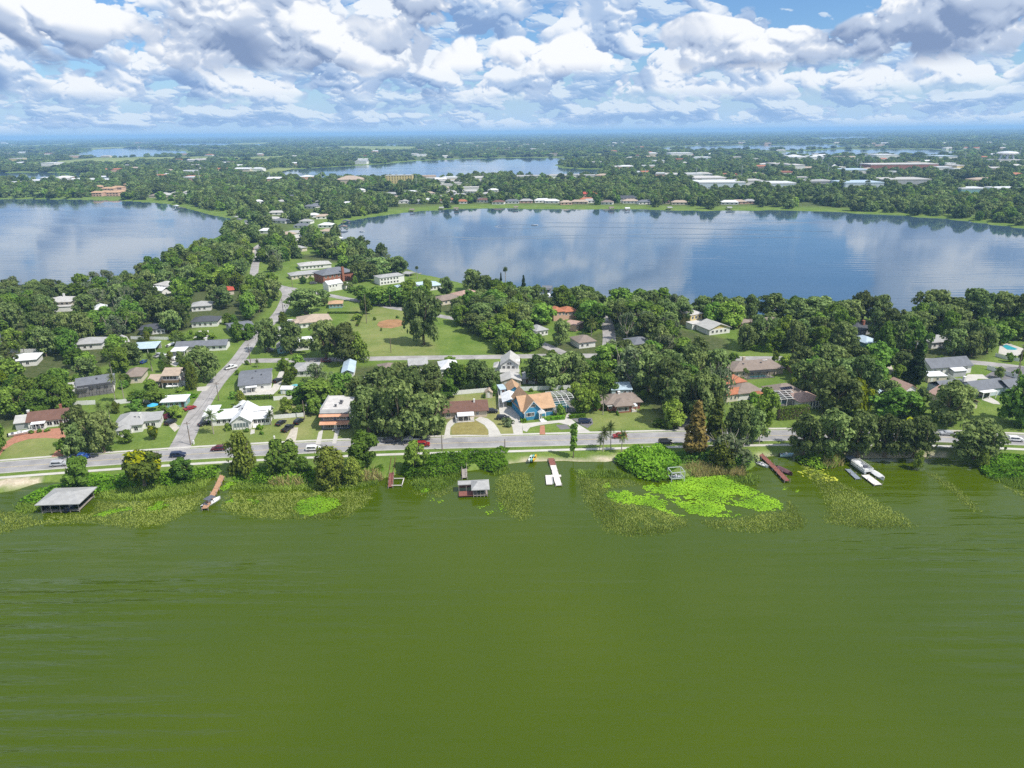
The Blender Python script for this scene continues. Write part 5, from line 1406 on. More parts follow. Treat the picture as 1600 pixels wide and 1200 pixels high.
def make_frond_crown(name, mat, seed, n, ln, droop, z, fan=False, skirt=0):
    r = random.Random(seed)
    V, F, T = [], [], []
    def quad(a, b, c, d, t):
        k = len(V); V.extend([tuple(a), tuple(b), tuple(c), tuple(d)]); F.append((k, k + 1, k + 2, k + 3)); T.append(t)
    for i in range(n):
        a = 2 * math.pi * i * 0.381966 + r.uniform(-.15, .15)
        e = math.radians(80 - 115 * (i / n) + r.uniform(-8, 8))
        o = Vector((math.cos(a), math.sin(a), 0))
        p = Vector((0, 0, z)); d = (o * math.cos(e) + Vector((0, 0, math.sin(e))))
        seg = 7
        tone = min(1, max(0, r.gauss(0.55, 0.2)))
        L_ = ln * r.uniform(0.85, 1.1)
        for s in range(seg):
            q = p + d * L_ / seg
            side = Vector((-o.y, o.x, 0))
            up = side.cross(d).normalized() * -1
            wid = (0.30 if not fan else 0.5) * L_ * math.sin(math.pi * (s + 0.8) / (seg + 0.8)) * (0.9 if fan else 0.62)
            for sd in (-1, 1):
                for k in range(2):
                    b0 = p.lerp(q, k * 0.5); b1 = p.lerp(q, k * 0.5 + 0.36)
                    tip = (side * sd * wid + d * L_ * 0.07 - Vector((0, 0, 0.25 * wid)) + up * 0.0)
                    quad(b0, b1, b1 + tip, b0 + tip * 0.96, min(1, max(0, tone + r.uniform(-.15, .15))))
            d = (d + Vector((0, 0, -droop * (0.6 + s / seg)))).normalized()
            p = q
    return np_mesh(name, np.array(V), np.array(F), mat, {'tone': ('FACE', 'FLOAT', np.array(T))})

def palm_trunk(name, seed, h, r0, lean):
    b = MB(); rr = random.Random(seed)
    p = Vector((0, 0, -0.2)); a = rr.uniform(0, 6.28); k = 7
    for i in range(k):
        t = (i + 1) / k
        q = Vector((math.cos(a) * lean * t * t, math.sin(a) * lean * t * t, h * t))
        b.bar(p, q, r0 * (1.25 if i == 0 else 1.0 - 0.03 * i), 7, r0 * (1.0 - 0.03 * (i + 1)))
        p = q
    return b.mesh(name, bark_pale), p
for i in range(3):
    tr, top = palm_trunk('trunk', 400 + i, 8.0, 0.2, 0.4)
    fr = make_frond_crown('fronds', LEAF['palm'], 410 + i, 26, 3.0, 0.17, 0)
    PROTO.setdefault('palm', []).append((2.8, 10.0, fr, tr, top))
for i in range(2):
    tr, top = palm_trunk('trunk', 420 + i, 8.5, 0.24, 0.2)
    fr = make_frond_crown('fronds', LEAF['palm'], 430 + i, 30, 1.9, 0.28, 0, fan=True)
    PROTO.setdefault('sabal', []).append((1.9, 10.0, fr, tr, top))

TREE_NAME = {'oak': 'oak_tree', 'faroak': 'oak_tree', 'lush': 'leafy_tree', 'farlush': 'leafy_tree', 'bright': 'leafy_tree', 'farbright': 'leafy_tree', 'golden': 'golden_rain_tree', 'lime': 'lime_green_tree',
             'willow': 'willow_tree', 'rust': 'cypress_tree', 'cypress': 'cypress_tree', 'conifer': 'conifer_tree', 'moss': 'mossy_tree', 'slender': 'slender_tree', 'palm': 'palm_tree', 'sabal': 'fan_palm'}
TREES = []                                          # (x, y, crown radius) of every tree built
CROWN_SRC = {}
def plant(kind, p, rad, ht, label, group=None, rz=None):
    r = rng
    q = r.choice(PROTO[kind])
    t = empty(TREE_NAME[kind], p, r.uniform(0, 6.28) if rz is None else rz, label, 'palm' if kind in ('palm', 'sabal') else 'tree', group)
    if kind in ('palm', 'sabal'):
        s = rad / q[0]
        k = max(0.3, (ht - 1.2 * s) / q[4].z)
        tr = link('trunk', q[3], t); tr.scale = (s, s, k)
        fr = link('fronds', q[2], t, (q[4].x * s, q[4].y * s, q[4].z * k)); fr.scale = (s, s, s)
    else:
        t.scale = (rad / q[0], rad / q[0], ht / q[1])
        link('trunk', q[3], t)
        c = link('crown', q[2], t)
        CROWN_SRC.setdefault(q[2].name, (kind, c))
    TREES.append((p[0], p[1], rad))
    return t

def tree_px(kind, x, ytop, ybase, w, label, group=None):
    """a tree whose trunk foot shows at (x, ybase), top at ytop and crown w pixels wide"""
    p = pix(x, ybase)
    return plant(kind, p, w / 2 / scale_at(p), tall(x, ytop, ybase) , label, group)

LUSH_L = ('dark green leafy tree in the thicket beside the brown roofed ranch house', 'thicket trees by the brown roofed ranch')
HAND = [
    ('lime', 6, 578, 622, 36, 'yellow-green tree at the edge of the thicket above the brown roofed ranch'),
    ('lush', 45, 588, 640, 46) + LUSH_L, ('lush', 80, 585, 636, 46) + LUSH_L, ('lush', 22, 604, 652, 44) + LUSH_L, ('lush', 62, 608, 648, 40) + LUSH_L, ('lush', 103, 598, 640, 38) + LUSH_L,
    ('lush', 30, 585, 630, 42) + LUSH_L, ('lush', 95, 575, 622, 42) + LUSH_L,
    ('lush', -4, 640, 707, 32, 'dark leafy tree beside the red brick driveway, cut by the lawn edge'),
    ('oak', 133, 634, 699, 48, 'dense dark oak between the brown roofed ranch and the white hip roofed house', 'oaks between two ranch houses'),
    ('oak', 163, 644, 707, 54, 'dense dark oak between the brown roofed ranch and the white hip roofed house', 'oaks between two ranch houses'),
    ('oak', 128, 662, 710, 40, 'dense dark oak between the brown roofed ranch and the white hip roofed house', 'oaks between two ranch houses'),
    ('bright', 106, 684, 711, 28, 'small light green tree at the foot of the oaks by the shore road'),
    ('bright', 124, 715, 760, 46, 'bright green round tree on the bank above the grey roofed boathouse'),
    ('golden', 226, 696, 757, 74, 'broad tree with yellow blossom clusters on the lake bank below the side street'),
    ('lush', 286, 716, 747, 36, 'low broad-leaved tree on the bank between blossom tree and wooden dock'),
    ('golden', 240, 662, 686, 20, 'small pale tree in the lawn right of the white hip roofed house'),
    ('bright', 200, 672, 692, 22, 'small tree in front of the porch of the white hip roofed house'),
    ('lush', 243, 606, 632, 34, 'dark bushy tree behind the small white cottage with teal walls', 'bushy trees behind the cottage'), ('lush', 218, 610, 632, 30, 'dark bushy tree behind the small white cottage with teal walls', 'bushy trees behind the cottage'),
    ('bright', 276, 634, 652, 24, 'small bright tree in front of the teal walled cottage'), ('bright', 258, 633, 650, 18, 'small bright shrub-like tree left of the red car'),
    ('willow', 379, 676, 738, 52, 'yellow-green feathery tree where the long wooden dock meets the bank'),
    ('lush', 440, 686, 738, 52, 'glossy dark green tree on the bank below the parked black cars'),
    ('willow', 514, 699, 752, 64, 'rounded olive-green willow leaning over the reeds'),
    ('willow', 552, 716, 751, 34, 'small olive willow beside the larger rounded willow'),
    ('bright', 473, 714, 740, 28, 'small bright tree between dark tree and willow on the bank'),
    ('bright', 569, 674, 730, 54, 'tall light green tree on the bank below the orange awning house'),
    ('bright', 648, 688, 732, 36, 'narrow light green tree on the bank between the small dock and the road'),
    ('lush', 500, 592, 630, 60, 'dense green tree behind the orange awning house', 'dense trees behind the orange awning house'), ('lush', 474, 598, 628, 40, 'dense green tree behind the orange awning house', 'dense trees behind the orange awning house'),
    ('lush', 533, 582, 618, 42, 'dense green tree behind the orange awning house', 'dense trees behind the orange awning house'),
    ('lush', 451, 578, 601, 16, 'small round tree by the drive of the large grey roofed house'),
    ('oak', 577, 604, 678, 66, 'tall oak of the roadside grove beside the orange awning house', 'oaks of the big roadside grove'), ('oak', 622, 590, 684, 80, 'widest oak of the roadside grove, its crown over the shore road', 'oaks of the big roadside grove'), ('oak', 664, 612, 684, 72, 'oak of the roadside grove nearest the beige ranch wall', 'oaks of the big roadside grove'), ('oak', 600, 572, 650, 66, 'oak at the back left of the roadside grove', 'oaks of the big roadside grove'), ('oak', 645, 574, 650, 66, 'oak at the back right of the roadside grove', 'oaks of the big roadside grove'),
    ('oak', 676, 598, 660, 42, 'narrow oak of the roadside grove touching the beige ranch roof', 'oaks of the big roadside grove'), ('oak', 560, 588, 640, 44, 'small oak of the roadside grove by the awning house yard', 'oaks of the big roadside grove'), ('oak', 622, 566, 620, 60, 'rear oak of the roadside grove towards the cross street', 'oaks of the big roadside grove'), ('oak', 676, 570, 625, 50, 'rear oak of the roadside grove behind the beige ranch corner', 'oaks of the big roadside grove'),
    ('lush', 696, 590, 622, 36, 'dark green tree behind the beige ranch at the white fence'), ('lush', 712, 566, 608, 40, 'dark tree behind the white fence of the beige ranch', 'trees behind the beige ranch fence'),
    ('oak', 745, 562, 606, 44, 'dark tree behind the white fence of the beige ranch', 'trees behind the beige ranch fence'), ('oak', 766, 575, 606, 34, 'dark tree behind the white fence of the beige ranch', 'trees behind the beige ranch fence'),
    ('slender', 896, 660, 713, 13, 'slim columnar tree standing alone on the grass bank by the white dock'),
    ('bright', 912, 607, 645, 38, 'bright green round tree right of the screened pool cage'), ('bright', 926, 600, 632, 34, 'bright green tree behind the screened pool cage'),
    ('oak', 866, 552, 606, 62, 'dark oak behind the blue house', 'oaks behind the blue house'), ('oak', 838, 555, 600, 40, 'dark oak behind the blue house', 'oaks behind the blue house'), ('oak', 895, 548, 600, 50, 'dark oak behind the blue house', 'oaks behind the blue house'),
    ('lush', 925, 580, 612, 36, 'bright leafy tree above the screened pool cage', 'leafy trees above the pool cage'), ('lush', 950, 582, 614, 34, 'bright leafy tree above the screened pool cage', 'leafy trees above the pool cage'), ('lush', 936, 563, 600, 26, 'bright leafy tree above the screened pool cage', 'leafy trees above the pool cage'),
    ('moss', 985, 540, 606, 70, 'grey-green oak hung with moss behind the brick ranch', 'mossy oaks behind the brick ranch'), ('oak', 1012, 548, 612, 66, 'grey-green oak hung with moss behind the brick ranch', 'mossy oaks behind the brick ranch'),
    ('bright', 1005, 610, 628, 14, 'small green tree by the corner of the brick ranch'),
    ('bright', 1030, 655, 667, 26, 'low spreading bush tree on the lawn right of the brick ranch'),
    ('oak', 1060, 580, 655, 68, 'big shady oak right of the brick ranch lawn', 'shady oaks right of the brick ranch'), ('oak', 1095, 575, 660, 60, 'big shady oak right of the brick ranch lawn', 'shady oaks right of the brick ranch'), ('oak', 1040, 560, 630, 60, 'big shady oak right of the brick ranch lawn', 'shady oaks right of the brick ranch'),
    ('bright', 1052, 625, 668, 40, 'green tree overhanging the side drive mouth'),
    ('moss', 1120, 570, 640, 62, 'pale grey-green tree beside the orange tiled house'),
    ('rust', 1085, 628, 710, 40, 'rust-yellow conical cypress on the shore road bank'),
    ('cypress', 1116, 621, 704, 36, 'yellow-green conical cypress next to the rusty one'),
    ('oak', 1150, 628, 690, 54, 'dark rounded oak behind the pale dead-looking tree'), ('oak', 1175, 640, 692, 40, 'dark oak beside the red dock across the road'),
    ('bright', 1195, 608, 668, 40, 'tall rounded green tree left of the solar roofed house'),
    ('moss', 1140, 676, 722, 76, 'pale grey twiggy tree spreading over the bank near the red dock'),
    ('willow', 1128, 690, 726, 48, 'olive tree under the pale twiggy tree on the bank'),
    ('oak', 1256, 648, 709, 56, 'dark oak at the left end of the shore row, by the red dock', 'oaks of the shore row'), ('oak', 1296, 640, 711, 66, 'dark oak second in the shore row from the red dock', 'oaks of the shore row'), ('oak', 1340, 642, 712, 60, 'dark oak third in the shore row from the red dock', 'oaks of the shore row'),
    ('oak', 1382, 648, 712, 56, 'dark oak in the shore row above the pontoon boat', 'oaks of the shore row'), ('oak', 1428, 650, 713, 62, 'dark oak at the right end of the shore row', 'oaks of the shore row'), ('oak', 1318, 650, 700, 50, 'dark oak standing back in the middle of the shore row', 'oaks of the shore row'),
    ('golden', 1414, 645, 700, 40, 'yellowish tree rising between the shore row oaks'),
    ('oak', 1524, 655, 716, 80, 'airy oak standing alone on the bank left of the white car'),
    ('willow', 1536, 700, 726, 22, 'small yellowish tree at the waterline under the airy oak'), ('willow', 1435, 704, 728, 20, 'small yellowish tree at the waterline under the shore row oaks'),
    ('lime', 1336, 592, 648, 42, 'lime green tree in front of the dark oaks'),
    ('lush', 1396, 606, 652, 66, 'deep green broad tree below the small pink roofed house'), ('lush', 1420, 612, 652, 44, 'deep green tree next to the white driveway car'),
    ('oak', 1482, 596, 662, 76, 'mossy dark oak in front of the pale brown roofed house'),
    ('lush', 1594, 588, 664, 70, 'large dark leafy tree over the right-hand lawn'),
    ('conifer', 1426, 536, 606, 38, 'tall dark conifer standing left of the long white house'),
    ('oak', 1300, 575, 645, 72, 'dark oak right of the solar roofed house', 'oaks right of the solar roofed house'), ('oak', 1270, 560, 620, 60, 'dark oak right of the solar roofed house', 'oaks right of the solar roofed house'), ('oak', 1318, 560, 620, 56, 'dark oak right of the solar roofed house', 'oaks right of the solar roofed house'),
    ('oak', 1342, 556, 625, 50, 'dark oak right of the solar roofed house', 'oaks right of the solar roofed house'), ('oak', 1290, 540, 590, 60, 'dark oak right of the solar roofed house', 'oaks right of the solar roofed house'),
    ('bright', 1380, 578, 600, 22, 'small green tree in the sandy yard', 'small trees in the sandy yard'), ('bright', 1402, 570, 595, 22, 'small green tree in the sandy yard', 'small trees in the sandy yard'),
    # the park and what stands round it
    ('oak', 662, 452, 538, 58, 'tall shaggy oak standing alone in the open park lawn'),
    ('oak', 540, 505, 566, 58, 'large oak at the corner of park lawn and cross street', 'oaks along the cross street'), ('willow', 558, 520, 564, 42, 'yellowish oak at the corner of park lawn and cross street'), ('oak', 510, 500, 560, 54, 'large oak at the corner of park lawn and cross street', 'oaks along the cross street'),
    ('oak', 420, 498, 550, 40, 'airy street oak beside the teal walled bungalow', 'airy oaks by the teal bungalow'), ('oak', 455, 503, 553, 44, 'airy street oak beside the teal walled bungalow', 'airy oaks by the teal bungalow'),
    ('moss', 495, 565, 598, 44, 'pale bare-looking tree between the small grey roofed cottages'),
    ('oak', 320, 542, 596, 52, 'dark oak at the corner where the white pickup drives'), ('willow', 300, 565, 608, 22, 'thin pale tree beside the brown two-storey house'),
    ('oak', 478, 451, 490, 64, 'round dark oak on the corner above the tan roofed house'),
    ('lush', 372, 502, 533, 24, 'green tree on the verge right of the pool house'), ('lush', 390, 505, 530, 22, 'green tree on the verge right of the pool house, nearer the street'),
    ('lush', 572, 463, 490, 20, 'small dark tree at the upper corner of the park lawn'),
    ('lush', 590, 448, 476, 42, 'rich green tree along the upper edge of the park lane', 'trees along the park lane'), ('lush', 615, 446, 476, 40, 'rich green tree along the upper edge of the park lane', 'trees along the park lane'), ('lush', 565, 446, 470, 36, 'rich green tree along the upper edge of the park lane', 'trees along the park lane'), ('lush', 632, 454, 478, 34, 'rich green tree along the upper edge of the park lane', 'trees along the park lane'),
    ('oak', 738, 420, 455, 38, 'dark lakeside tree left of the palms on the near shore', 'dark lakeside trees left of the palms'), ('oak', 757, 430, 458, 36, 'dark lakeside tree left of the palms on the near shore', 'dark lakeside trees left of the palms'),
    ('conifer', 818, 430, 460, 11, 'thin dark conifer on the lake shore', 'thin lakeside conifers'), ('conifer', 783, 426, 458, 8, 'thin dark conifer on the lake shore', 'thin lakeside conifers'),
    ('lush', 770, 452, 490, 56, 'broad deep green tree near the lake among roofs'), ('lush', 797, 440, 470, 32, 'green rounded tree on the lake shore by the palm'),
    ('oak', 840, 445, 472, 26, 'olive tree at the marshy lake edge'),
    ('lush', 893, 461, 490, 22, 'dark tree left of the lakeside drive end', 'trees round the lakeside drive'), ('oak', 931, 455, 484, 28, 'dark tree left of the lakeside drive end', 'trees round the lakeside drive'),
    ('conifer', 982, 452, 480, 11, 'narrow tree on the marshy point'), ('lush', 1002, 470, 512, 62, 'wide deep green tree right of the lakeside drive'),
    ('bright', 985, 492, 522, 40, 'light green tree below the lakeside drive end'),
    ('palm', 924, 500, 524, 22, 'feathery palm beside the red tiled house'),
    ('oak', 1066, 468, 505, 38, 'dark tree left of the yellow lakeside house'), ('oak', 1010, 490, 530, 44, 'dark tree below the lakeside drive'),
    ('bright', 1140, 472, 512, 46, 'fresh green tree on the shore right of the white lakeside house'), ('oak', 1125, 472, 505, 36, 'dark oak on the shore behind the white lakeside house'), ('oak', 1150, 464, 500, 40, 'tall dark oak on the lake shore behind the fresh green tree'),
    ('oak', 1208, 459, 500, 56, 'moss-hung lakeside oak with water showing under its crown'), ('oak', 1272, 463, 504, 74, 'broad dark lakeside oak right of the moss-hung one'), ('oak', 1245, 468, 506, 40, 'dark lakeside oak between two broader ones'),
    ('oak', 1345, 455, 505, 40, 'open-crowned oak against the lake left of the orange roof', 'open-crowned oaks against the lake'), ('oak', 1372, 460, 505, 44, 'open-crowned oak against the lake left of the orange roof', 'open-crowned oaks against the lake'),
    ('oak', 1455, 453, 510, 60, 'tall oak on the far shore edge above the long white house', 'tall lakeside oaks above the long white house'), ('oak', 1520, 452, 508, 64, 'tall oak on the far shore edge above the long white house', 'tall lakeside oaks above the long white house'), ('oak', 1560, 456, 508, 50, 'tall oak on the far shore edge above the long white house', 'tall lakeside oaks above the long white house'), ('oak', 1595, 458, 512, 52, 'tall oak on the far shore edge above the long white house', 'tall lakeside oaks above the long white house'), ('oak', 1490, 466, 512, 50, 'tall oak on the far shore edge above the long white house', 'tall lakeside oaks above the long white house'),
    ('oak', 590, 402, 432, 52, 'dark oak on the shore right of the brick two-storey house', 'shore oaks by the brick house'), ('oak', 622, 400, 428, 36, 'dark oak on the shore right of the brick two-storey house', 'shore oaks by the brick house'), ('oak', 568, 408, 440, 40, 'dark oak on the shore right of the brick two-storey house', 'shore oaks by the brick house'), ('oak', 560, 398, 424, 40, 'dark oak on the shore right of the brick two-storey house', 'shore oaks by the brick house'),
]
for h in HAND:
    kind, x, yt, yb, w, label = h[:6]
    if kind == 'palm':
        tree_px('palm', x, yt, yb, w, label)
    else:
        tree_px(kind, x, yt, yb, w, label, h[6] if len(h) > 6 else None)

PALMS = [('palm', 334, 645, 678, 24, 'bushy date palm on the lawn left of the white bungalow'),
         ('palm', 181, 588, 629, 17, 'tall queen palm by the grey roofed screen house', 'pair of tall queen palms'), ('palm', 195, 586, 629, 18, 'tall queen palm by the grey roofed screen house', 'pair of tall queen palms'),
         ('palm', 158, 632, 655, 17, 'palm behind the oaks near the white fence', 'palms near the white fence'), ('palm', 172, 634, 656, 16, 'palm behind the oaks near the white fence', 'palms near the white fence'),
         ('palm', 942, 672, 705, 22, 'palm in the cluster on the grass bank', 'palms clustered on the grass bank'), ('palm', 954, 664, 703, 20, 'palm in the cluster on the grass bank', 'palms clustered on the grass bank'), ('palm', 971, 677, 707, 22, 'palm in the cluster on the grass bank', 'palms clustered on the grass bank'),
         ('palm', 937, 684, 704, 16, 'low young palm left of the palm cluster'),
         ('palm', 942, 614, 648, 18, 'palm between pool cage and brick ranch'), ('palm', 1186, 668, 694, 20, 'drooping palm beside the pale twiggy tree'), ('palm', 1236, 666, 692, 18, 'palm at the left end of the shore row oaks'),
         ('sabal', 652, 416, 436, 7, 'cabbage palm on the lake edge by the parked roofs', 'lakeside cabbage palms'), ('sabal', 790, 417, 452, 10, 'single cabbage palm standing against the open lake'),
         ('palm', 176, 558, 590, 16, 'palm by the screen house roof'), ('sabal', 540, 440, 452, 9, 'small palm in front of the white wing'),
         ('palm', 1172, 490, 534, 14, 'tall palm on the lawn below the lakeside oaks'), ('palm', 1155, 517, 534, 14, 'low palm by the white lakeside house'),
         ('sabal', 1162, 575, 600, 8, 'bare-stemmed palm by the dark pool cage', 'palms by the dark pool cage'), ('sabal', 1166, 578, 600, 7, 'bare-stemmed palm by the dark pool cage', 'palms by the dark pool cage'),
         ('palm', 40, 535, 562, 18, 'palm against the white fence at the wood edge', 'palms against the white fence'), ('palm', 10, 530, 560, 16, 'palm against the white fence at the wood edge', 'palms against the white fence'),
         ('palm', 238, 556, 580, 20, 'shaggy palm behind the brown two-storey house'), ('palm', 402, 566, 574, 10, 'little palm at the kerb of the cross street'),
         ('palm', 424, 644, 664, 16, 'dark palm at the corner of the white bungalow')]
for h in PALMS:
    tree_px(h[0], h[1], h[2], h[3], h[4], h[5], h[6] if len(h) > 6 else None)

# trees of the woods, each one standing clear of houses, streets and its neighbours
KEEP = []                                           # (poly) places that stay free of filled-in trees
for ln, w in ((SHORE, 7.5), (STREET, 6.5), (CROSS, 6.0), (LANE, 5.5), (CUL, 6.0), (UP, 5.0)):
    KEEP.append((np.array([tuple(p) for p in ln]), w))

def free(x, y, rad, ov=0.62, hov=0.85):
    P = np.array([[x, y]])
    for ln, w in KEEP:
        if np.min(np.linalg.norm(ln - P, axis=1)) < w:
            return False
    for hx, hy, hr in HOUSE_SPOTS:
        if math.hypot(hx - x, hy - y) < hr + rad * hov:
            return False
    for hx, hy, hr, hc in HOUSE_VIEWS:               # open ground in front of the houses
        if abs((x - hx) - (y - hy) * hx / hy) < hr + rad * .4 and -hc - rad < y - hy < 0:
            return False
    for tx, ty, tr in TREES:
        if math.hypot(tx - x, ty - y) < (tr + rad) * ov:
            return False
    return lake_sd(P)[0] > 1.5

def fill(poly_px, kinds, rad, ht, label, group, tries=400, cap=40, seed=1, ov=0.62):
    r = random.Random(seed)
    w = wpoly(poly_px); A = np.array(w)
    lo, hi = A.min(0), A.max(0)
    n = 0
    for _ in range(tries):
        if n >= cap:
            break
        x, y = r.uniform(lo[0], hi[0]), r.uniform(lo[1], hi[1])
        if not inside(w, np.array([[x, y]]))[0]:
            continue
        q = r.uniform(*rad)
        if not free(x, y, q, ov):
            continue
        k = r.choice(kinds)
        hh = r.uniform(*ht); mid = (rad[0] + rad[1]) / 2
        size = ('tall ' if hh > (ht[0] + ht[1]) / 2 else 'low ') + ('broad ' if q > mid else 'narrow ')
        lab = label[k]
        near = sorted((math.hypot(a[0] - x, a[1] - y), a[2]) for a in HOUSE_NAMES)[0]
        if near[0] < 42:
            lab = lab.split(' in ')[0] + ' near the ' + near[1].replace('_', ' ')
        plant(k, (x, y, GZ), q, hh, size + lab, group if near[0] >= 42 else 'trees near the ' + near[1].replace('_', ' '))
        n += 1
    return n

def woods_of(where):
    return {'oak': 'dark spreading oak in ' + where, 'faroak': 'dark spreading oak in ' + where, 'lush': 'deep green leafy tree in ' + where, 'farlush': 'deep green leafy tree in ' + where,
            'bright': 'fresh green tree in ' + where, 'farbright': 'fresh green tree in ' + where, 'moss': 'grey mossy tree in ' + where, 'conifer': 'dark conifer in ' + where, 'willow': 'olive tree in ' + where}
def fill_woods():
    c = []
    c.append(fill([(-40, 455), (70, 468), (150, 455), (225, 440), (238, 470), (200, 530), (120, 560), (90, 600), (-40, 610)], ['oak'] * 5 + ['lush'] * 3 + ['moss'], (4.5, 7.5), (10, 15), woods_of('the dense wood by the left lake'), 'trees of the dense wood by the left lake', 1500, 90, 1, .52))
    c.append(fill([(225, 440), (300, 405), (345, 386), (385, 390), (383, 442), (432, 462), (398, 504), (350, 494), (270, 528), (235, 500)], ['oak'] * 4 + ['lush', 'lush', 'bright'], (4.5, 7.5), (11, 16), woods_of('the wood left of the upper street'), 'trees of the wood left of the upper street', 1400, 74, 2, .54))
    c.append(fill([(408, 375), (540, 368), (640, 410), (560, 440), (500, 400), (450, 420), (410, 430)], ['faroak'] * 4 + ['farlush', 'farbright', 'moss'], (4, 7), (9, 14), woods_of('the gardens above the brick two-storey house'), 'garden trees above the brick house', 600, 44, 3))
    c.append(fill([(640, 470), (730, 460), (860, 470), (860, 545), (800, 540), (770, 545), (690, 500)], ['oak', 'oak', 'lush', 'bright'], (4.5, 7.5), (9, 14), woods_of('the wood between park lane and lake'), 'trees between park lane and lake', 1000, 44, 4, .55))
    c.append(fill([(850, 470), (1130, 500), (1140, 552), (1040, 600), (1000, 602), (900, 555), (840, 545)], ['oak'] * 4 + ['lush', 'lush', 'bright', 'moss'], (5, 8), (10.5, 15), woods_of('the oak wood above the blue house'), 'trees of the oak wood above the blue house', 1300, 62, 5, .55))
    c.append(fill([(1140, 500), (1330, 500), (1450, 510), (1560, 515), (1540, 556), (1330, 560), (1235, 552), (1160, 548)], ['oak'] * 4 + ['lush', 'lush', 'bright'], (4.5, 7.5), (11, 16), woods_of('the wood above the long white house'), 'trees of the wood above the long white house', 1400, 66, 6, .54))
    c.append(fill([(1235, 570), (1330, 565), (1420, 575), (1400, 640), (1320, 650), (1290, 650)], ['oak', 'oak', 'lush'], (4.5, 7), (9, 13), woods_of('the yards behind the shore row oaks'), 'trees in the yards behind the shore row', 500, 14, 7))
    c.append(fill([(1040, 600), (1140, 570), (1180, 600), (1140, 660), (1060, 660)], ['oak', 'oak', 'lush'], (4.5, 7), (10, 14), woods_of('the shady yard left of the orange tiled house'), 'trees of the shady yard', 400, 12, 8))
    c.append(fill([(100, 560), (205, 545), (230, 575), (180, 590), (120, 600)], ['oak', 'lush', 'bright'], (4, 6), (8, 12), woods_of('the garden behind the grey screen house'), 'trees behind the grey screen house', 300, 8, 9))
    c.append(fill([(1560, 515), (1700, 520), (1700, 560), (1560, 540)], ['oak', 'lush'], (5, 8), (11, 15), woods_of('the wood by the right-hand pool'), 'trees by the right-hand pool', 300, 9, 10))
    c.append(fill([(780, 536), (850, 540), (855, 552), (780, 552)], ['oak', 'lush', 'bright'], (3.5, 5), (7, 10), woods_of('the strip above the white two-storey house'), 'trees above the white two-storey house', 200, 7, 12))
    c.append(fill([(-90, 610), (10, 600), (20, 650), (-90, 700)], ['lush', 'oak'], (4, 6), (9, 12), woods_of('the thicket at the left end of the road'), 'thicket at the left end of the road', 200, 6, 13))
    for i, (q, w, cap) in enumerate((([(100, 600), (250, 560), (340, 570), (320, 620), (260, 650), (110, 660)], 'the yards left of the side street', 22), ([(340, 600), (440, 570), (560, 575), (560, 650), (480, 660), (330, 660)], 'the yards right of the side street', 16),
                                   ([(200, 520), (350, 500), (390, 520), (350, 560), (240, 580)], 'the yards round the metal carport', 14), ([(690, 560), (900, 560), (1060, 570), (1010, 650), (900, 640), (760, 625)], 'the yards behind the blue house', 16),
                                   ([(400, 430), (560, 440), (560, 520), (420, 520)], 'the gardens beside the park lawn', 14), ([(1140, 560), (1300, 560), (1320, 640), (1140, 650)], 'the yards round the solar roofed house', 12), ([(1400, 560), (1600, 560), (1600, 660), (1400, 660)], 'the yards round the long white house', 12))):
        c.append(fill(q, ['bright', 'lush', 'oak', 'bright', 'willow'], (1.6, 3.4), (3.2, 7.0), woods_of(w), 'small trees of ' + w[4:], 500, cap, 40 + i, .8))
    print({n: sum(o.name.split('.')[0] == n for o in bpy.data.objects) for n in set(TREE_NAME.values())})
    print('FILLED', c, sum(c), len(TREES))
fill_woods()

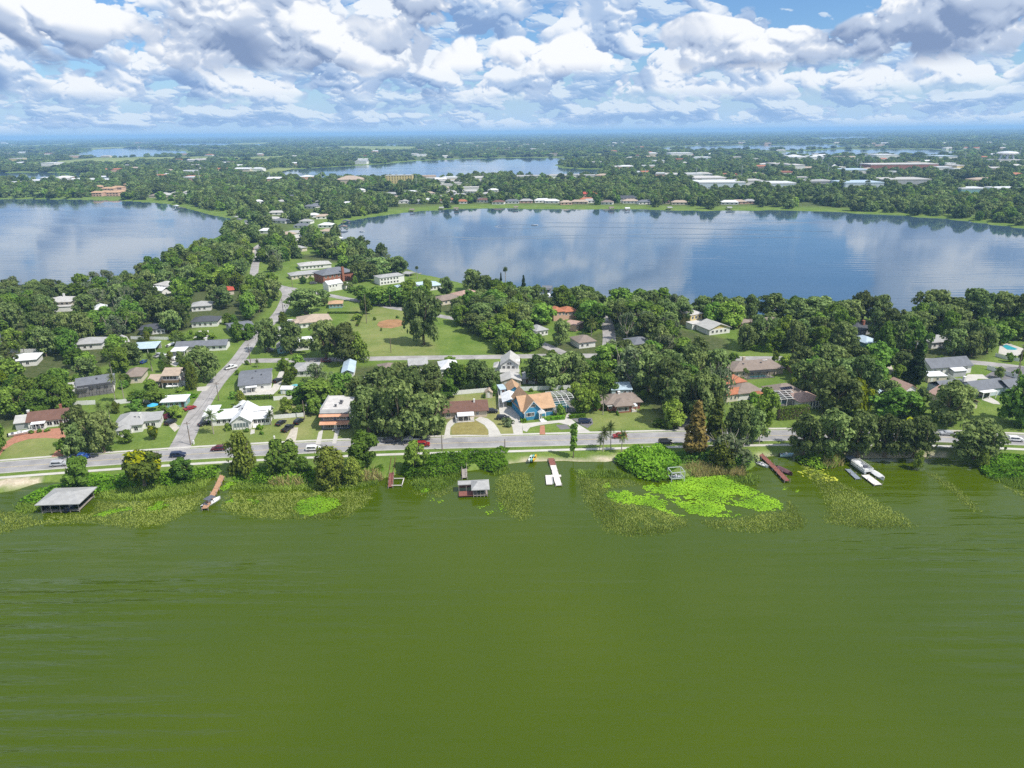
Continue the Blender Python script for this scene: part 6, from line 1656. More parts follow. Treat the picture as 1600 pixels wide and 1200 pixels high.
# ------------------------------------------------------------------ cars, boats, docks
tyre = material('tyre', (0.015, 0.015, 0.016), 0.9, 0.2, 0.1)
rim = material('rim', (0.35, 0.35, 0.36), 0.35, 0.5, 0.05, metal=0.6)
PAINT = {k: material('car_paint_' + k, c, 0.25, 0.55, 0.03) for k, c in dict(white=(0.70, 0.70, 0.70), black=(0.014, 0.015, 0.018), blue=(0.02, 0.07, 0.26), navy=(0.012, 0.022, 0.06), maroon=(0.10, 0.016, 0.03), silver=(0.40, 0.41, 0.43), red=(0.24, 0.018, 0.02), grey=(0.10, 0.10, 0.11)).items()}
light_w = material('headlight', (0.75, 0.75, 0.72), 0.2, 0.5, 0.05)
light_r = material('tail_light', (0.35, 0.01, 0.01), 0.3, 0.5, 0.05)
CAR_MESH = {}
def car_meshes(kind, paint):
    key = (kind, paint)
    if key in CAR_MESH:
        return CAR_MESH[key]
    L_, W_, = {'suv': (4.7, 1.9), 'sedan': (4.7, 1.8), 'pickup': (5.6, 2.0)}[kind]
    hl, hw = L_ / 2, W_ / 2
    if kind == 'suv':
        prof = [(-hl, .45), (-hl, 1.05), (-hl + .25, 1.70), (.55, 1.72), (1.25, 1.12), (hl - .15, .98), (hl, .75), (hl, .40)]
        cab = [(-hl + .32, 1.08), (-hl + .48, 1.60), (.48, 1.62), (1.12, 1.10)]
    elif kind == 'sedan':
        prof = [(-hl, .40), (-hl, .92), (-hl + .75, 1.0), (-1.0, 1.42), (.45, 1.44), (1.2, .98), (hl - .15, .85), (hl, .65), (hl, .35)]
        cab = [(-hl + .95, 1.0), (-.95, 1.36), (.40, 1.37), (1.05, .98)]
    else:
        prof = [(-hl, .5), (-hl, 1.15), (-.5, 1.15), (-.45, 1.80), (.9, 1.82), (1.5, 1.2), (hl - .15, 1.1), (hl, .9), (hl, .45)]
        cab = [(-.36, 1.2), (-.34, 1.70), (.85, 1.72), (1.36, 1.2)]
    b = bmesh.new()
    def loft(pts, w0, top):
        zmax = max(z for _, z in pts)
        a = []
        for s in (-1, 1):
            row = []
            for x, z in pts:
                t = max(0.0, (z - 1.0)) / max(.01, zmax - 1.0)
                row.append(b.verts.new((x, s * (w0 - top * min(1, t)), z)))
            a.append(row)
        n = len(pts)
        b.faces.new(a[0]); b.faces.new(list(reversed(a[1])))
        for i in range(n):
            j = (i + 1) % n
            b.faces.new((a[0][j], a[0][i], a[1][i], a[1][j]))
    loft(prof, hw, .22)
    bmesh.ops.bevel(b, geom=b.edges[:], offset=0.05, segments=1, affect='EDGES')
    bmesh.ops.recalc_face_normals(b, faces=b.faces)
    body = bpy.data.meshes.new('body'); b.to_mesh(body); b.free(); body.materials.append(PAINT[paint])
    g = MB()
    # side windows and windscreens just proud of the body
    for s in (-1, 1):
        y0 = s * (hw + .01); y1 = s * (hw - .20)
        g.add([(cab[0][0] + .1, y0, cab[0][1]), (cab[3][0] - .15, y0, cab[3][1]), (cab[2][0] - .05, y1, cab[2][1] - .02), (cab[1][0] + .1, y1, cab[1][1] - .02)], [(0, 1, 2, 3) if s < 0 else (3, 2, 1, 0)])
    side = g.mesh('side_window', glass)
    e = .035
    fx0, fz0, fx1, fz1 = cab[3][0] + .1, cab[3][1] + .04, cab[2][0] + .06, cab[2][1]
    wind = MB().add([(fx0 + e, -hw + .16, fz0), (fx0 + e, hw - .16, fz0), (fx1 + e, hw - .30, fz1), (fx1 + e, -hw + .30, fz1)], [(0, 1, 2, 3)]).mesh('windscreen', glass)
    rx0, rz0, rx1, rz1 = cab[0][0] - .12, cab[0][1] + .06, cab[1][0] - .14, cab[1][1]
    rear = MB().add([(rx0 - e, -hw + .18, rz0), (rx1 - e, -hw + .30, rz1), (rx1 - e, hw - .30, rz1), (rx0 - e, hw - .18, rz0)], [(0, 1, 2, 3)]).mesh('rear_window', glass)
    wt = MB()
    wt.bar((0, -.11, 0), (0, .11, 0), .34, 14)
    wm = wt.mesh('wheel', tyre)
    rm = MB().bar((0, -.125, 0), (0, .125, 0), .2, 10).mesh('rim', rim)
    hlm = MB().box(-.05, .04, -.2, .2, -.08, .08).mesh('headlight', light_w)
    tlm = MB().box(-.04, .05, -.16, .16, -.14, .14).mesh('tail_light', light_r)
    CAR_MESH[key] = (hl, hw, body, side, wind, rear, wm, rm, hlm, tlm, kind)
    return CAR_MESH[key]

def car(kind, paint, px, py, label, ang=None, along=None, group=None, flip=False):
    """ang: heading in degrees (0 = towards +x, the right)"""
    p = pix(px, py)
    if along is not None:
        k = min(range(1, len(along) - 1), key=lambda i: (along[i].to_3d() - Vector((p.x, p.y, 0))).length)
        d = along[k + 1] - along[k - 1]
        ang = math.degrees(math.atan2(d.y, d.x))
    hl, hw, body, side, wind, rear, wm, rm, hlm, tlm, _ = car_meshes(kind, paint)
    t = empty({'suv': 'car', 'sedan': 'car', 'pickup': 'pickup_truck'}[kind], (p.x, p.y, GZ + .045), R(ang + (180 if flip else 0)), label, 'pickup' if kind == 'pickup' else 'car', group)
    link('body', body, t); link('side_window', side, t); link('windscreen', wind, t); link('rear_window', rear, t)
    for x in (-hl + .9, hl - .95):
        for s in (-1, 1):
            w = link('wheel', wm, t, (x, s * (hw - .08), .33)); link('rim', rm, w)
    for s in (-1, 1):
        link('headlight', hlm, t, (hl - .03, s * (hw - .35), .78)); link('tail_light', tlm, t, (-hl + .02, s * (hw - .3), .85))
    if kind == 'pickup':
        MB().box(-hl + .15, -.55, -hw + .15, hw - .15, 1.05, 1.165).build('cargo_bed', tyre, t)
    return t

car('suv', 'silver', 93, 727.5, 'silver car on the shore road left of the blue pickup', along=SHORE)
car('pickup', 'blue', 126, 716.5, 'blue pickup truck on the shore road above the round bank tree', along=SHORE)
car('suv', 'navy', 279, 713.5, 'dark navy car on the shore road at the side street mouth', along=SHORE)
car('suv', 'maroon', 342, 703.5, 'maroon car on the shore road right of the street corner', along=SHORE, flip=True)
car('suv', 'white', 490, 703.5, 'white car on the shore road above the olive willow', along=SHORE)
car('pickup', 'silver', 643, 688.5, 'silver pickup on the shore road in the shade of the oak grove', along=SHORE, flip=True)
car('suv', 'red', 661, 697, 'red car on the shore road half behind the narrow bank tree', along=SHORE)
car('sedan', 'grey', 608, 690.5, 'grey car in the oak shade on the shore road', along=SHORE, flip=True)
car('suv', 'red', 968, 684, 'red car on the shore road behind the palm cluster', along=SHORE, flip=True)
car('suv', 'black', 1040, 693.5, 'black car on the shore road by the rusty cypress', along=SHORE)
car('suv', 'white', 1586, 689, 'white car on the shore road right of the airy oak', along=SHORE)
car('sedan', 'silver', 1480, 679.5, 'silver car on the shore road between shore row and airy oak', along=SHORE, flip=True)
car('sedan', 'black', 439, 663, 'black sedan on the bungalow lawn beside the white fence', ang=72)
car('pickup', 'black', 450, 672, 'black pickup on the grass left of the gravel drive', ang=72)
car('suv', 'black', 467, 661, 'black car with white front on the grass right of the pickup', ang=76)
car('sedan', 'black', 320, 663.5, 'black car parked left of the white bungalow by the date palm', ang=55)
car('suv', 'black', 267, 662, 'black car in the driveway below the teal cottage', ang=70)
car('suv', 'maroon', 264, 652.5, 'maroon car in the driveway behind the black one', ang=70)
car('sedan', 'red', 297, 640, 'red car beside the side street verge', ang=55)
car('pickup', 'white', 361, 576, 'white pickup driving on the side street at the cross street', ang=50)
car('suv', 'black', 434, 597, 'black car on the concrete drive of the large grey roofed house', ang=70)
car('suv', 'black', 768, 645, 'dark car beside the beige ranch end wall', ang=5)
car('suv', 'black', 786, 655.5, 'black car at the edge of the carport driveway', ang=-8)
car('suv', 'navy', 914, 661, 'dark navy car in the parking bay of the blue house', ang=3)
car('suv', 'white', 277, 562, 'white car in the drive of the long low grey house, nearer the street', ang=65)
car('suv', 'white', 282, 553, 'white car under the carport of the long low grey house', ang=65)
car('suv', 'white', 260, 559, 'white car parked on the lawn beside the white van', ang=30)
car('pickup', 'silver', 248, 557.5, 'pale blue-silver pickup on the lawn below the metal carport', ang=75)
car('sedan', 'blue', 226, 567, 'blue car alone on the lawn in front of the metal carport', ang=75)
car('suv', 'white', 456, 504, 'white car at the tan hip roofed house', ang=10)
car('suv', 'grey', 490, 444, 'dark car parked below the low grey roofed house', ang=15)
car('suv', 'white', 1393, 600, 'white car in the sandy yard', ang=-20)
car('suv', 'white', 1434, 622.5, 'white car on the drive below the pink roofed cottage', ang=3)
car('sedan', 'silver', 963, 496.5, 'silver car beside the lakeside drive', ang=0)
car('suv', 'grey', 421, 549, 'dark car in the shade at the teal bungalow', ang=10)
car('suv', 'maroon', 510, 566, 'dark red car on the cross street by the pale bare tree', along=CROSS)
car('suv', 'black', 617, 428, 'black car by the white lake house', ang=5)

hull_white = material('boat_gelcoat', (0.68, 0.68, 0.68), 0.3, 0.5, 0.04)
hull_dark = material('boat_cover_dark', (0.03, 0.035, 0.05), 0.8, 0.2, 0.1)
vinyl = material('boat_vinyl', (0.10, 0.105, 0.13), 0.7, 0.3, 0.1)
plank = {k: material('planks_' + k, c, 0.9, 0.2, 0.2, 0.9, stripes=(1, 0.6, 0.35)) for k, c in dict(tan=(0.40, 0.235, 0.14), red=(0.21, 0.085, 0.068), grey=(0.30, 0.265, 0.235), white=(0.66, 0.62, 0.58), bluegrey=(0.20, 0.23, 0.27)).items()}
metal_pale = material('pale_aluminium', (0.55, 0.57, 0.60), 0.4, 0.5, 0.05, metal=0.3)

def hull_mesh(L_, W_, mat, deck=0.55):
    """a small boat hull: pointed bow towards +x, open well"""
    st = [(-.5, .82, .0), (-.25, .98, -.02), (.05, 1.0, -.02), (.25, .85, 0), (.40, .5, .06), (.5, .04, .14)]
    vs, fs = [], []
    for (u, k, dz) in st:
        x, hw = u * L_, W_ / 2 * k
        vs += [(x, -hw * .55, -.25 + dz), (x, -hw, deck + dz * 1.6), (x, -hw * .8, deck + dz * 1.6), (x, -hw * .7, .12 + dz), (x, hw * .7, .12 + dz), (x, hw * .8, deck + dz * 1.6), (x, hw, deck + dz * 1.6), (x, hw * .55, -.25 + dz)]
    for i in range(len(st) - 1):
        for j in range(8):
            a, b_ = i * 8 + j, i * 8 + (j + 1) % 8
            fs.append((a, b_, b_ + 8, a + 8))
    fs += [tuple(range(7, -1, -1)), tuple(range(len(vs) - 8, len(vs)))]
    return MB().add(vs, fs).mesh('hull', mat)

def boat(p, ang, L_, W_, label, mat=None, canopy=None, cover=False, z=0.05, group=None):
    t = empty('motor_boat', (p.x, p.y, z), R(ang), label, 'boat', group)
    link('hull', hull_mesh(L_, W_, mat or hull_white), t)
    if cover:
        MB().prism_x([(-W_ * .42, .55), (W_ * .42, .55), (W_ * .1, .95), (-W_ * .1, .95)], -L_ * .45, L_ * .3).build('cover', hull_dark if cover is True else cover, t)
    else:
        MB().box(-L_ * .1, L_ * .05, -W_ * .18, W_ * .18, .12, 1.0).build('console', hull_white, t)
        MB().box(-L_ * .38, -L_ * .28, -W_ * .34, W_ * .34, .12, .75).build('seat', vinyl, t)
        MB().add([(L_ * .06, -W_ * .3, .6), (L_ * .06, W_ * .3, .6), (L_ * .02, W_ * .26, 1.15), (L_ * .02, -W_ * .26, 1.15)], [(0, 1, 2, 3)]).build('windscreen', glass, t)
    MB().box(-L_ * .56, -L_ * .5, -.22, .22, -.3, .85).build('outboard_motor', tyre, t)
    if canopy:
        MB().box(-L_ * .3, L_ * .15, -W_ * .42, W_ * .42, 1.9, 2.0).build('canopy', canopy, t)
        for x in (-L_ * .28, L_ * .13):
            for s in (-1, 1):
                MB().beam((x, s * W_ * .4, .4), (x, s * W_ * .4, 1.9), .05, 0).build('canopy_post', metal_pale, t)
    return t

def dock(pts, width, mat, label, z=0.75, rails=0.0, name='wooden_dock', posts=2.6):
    """deck along a line of photo points on the water, with piles; every pile a part"""
    P = [pix(x, y, z) for x, y in pts]
    t = empty(name, (P[0].x, P[0].y, 0), 0, label, 'dock')
    o = Vector((P[0].x, P[0].y, 0))
    for a, b_ in zip(P, P[1:]):
        a, b_ = a - o, b_ - o
        d = (b_ - a); s = Vector((-d.y, d.x, 0)).normalized() * width / 2
        ang = math.atan2(d.y, d.x) - math.pi / 2
        L_ = d.length
        dk = MB().box(-width / 2, width / 2, -.05, L_ + .05, -.14, 0).build('deck', mat, t, a, ang)
        n = max(2, int(L_ / posts) + 1)
        for i in range(n):
            for k in (-1, 1):
                q = a.lerp(b_, i / (n - 1)) + s * k * 1.02
                MB().bar((q.x, q.y, -1.4), (q.x, q.y, z + (.55 if i % 2 else .25)), .11, 7).build('pile', plank['grey'], t)
        if rails:
            for k in (-1, 1):
                u, v = a + s * k, b_ + s * k
                MB().beam(u + Vector((0, 0, rails)), v + Vector((0, 0, rails)), .08, .1).build('handrail', mat, t)
    return t

# boathouses
def boathouse(corners, h, label, roof, deckmat, walkway=None, overhang=.8, rise=1.6):
    """roof on posts over a boat slip; corners: photo pixels of the four deck corners, front-left first, going round"""
    P = [pix(x, y, .6) for x, y in corners]
    o = Vector((P[0].x, P[0].y, 0))
    d = P[1] - P[0]; ang = math.atan2(d.y, d.x)
    w = d.length; dep = max((P[3] - P[0]).length, 4)
    t = empty('boathouse', o, ang, label, 'boathouse')
    for i in range(5):
        for y in (0, dep):
            MB().box(w * i / 4 - .09, w * i / 4 + .09, y - .09, y + .09, -1.4, h).build('post', plank['grey'], t)
    for (x0, x1, y0, y1) in ((0, w, -.1, .9), (0, .9, .9, dep - .9), (w - .9, w, .9, dep - .9), (0, w, dep - .9, dep + .1)):
        MB().box(x0, x1, y0, y1, .45, .6).build('deck', deckmat, t)
    x0, x1, y0, y1 = -overhang, w + overhang, -overhang, dep + overhang
    i = min(w, dep) / 2 * .96
    cx0, cx1, cy = x0 + i, x1 - i, (y0 + y1) / 2
    if cx1 < cx0:
        cx0 = cx1 = (x0 + x1) / 2 - .01; cx1 += .02
    vs = [(x0, y0, h), (x1, y0, h), (x1, y1, h), (x0, y1, h), (x0, y0, h + .2), (x1, y0, h + .2), (x1, y1, h + .2), (x0, y1, h + .2), (cx0, cy, h + rise), (cx1, cy, h + rise)]
    MB().add(vs, [(3, 2, 1, 0), (0, 1, 5, 4), (1, 2, 6, 5), (2, 3, 7, 6), (3, 0, 4, 7), (4, 5, 9, 8), (6, 7, 8, 9), (5, 6, 9), (7, 4, 8)]).build('roof', roof, t)
    if walkway:
        a, b_ = (Matrix.Rotation(-ang, 4, 'Z') @ (pix(x, y, .6) - o) for x, y in walkway)
        MB().beam(Vector((a.x, a.y, .62)), Vector((b_.x, b_.y, .62)), 1.3, .14).build('walkway', deckmat, t)
    return t, w, dep
t, w, dep = boathouse([(66, 799), (124, 797), (132, 776), (80, 778)], 2.9, 'wide grey roofed boathouse standing among the left reeds', ROOF['lightgrey'], plank['grey'], ((112, 772), (126, 757)), 1.0, 1.5)
MB().box(.1, w - .1, dep - .5, dep - .4, .6, 2.4).build('screen_wall', frame_dark, t)
MB().box(-.12, -.02, .2, dep - .2, .6, 2.4).build('screen_wall', frame_dark, t)
boat(pix(112, 792, .6), 90, 5.0, 2.0, 'blue boat hanging inside the wide grey boathouse', PAINT['navy'], z=.75)
t, w, dep = boathouse([(740, 774), (762, 773), (760, 760), (739, 761)], 2.4, 'small boathouse with grey hip roof and red-brown deck', ROOF['lightgrey'], plank['grey'], None, .6, 1.3)
MB().box(-4.2, -.05, 0, dep * .55, .4, .6).build('side_deck', plank['red'], t)
MB().box(-4.4, .2, dep * .6, dep + .6, 2.35, 2.55).build('side_roof', ROOF['lightgrey'], t)
for x in (-4.2, -2.1):
    MB().box(x, x + .15, dep * .62, dep * .62 + .15, -1.2, 2.35).build('post', plank['grey'], t)
MB().box(-4.2, -.1, dep * .96, dep, .6, 2.3).build('back_wall', material('boathouse_brown', (0.16, 0.08, 0.06), .9), t)  # back wall in one even dark red-brown
dock([(726, 746), (725, 726)], 1.5, plank['grey'], 'grey railed walkway leading to the small boathouse', .7, .9)
dock([(320, 794), (338, 763), (352, 733)], 1.6, plank['tan'], 'long tan wooden dock running out from the feathery tree')
boat(pix(331, 786, .1), 64, 6.2, 2.3, 'white and navy motor boat moored at the long tan dock', canopy=vinyl)
dock([(610, 760), (612, 740), (615, 718)], 1.3, plank['red'], 'narrow weathered red-brown dock with square mooring frame', .6, .9)
t = empty('mooring_frame', pix(620, 758, 0), 0, 'square pale mooring frame beside the narrow weathered dock', 'boat lift')
for a, b_ in (((-1.4, -1.2), (1.7, -1.2)), ((1.7, -1.2), (1.7, 3.2)), ((-1.4, 3.2), (1.7, 3.2))):
    MB().beam((*a, .65), (*b_, .65), .22, .16).build('frame_beam', plank['white'], t)
for q in ((-1.4, -1.2), (1.7, -1.2), (1.7, 3.2), (-1.4, 3.2)):
    MB().bar((*q, -1.3), (*q, .9), .1, 7).build('pile', plank['grey'], t)
dock([(860, 714), (864, 726)], 1.9, plank['red'], 'short red-brown ramp between the bank and the white floating dock', .6)
dock([(864, 726), (873, 758)], 1.8, plank['white'], 'white floating dock on the open water below the blue house', .45, name='floating_dock', posts=4)
t = empty('dock_platform', pix(862, 757, 0), 0, 'pale platform with boat cradle joined to the white floating dock', 'dock')
MB().box(-1.6, .2, -.6, 5.2, .2, .45).build('deck', plank['white'], t); MB().box(.2, 3.1, 4.2, 5.4, .2, .43).build('deck', plank['white'], t)
for i in range(3):
    MB().beam((.4 + i * .8, -.2, .4), (.4 + i * .8, 4.1, .4), .18, .14).build('cradle_beam', metal_pale, t)
dock([(1188, 709), (1212, 732), (1230, 751)], 1.6, plank['red'], 'long dark red dock running out near the pale twiggy tree')
boat(pix(1226, 737, .1), -62, 5.8, 2.3, 'dark red covered motor boat moored right of the red dock', material('maroon_gelcoat', (0.10, 0.04, 0.05), .4, .5), cover=material('maroon_cover', (0.12, 0.06, 0.07), .8))
boat(pix(1191, 727, .1), -55, 4.2, 1.7, 'small white rowing boat left of the red dock', hull_white)
boat(pix(1229, 712.5, .3), 5, 4.6, 1.3, 'white and blue sailing dinghy lying on the bank by the red dock', material('pale_blue_hull', (.42, .58, .66), .4), z=.5)
for x, y, c, lab in ((829, 716.5, (0.62, 0.64, 0.60), 'white kayak lying on the sand bank'), (832.5, 716, (0.16, 0.42, 0.40), 'teal kayak lying on the sand bank'), (836, 716, (0.70, 0.45, 0.04), 'yellow kayak lying on the sand bank')):
    p = pix(x, y, .8)
    t = empty('kayak', (p.x, p.y, 1.0), R(75), lab, 'kayak')
    link('hull', hull_mesh(3.6, .85, material('kayak_' + lab.split()[0], c, .4), .3), t); link('stern', hull_mesh(1.2, .7, material('kayak_' + lab.split()[0], c, .4), .28), t, (-1.9, 0, 0), math.pi)
    MB().box(-.5, .3, -.2, .2, .13, .32).build('cockpit', tyre, t)
# right-hand boat lift with pontoon boats
def heading(a, b_):
    d = pix(*b_, 0) - pix(*a, 0)
    return math.degrees(math.atan2(d.y, d.x))
PA = heading((1330, 719), (1362, 742))
dock([(1326, 712), (1337, 721)], 2.6, plank['bluegrey'], 'short blue-grey dock leading to the pontoon boat', .6)
dock([(1352, 742), (1372, 757)], 2.4, plank['white'], 'pale end deck right of the pontoon boat', .5, name='floating_dock')
t = empty('pontoon_boat', pix(1346, 733, .2), R(PA), 'pale grey pontoon boat with railings on its lift', 'boat')
for s in (-1, 1):
    MB().bar((-3.4, s * 1.1, .35), (3.4, s * 1.1, .35), .34, 10).build('float', metal_pale, t)
MB().box(-3.4, 3.4, -1.45, 1.45, .75, .9).build('deck', hull_white, t)
for (a, b_) in (((-3.3, -1.4), (3.3, -1.4)), ((-3.3, 1.4), (3.3, 1.4)), ((3.3, -1.4), (3.3, 1.4)), ((-3.3, -1.4), (-3.3, 1.4))):
    MB().beam((*a, 1.85), (*b_, 1.85), .1, .1).build('rail', hull_white, t)
    MB().beam((*a, 1.5), (*b_, 1.5), .05, .55).build('side_panel', hull_white, t)
for x in (-3.3, -1.6, 0, 1.6, 3.3):
    for s in (-1.4, 1.4):
        MB().beam((x, s, .8), (x, s, 1.85), .1, 0).build('rail_post', hull_white, t)
MB().box(-3.0, -1.8, -1.1, 1.1, .9, 1.35).build('seat', hull_white, t)
MB().box(.6, 1.3, -.2, .9, .9, 1.7).build('console', vinyl, t)
dock([(1325, 733), (1341, 748)], 1.6, plank['bluegrey'], 'blue-grey side pontoon left of the pontoon boat', .35, name='floating_dock')
boat(pix(1372, 744, .1), PA, 5.2, 2.4, 'white covered motor boat beside the pale end deck', cover=hull_white)
# weathered frame in the lilies
t = empty('boat_lift', pix(1056, 749, 0), R(8), 'grey weathered boat lift frame standing in the lily pads', 'boat lift')
for x in (-2, 2):
    for y in (-1.6, 1.8):
        MB().beam((x, y, -1.3), (x, y, 3.2), .16, 0).build('post', metal_pale, t)
for (a, b_) in (((-2, -1.6), (2, -1.6)), ((2, -1.6), (2, 1.8)), ((-2, 1.8), (2, 1.8)), ((-2, -1.6), (-2, 1.8))):
    for z in (3.2, 1.2):
        MB().beam((*a, z), (*b_, z), .16, .16).build('frame_beam', metal_pale, t)
boat(pix(1057, 748, .2), 8, 3.6, 1.7, 'grey weathered boat in the lift frame among lily pads', metal_pale, z=.5)
# boats ashore
boat(pix(33, 679, GZ), 35, 7.0, 2.3, 'white motor boat on the brick driveway of the brown roofed ranch', z=GZ + .45)
boat(pix(272, 606, GZ), 10, 6.0, 2.2, 'white boat under cover right of the brown two-storey house', cover=hull_white, z=GZ + .4)
boat(pix(268, 540, GZ), 80, 6.5, 2.4, 'white shrink-wrapped boat beside the white fence lawn', cover=hull_white, z=GZ + .4)

# --- things in gardens and along the streets
pole_mat = material('pole_wood', (0.20, 0.16, 0.125), 0.95, 0.1, 0.2, 0.6)
wire_mat = material('cable', (0.03, 0.03, 0.03), 0.6, 0.3, 0.05)
def pole(px, py, ytop, label, arm=True, lamp=False, group=None, ang=0.0):
    p = pix(px, py); H_ = tall(px, ytop, py)
    t = empty('utility_pole', p, R(ang), label, 'pole', group)
    MB().bar((0, 0, -.5), (0, 0, H_), .19, 8, .12).build('post', pole_mat, t)
    if arm:
        MB().box(-1.1, 1.1, -.06, .06, H_ - .75, H_ - .6).build('crossarm', pole_mat, t)
        for x in (-1, 0, 1):
            MB().bar((x, 0, H_ - .6), (x, 0, H_ - .35), .05, 6).build('insulator', metal_pale, t)
        MB().bar((.3, -.1, H_ - 2.2), (.3, -.1, H_ - 1.3), .22, 8).build('transformer', metal_pale, t)
    if lamp:
        MB().beam((0, 0, H_ - 1.6), (-2.4, -.6, H_ - 1.2), .08, .08).build('lamp_arm', metal_pale, t); MB().box(-2.9, -2.2, -.75, -.45, H_ - 1.3, H_ - 1.15).build('lamp', metal_pale, t)
    return Vector((p.x, p.y, p.z + H_ - .5))
def wire(a, b_, label, sag=1.0, group=None):
    k = 12; m = MB()
    pts = [a.lerp(b_, i / k) - Vector((0, 0, sag * 4 * (i / k) * (1 - i / k))) for i in range(k + 1)]
    for u, v in zip(pts, pts[1:]):
        m.bar(u - a, v - a, .035, 4)
    tag(m.build('power_line', wire_mat, None, a), label, 'wire', group)
p1 = pole(298, 695, 659, 'dark utility pole on the corner of side street and shore road', lamp=True)
p2 = pole(342, 626, 597, 'utility pole on the verge above the white bungalow', lamp=True)
p3 = pole(392, 570, 537, 'utility pole at the cross street corner')
p4 = pole(443, 491, 467, 'utility pole at the top of the side street')
pole(353, 655, 639, 'short dark post beside the white metal roof', arm=False)
pole(476, 655, 626, 'thin grey pole at the end of the white bungalow fence', arm=False)
pole(691, 704, 680, 'utility pole on the lake side pavement by the curved driveway', arm=False)
pole(789, 704, 686, 'short sign post on the lake side pavement', arm=False)
p5 = pole(898, 604, 580, 'dark utility pole above the screened pool cage')
p6 = pole(826, 545, 520, 'utility pole with white insulators in the wood clearing')
pole(1054, 668, 635, 'leaning utility pole at the side drive mouth', lamp=True)
pole(573, 505, 460, 'tall utility pole at the corner of the park lawn', arm=False)
pole(611, 551, 527, 'utility pole at the lower edge of the park lawn', arm=False)
pole(610, 480, 461, 'thin pale pole on the park lane verge', arm=False, group=None)
pole(627, 478, 452, 'thin pale pole among park lane trees', arm=False)
pole(457, 449, 435, 'thin pale pole at the park lane corner', arm=False)
p7 = pole(1428, 560, 531, 'pale utility pole with transformer in the right wood')
p8 = pole(1592, 575, 537, 'thin pole by the garden wall of the teal pool', arm=True)
pole(1588, 600, 568, 'dark twin-topped pole beside the parking court', arm=False)
for a, b_, lab in ((p1, p2, 'power line along the lower side street'), (p2, p3, 'power line along the middle side street'), (p3, p4, 'power line along the upper side street'), (p7, p8, 'power line over the long white house'), (p5, p6, 'power line over the oak wood above the blue house')):
    wire(a, b_, lab)
t = empty('parasol', pix(240, 641), 0, 'blue garden parasol behind the white hip roofed house', 'parasol')
MB().bar((0, 0, 0), (0, 0, 2.5), .05, 6).build('pole', metal_pale, t)
MB().add([(2.0 * math.cos(i * math.pi / 4), 2.0 * math.sin(i * math.pi / 4), 2.1) for i in range(8)] + [(0, 0, 2.9)], [(i, (i + 1) % 8, 8) for i in range(8)] + [tuple(range(7, -1, -1))]).build('canopy', material('blue_canvas', (0.05, 0.36, 0.62), .8), t)
t = empty('pop_up_tent', pix(497, 636), 0, 'small turquoise tent in the back yard of the awning house', 'tent')
MB().add([(-1.6, -1.4, 0), (1.6, -1.4, 0), (1.8, 1.4, 0), (-1.5, 1.5, 0), (-.9, .1, 1.9), (.2, -.2, 2.3), (1.0, .2, 1.6)], [(0, 1, 5, 4), (1, 2, 6), (1, 6, 5), (2, 3, 4, 5), (2, 5, 6), (3, 0, 4), (0, 3, 2, 1)]).build('canopy', material('turquoise_nylon', (0.03, 0.42, 0.55), .7), t)
MB().bar((0, -1.5, 0), (.2, -.3, 2.3), .04, 5).build('pole', metal_pale, t)
t = empty('paddling_pool', pix(461, 604), 0, 'round pale blue paddling pool on the lawn by the pale blue shed', 'pool')
MB().bar((0, 0, -.05), (0, 0, .55), 1.6, 14).build('rim', trim, t); MB().bar((0, 0, .5), (0, 0, .56), 1.4, 14).build('water', pool_water, t)
for x, y, lab in ((303, 694, 'white'), (429, 687, 'white')):
    t = empty('mailbox', pix(x, y), 0, 'white mailbox pillar at the ' + ('street corner' if x < 400 else 'bungalow front walk'), 'mailbox')
    MB().box(-.2, .2, -.2, .2, -.2, 1.1).build('pillar', trim, t); MB().box(-.16, .16, -.35, .25, 1.1, 1.4).build('box', trim, t)
for x, y, lab in ((247, 604, 'left'), (253, 604, 'right')):
    t = empty('garden_chair', pix(x, y), 0, 'yellow garden chair on the terrace of the brown two-storey house', 'chair', 'yellow garden chairs')
    ym = material('yellow_plastic', (0.62, 0.46, 0.04), .6)
    MB().box(-.45, .45, -.45, .45, .35, .5).build('seat', ym, t); MB().box(-.45, .45, .38, .48, .5, 1.2).build('backrest', ym, t)
    for sx in (-.4, .4):
        for sy in (-.4, .4):
            MB().box(sx - .05, sx + .05, sy - .05, sy + .05, 0, .35).build('leg', ym, t)

